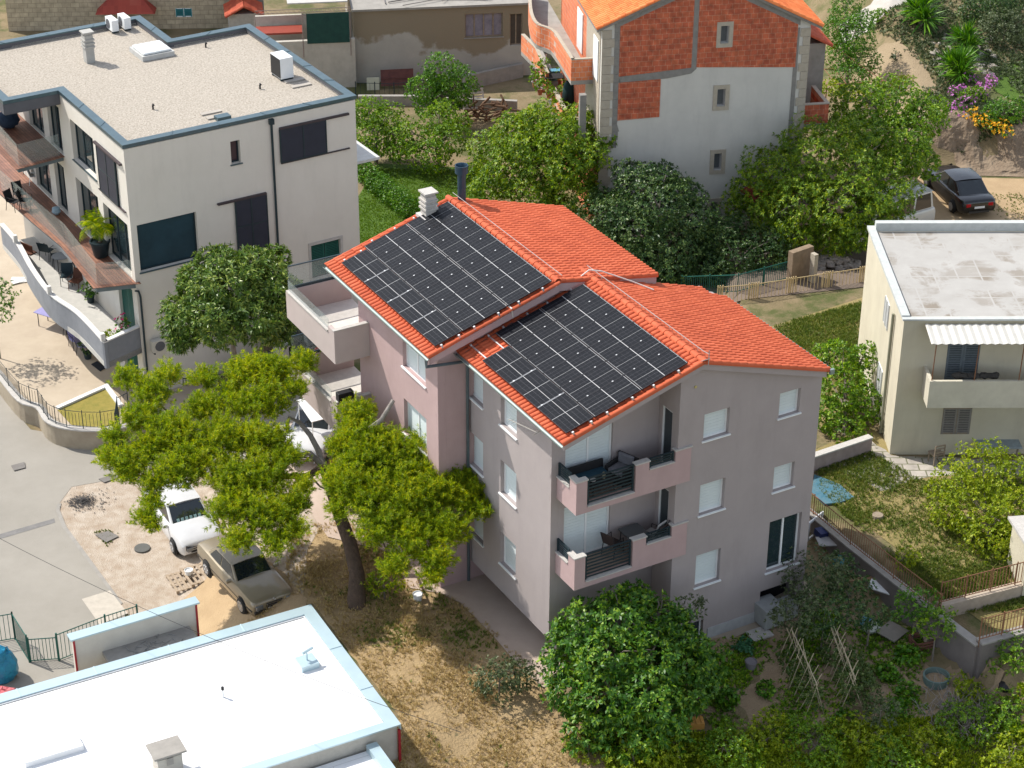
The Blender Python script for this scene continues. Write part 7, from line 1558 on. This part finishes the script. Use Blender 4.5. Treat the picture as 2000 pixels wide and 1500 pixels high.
c0 = lb(178, 590, zl); pot('potted_plant', lM(min(c0.x, -.25), c0.y, zl), 'leafy plant in a dark pot on the lower terrace', .2, .4, figm, .35, seed=3)
c0 = lb(225, 640, zl); pot('potted_plant', lM(-.55, .4, zl), 'tall magenta flowering plant at the end of the lower terrace', .18, .3, citm, .28, fl=leafmat('magenta_petals', (.5, .01, .12), (.65, .02, .2), None, .6, .2), seed=4, hgt=1.0)
pot('potted_plant', lM(-1.2, .35, zl), 'low plant with tiny white flowers at the parapet end', .2, .55, brim, .3, fl=whtf, seed=6, hgt=.35)
c0 = lb(138, 412, zm+.03)
q = MB(); q.lathe([(.10, 0), (.2, .12), (.17, .3), (.08, .34)], (0, 0, 0), 14); single('vase', q, mat('pale_blue_glaze', (.35, .48, .55), .3), 'round pale blue vase on the wooden deck by the wall', 'vase', lM(-.35, c0.y, zm+.031), smooth=True)
def onm(px, py, z, a=0): p = lb(px, py, z); return LM@frame((p.x, p.y, z), a)
chair(onm(70, 358, zm+.03, 1.2), 'white framed folding chair on the wooden deck by the window', white, lcush, name='chair'); chair(onm(62, 340, zm+.03, .4), 'dark folding chair at the back of the wooden deck', drk, brn)
for i, (x, y, lab) in enumerate([(40, 385, 'thin wire chair near the glass rail of the deck'), (28, 400, 'second thin wire chair behind the glass rail, farther left'), (52, 398, 'wire stool with a thin frame behind the glass rail')]): chair(onm(x, y+10, zm+.03, .5*i), lab, drk, drk, w_=.42)
q = MB(); q.blob((0, 0, .38), (.48, .48, .42), 16, .08, 3); o = single('bean_bag', q, mat('navy_fabric', (.03, .05, .085), .95, (.02, .035, .06), 5), 'navy blue bean bag seat on the upper wooden deck', 'bean bag', onm(18, 248, zu+.03), smooth=True)
table(onm(122, 528, zl), 'small round grey table on the lower terrace', drk, mat('grey_table', (.26, .27, .28), .4), r=.4)
for x, y, a, lab, mm_ in ((93, 505, 2.2, 'dark metal chair farthest left on the lower terrace', anthr), (112, 515, 1.4, 'dark chair behind the round table', anthr), (132, 555, -.5, 'dark chair in front of the round table', anthr), (150, 565, -.9, 'brown wooden chair beside the round table', mat('brown_wood', (.12, .045, .025), .6)), (165, 545, .6, 'dark chair between the round table and the potted plant', anthr)): chair(onm(x, y, zl, a), lab, mm_, mm_)
q = MB(); q.box(-.55, .55, -.2, .2, .0, .05); q.cbox((0, .0, .2), (1.0, .05, .35)); single('folded_parasol', q, mat('brown_wood', (.12, .045, .025), .6), 'brown folded wooden frame lying on the lower terrace', 'frame', onm(50, 490, zl, 1.9))
# washing/table stuff under the terrace
lav = mat('lilac_cloth', (.32, .30, .55), .9, (.26, .25, .46), 5); lpk = mat('pinkish_cloth', (.50, .30, .36), .9)
t = thing('table', 'long table under a blue and lilac cloth beneath the curved parapet', 'table', frame(at(112, 640, yz), LANG+rad(118)))
for sx_ in (-.8, .8):
    for sy_ in (-.3, .3): q = MB(); q.tube([(sx_, sy_, 0), (sx_, sy_, .68)], .02, 6); q.build('leg', drk, t)
q = MB(); q.box(-.95, .95, -.4, .4, .681, .71); q.box(-.96, .96, -.42, -.401, .4, .71); q.build('tabletop', lav, t)
for i, (x, y, a, lab) in enumerate(((150, 678, .6, 'purple plastic chair nearest the cream building'), (165, 690, 1.4, 'purple chair beside the dark doorway'), (140, 655, 2.4, 'pinkish chair at the end of the lilac table'))): chair(frame(at(x, y, yz+.0), a), lab, drk, lav if i < 2 else lpk)
pot('potted_plant', frame(at(172, 700, yz), 0), 'dark potted shrub under the lower terrace', .2, .3, darkm, .3, seed=8)
q = MB()
for i, (a, b_) in enumerate(((0, 0), (.35, -.25), (.1, -.35))): q.cbox((a, b_, .02+.02*i), (.6, .3, .03), .3*i)
single('boards', q, white, 'white boards lying on the left yard', 'boards', Matrix.Translation(at(35, 545, yz)))
# pallets and bits
def pallet(M, label, m=oldwood, n=6):
    t = thing('pallet', label, 'pallet', M, None)
    for i in range(n): q = MB(); y = -.5+i*1.0/(n-1); q.box(-.6, .6, y-.045, y+.045, .1, .122); q.build('slat', m, t)
    q = MB()
    for x in (-.55, 0, .55): q.box(x-.04, x+.04, -.54, .54, .078, .0995); q.box(x-.045, x+.045, -.54, -.45, 0, .0775); q.box(x-.045, x+.045, -.05, .05, 0, .0775); q.box(x-.045, x+.045, .45, .54, 0, .0775)
    q.build('bearers', m, t); return t
pal = mat('pallet_wood', (.42, .33, .24), .9, (.30, .23, .16), 6)
pallet(frame(gp(362, 1138)+V(0, 0, .03), rad(-62)), 'left wooden pallet on the sandy ground behind the beige sedan', pal); pallet(frame(gp(390, 1125)+V(0, 0, .03), rad(-60)), 'right wooden pallet touching the beige sedan', pal)
def bucket(M, label, m, r=.15, h=.28):
    t = thing('bucket', label, 'bucket', M); q = MB(); q.lathe([(r*.82, 0), (r, h), (r+.012, h), (r+.012, h-.03), (r-.01, h-.002), (r-.02, h-.04)], (0, 0, 0), 18); q.build('body', m, t, smooth=True)
    q = MB(); q.tube([V((r+.01)*math.cos(a), (r+.01)*math.sin(a)*.35-.0, h-.02-(r*.7)*math.sin(a)) for a in [i*math.pi/10 for i in range(11)]], .004, 4); q.build('handle', drk, t); return t
bucket(frame(gp(370, 1132)+V(0, 0, .16), 0), 'white paint bucket standing on the pallets', white); bucket(frame(gp(816, 1172)+V(0, 0, .02), 0), 'white tub on the dry grass by the pink paving', white, .17, .26)
bucket(frame(gp(1466, 1305), 0), 'grey bucket on the vegetable garden soil', mat('grey_plastic', (.22, .20, .21), .6), .2, .3)
# blue tarpaulin bundle, bottom left
q = MB(); q.blob((0, 0, .55), (.55, .5, .7), 18, .13, 12); q.blob((-.1, -.1, 1.0), (.4, .38, .4), 14, .15, 15); single('tarpaulin_bundle', q, mat('blue_tarp', (.02, .16, .34), .35, (.02, .28, .42), 4, .2, .9, 8), 'shiny blue tarpaulin bundle by the green gate', 'tarpaulin', Matrix.Translation(gp(8, 1325)), smooth=True)
q = MB(); q.blob((0, 0, .15), (.5, .3, .18), 12, .3, 2); single('red_heap', q, mat('red_cloth', (.5, .04, .07), .8, (.6, .25, .25), 6), 'small red and pink heap against the white roof edge', 'cloth', Matrix.Translation(gp(5, 1362)+V(0, 0, 0)))
# blue pool cover in the yard
q = MB(); P = [gp(1590, 930), gp(1640, 950), gp(1668, 975), gp(1640, 985), (gp(1610, 988)), gp(1585, 965)]; c0 = P[0].copy(); q.slab([p-c0+V(0, 0, .09) for p in P], .07); single('blue_sheet', q, mat('blue_sheet', (.03, .14, .21), .6, (.12, .19, .21), 2.5, .3, .4, 10), 'blue plastic sheet spread on the yard behind the grey house corner', 'sheet', Matrix.Translation(c0))
q = MB(); q.lathe([(.22, 0), (.2, .15), (.19, .16)], (0, 0, 0), 14); single('tree_stump', q, oldwood, 'cut tree stump in the yellow grass of the yard', 'stump', Matrix.Translation(gp(1714, 1012)))
# junk by the garden wall
jc = [('plank', (2.6, .25, .06), (1790+30, 1215), -.75, 'long grey plank sloping beside the garden wall', oldwood, .35), ('board', (1.0, .75, .05), (1742, 1240), .9, 'square grey board lying by the white sacks', mat('grey_board', (.28, .25, .21), .9), .15), ('plank', (1.8, .16, .05), (1700, 1150), .3, 'brown plank across the junk pile', mat('brown_plank', (.26, .16, .09), .85), .45), ('window_frame', (1.0, .12, .8), (1590, 1050), .9, 'old white window frame leaning by the wall', white, .5),
      ('board', (.9, .5, .05), (1720, 1170), -.4, 'white board on the junk pile', white, .5), ('board', (.7, .5, .05), (1612, 1085), .2, 'cream board on the junk under the railing', lcush, .6), ('crate', (.55, .4, .25), (1605, 1072), .5, 'dark blue crate on the junk under the railing', mat('navy_plastic', (.02, .03, .10), .5), .7), ('barrel_lid', (.5, .4, .2), (1640, 1110), 1., 'teal box among the plants under the railing', mat('teal_plastic', (.03, .18, .22), .5), .3)]
for nm, s, px, a, lab, m_, dz in jc:
    q = MB(); q.cbox((0, 0, 0), s, 0, .12, .1)
    if nm == 'window_frame':
        q = MB(); w_, d_, h_ = s; q.box(-w_/2, w_/2, -.03, .03, -h_/2, -h_/2+.08); q.box(-w_/2, w_/2, -.03, .03, h_/2-.08, h_/2); q.box(-w_/2, -w_/2+.08, -.03, .03, -h_/2+.08, h_/2-.08); q.box(w_/2-.08, w_/2, -.03, .03, -h_/2+.08, h_/2-.08); q.box(-.03, .03, -.03, .03, -h_/2+.08, h_/2-.08)
    single(nm, q, m_, lab, nm.replace('_', ' '), frame(gp(*px)+V(0, 0, dz), a), bevel=.008)
q = MB(); q.blob((0, 0, .2), (.3, .25, .24), 10, .2, 5); single('sack', q, mat('pale_sack', (.5, .52, .45), .9), 'white full sack on the garden soil, right of the blue bag', 'sack', Matrix.Translation(gp(1700, 1235)), smooth=True)
q = MB(); q.blob((0, 0, .15), (.22, .2, .2), 10, .25, 7); single('bag', q, mat('sky_blue_bag', (.16, .42, .58), .7), 'light blue bag on the garden soil', 'bag', Matrix.Translation(gp(1690, 1220)), smooth=True)
cM = gp(1825, 1255)
t = thing('crate_pile', 'pile of slatted grey crates stacked at the garden corner', 'crates', frame(cM, .3))
for k in range(3):
    q = MB(); bx_, by_ = (-.5, 0, .45)[k], (0, .25, -.1)[k]
    for z in (0, .12, .24): q.box(bx_-.35, bx_+.35, by_-.3, by_-.28, z, z+.08); q.box(bx_-.35, bx_+.35, by_+.28, by_+.3, z, z+.08); q.box(bx_-.35, bx_-.33, by_-.279, by_+.279, z, z+.08); q.box(bx_+.33, bx_+.35, by_-.279, by_+.279, z, z+.08)
    q.box(bx_-.34, bx_+.34, by_-.27, by_+.27, .01, .02); q.build('crate', oldwood if k else mat('red_brown_wood', (.22, .10, .07), .9), t)
pallet(frame(cM+V(0, .1, .42), .2), 'broken pallet on top of the grey crates', oldwood)
q = MB(); q.lathe([(.05, 0), (.3, .1), (.33, .35), (.1, .5), (.03, .55)], (0, 0, 0), 16); single('kettle_grill', q, black, 'black kettle shaped barbecue at the right edge', 'barbecue', Matrix.Translation(gp(1968, 1355)), smooth=True)
q = MB(); q.lathe([(.42, 0), (.45, .5), (.4, .5), (.38, .05)], (0, 0, 0), 22); single('water_tub', q, mat('green_grey_plastic', (.14, .2, .18), .6), 'round greenish water tub half buried at the garden edge', 'tub', Matrix.Translation(gp(1828, 1330)+V(0, 0, -.25)), smooth=True)
q = MB(); q.box(-.3, .3, -.2, .2, 0, .22)
for i in range(4): q.box(-.31+i*.17, -.25+i*.17, -.21, .21, .0, .24)
single('crate', q, mat('orange_crate', (.75, .38, .10), .7), 'small orange crate below the fig tree', 'crate', frame(gp(1355, 1432)+V(0, 0, .3), .1))
q = MB(); q.box(-.45, .45, -.4, .4, 0, .75); single('storage_bin', q, mat('grey_bin', (.34, .35, .34), .6), 'grey storage bin at the basement opening of the grey house', 'bin', inM(.25, 7.95, -1.15, 0), bevel=.03)
q = MB(); q.box(-.3, .3, -.25, .25, 0, .6); single('storage_bin', q, mat('grey_bin', (.34, .35, .34), .6), 'smaller grey bin beside the large storage bin', 'bin', inM(.3, 8.75, -1.15, 0), bevel=.03)
q = MB(); q.cbox((0, 0, .04), (.8, .6, .06)); single('step_slab', q, stonec, 'stone step slab at the patio edge above the garden', 'slab', frame(gp(1483, 1240), .5))
# things at the back: pallet, firewood, rusty sheet
pallet(frame(gp(924, 210)+V(0, 0, .5), .3)@Matrix.Rotation(rad(65), 4, 'X'), 'pale pallet propped up beside the firewood', mat('pale_pallet', (.52, .48, .42), .9))
q = MB(); rq = random.Random(4)
for i in range(46): a = V(rq.uniform(-1.1, 1.1), rq.uniform(-.5, .5), rq.uniform(.05, .75)); d = V(rq.uniform(-1, 1), rq.uniform(-.3, .3), rq.uniform(-.2, .5)).normalized()*rq.uniform(.3, .8); q.tube([a, a+d], rq.uniform(.03, .07), 6)
single('firewood', q, mat('firewood_brown', (.20, .12, .07), .95, (.10, .06, .04), 5), 'untidy heap of firewood behind the garden trees', 'firewood', Matrix.Translation(gp(955, 232)))
q = MB(); q.box(-.9, .9, -.03, .03, .2, 1.1); q.box(-.9, .9, -.06, -.031, .6, .66); o = single('rusty_sheet', q, mat('rust_sheet', (.17, .07, .06), .85, (.09, .04, .04), 3), 'rusty dark red metal sheet leaning on the old house', 'metal sheet', frame(gp(777, 170)+V(0, -.3, 0), oang)@Matrix.Rotation(rad(-10), 4, 'X'))
q = MB(); q.box(-.35, .35, -.03, .03, 0, .7); single('leaning_board', q, mat('cream_panel', (.55, .55, .42), .6), 'cream panel leaning on the old house left of the rusty sheet', 'board', frame(gp(730, 172)+V(0, -.3, 0), oang)@Matrix.Rotation(rad(-10), 4, 'X'), bevel=.01)
lowwall('garden_terrace_wall', 'grey block terrace wall behind the citrus trees', [gp(700, 205), gp(800, 205), gp(1010, 215)], .55, .25, conc, None, .5)
fence('railing', 'short dark railing in front of the old house', [gp(695, 188), gp(770, 190), gp(835, 182)], .8, anthr, .25, .008, 1.2, .03, .014)
lowwall('concrete_ramp_wall', 'pale sloping wall right of the citrus tree', [gp(905, 175), gp(1020, 150)], .8, .2, conc, None, .5)
# brick house balcony items
def kM(x, y, z, a=0): return KM@frame((x, y, z), a)
def kzz(px, py, z): p = KI@at(px, py, z); return p.x, p.y
x_, y_ = kzz(1066, 130, mz+.1)
t = thing('parasol', 'closed dark blue parasol on the brick house balcony', 'parasol', kM(x_, y_, mz)); q = MB(); q.tube([(0, 0, 0), (0, 0, 2.3)], .025, 6); q.build('pole', alum, t); q = MB(); q.lathe([(.03, .8), (.16, 1.0), (.10, 1.5), (.13, 1.9), (.03, 2.3)], (0, 0, 0), 12); q.build('canopy', mat('navy_canopy', (.015, .02, .05), .9), t, smooth=True)
x_, y_ = kzz(1112, 190, mz+.5)
q = MB(); q.blob((0, 0, .6), (.35, .35, .75), 12, .15, 3); single('covered_bundle', q, mat('dark_green_cover', (.015, .045, .045), .85), 'dark green covered bundle standing on the brick house balcony', 'bundle', kM(x_, y_, mz), smooth=True)
x_, y_ = kzz(1085, 160, mz+.4); table(kM(x_, y_, mz), 'cluttered dark table on the brick house balcony', drk, drk, w_=1.2, d_=.7)
x_, y_ = kzz(1085, 140, mz+.4); q = MB(); q.box(-.3, .3, -.2, .2, 0, .5); single('storage_box', q, mat('striped_blue', (.1, .3, .42), .6), 'small blue box behind the dark balcony table', 'box', kM(x_, y_, mz))
fls = [(1040, 130, whtf, 'white flowers in the far pot on the brick parapet'), (1046, 145, pinkf, 'dark pink flowers second from the far end of the brick parapet'), (1035, 150, whtf, 'pale flowers hanging outside the brick parapet'), (1052, 160, purf, 'purple flowers in the middle of the brick parapet'), (1045, 165, whtf, 'white and green flowers near the middle of the brick parapet'), (1062, 172, pinkf, 'bright pink flowers near the near end of the brick parapet'), (1072, 178, None, 'leafy green pot at the near end of the brick parapet'), (1052, 122, None, 'green plant at the far end of the balcony')]
for i, (px, py, fm_, lab) in enumerate(fls):
    x_, y_ = kzz(px, py, mz+1.0); pot('potted_flowers', kM(x_+.25, y_, mz+.45), lab, .14, .3, midm, .26, terrac, fm_, 20+i, 'potted flowers', .38)
for i, (px, py, lab) in enumerate([(1100, 175, 'plant pot right of the dark balcony table'), (1095, 150, 'plant pot behind the covered bundle')]): x_, y_ = kzz(px, py, mz+.4); pot('potted_plant', kM(x_, y_, mz), lab, .16, .3, midm, .25, terrac, None, 40+i)
# rusty pergola right of the brick house
pg = gp(1660, 235); t = thing('pergola', 'rusty thin pergola carrying a vine beside the brick house', 'pergola', frame(pg, kang))
for x in (-1.8, 1.3):
    for y in (-1, 1.2): q = MB(); q.tube([(x, y, 0), (x, y, 2.5)], .035, 6); q.build('post', rust, t)
q = MB()
for y in (-1, 1.2): q.tube([(-1.9, y, 2.5), (1.4, y, 2.5)], .03, 6)
for i in range(7): x = -1.8+i*.52; q.tube([(x, -1.1, 2.53), (x, 1.3, 2.53)], .018, 5)
q.tube([(1.3, -1, 2.5), (-.2, 1.2, 3.3)], .025, 5); q.build('rafters', rust, t)
# parasol/awning by the car under the pine, planter, hanging motorbike cover
q = MB(); q.slab([(-.9, -.7, 1.9), (.9, -.7, 1.9), (.9, .7, 2.15), (-.9, .7, 2.15)], .03)
for x in (-.85, .85):
    for y, h in ((-.65, 1.87), (.65, 2.1)): q.tube([(x, y, 0), (x, y, h)], .02, 5)
t = single('sun_sail', q, white, 'white sun canopy beside the lower side terrace', 'canopy', frame(gp(640, 880), .5))
q = MB(); q.box(-.35, .35, -.35, .35, 0, .55); single('side_table', q, drk, 'dark covered stand in the shade below the side terraces', 'stand', frame(gp(655, 868), .3), bevel=.02)
pot('potted_plant', frame(gp(650, 905), 0), 'potted shrub by the white car behind the pine', .2, .35, olim, .35, terrac, seed=60, hgt=.6)
q = MB(); q.box(-.25, .25, -.25, .25, 0, 1.6); q.box(-.3, .3, -.3, .3, 1.601, 1.7); single('gate_post', q, stonec, 'square stone gate post in front of the black estate car', 'post', frame(gp(552, 740), .5))
for ob in scene.objects:
    if 'src' in ob: del ob['src']
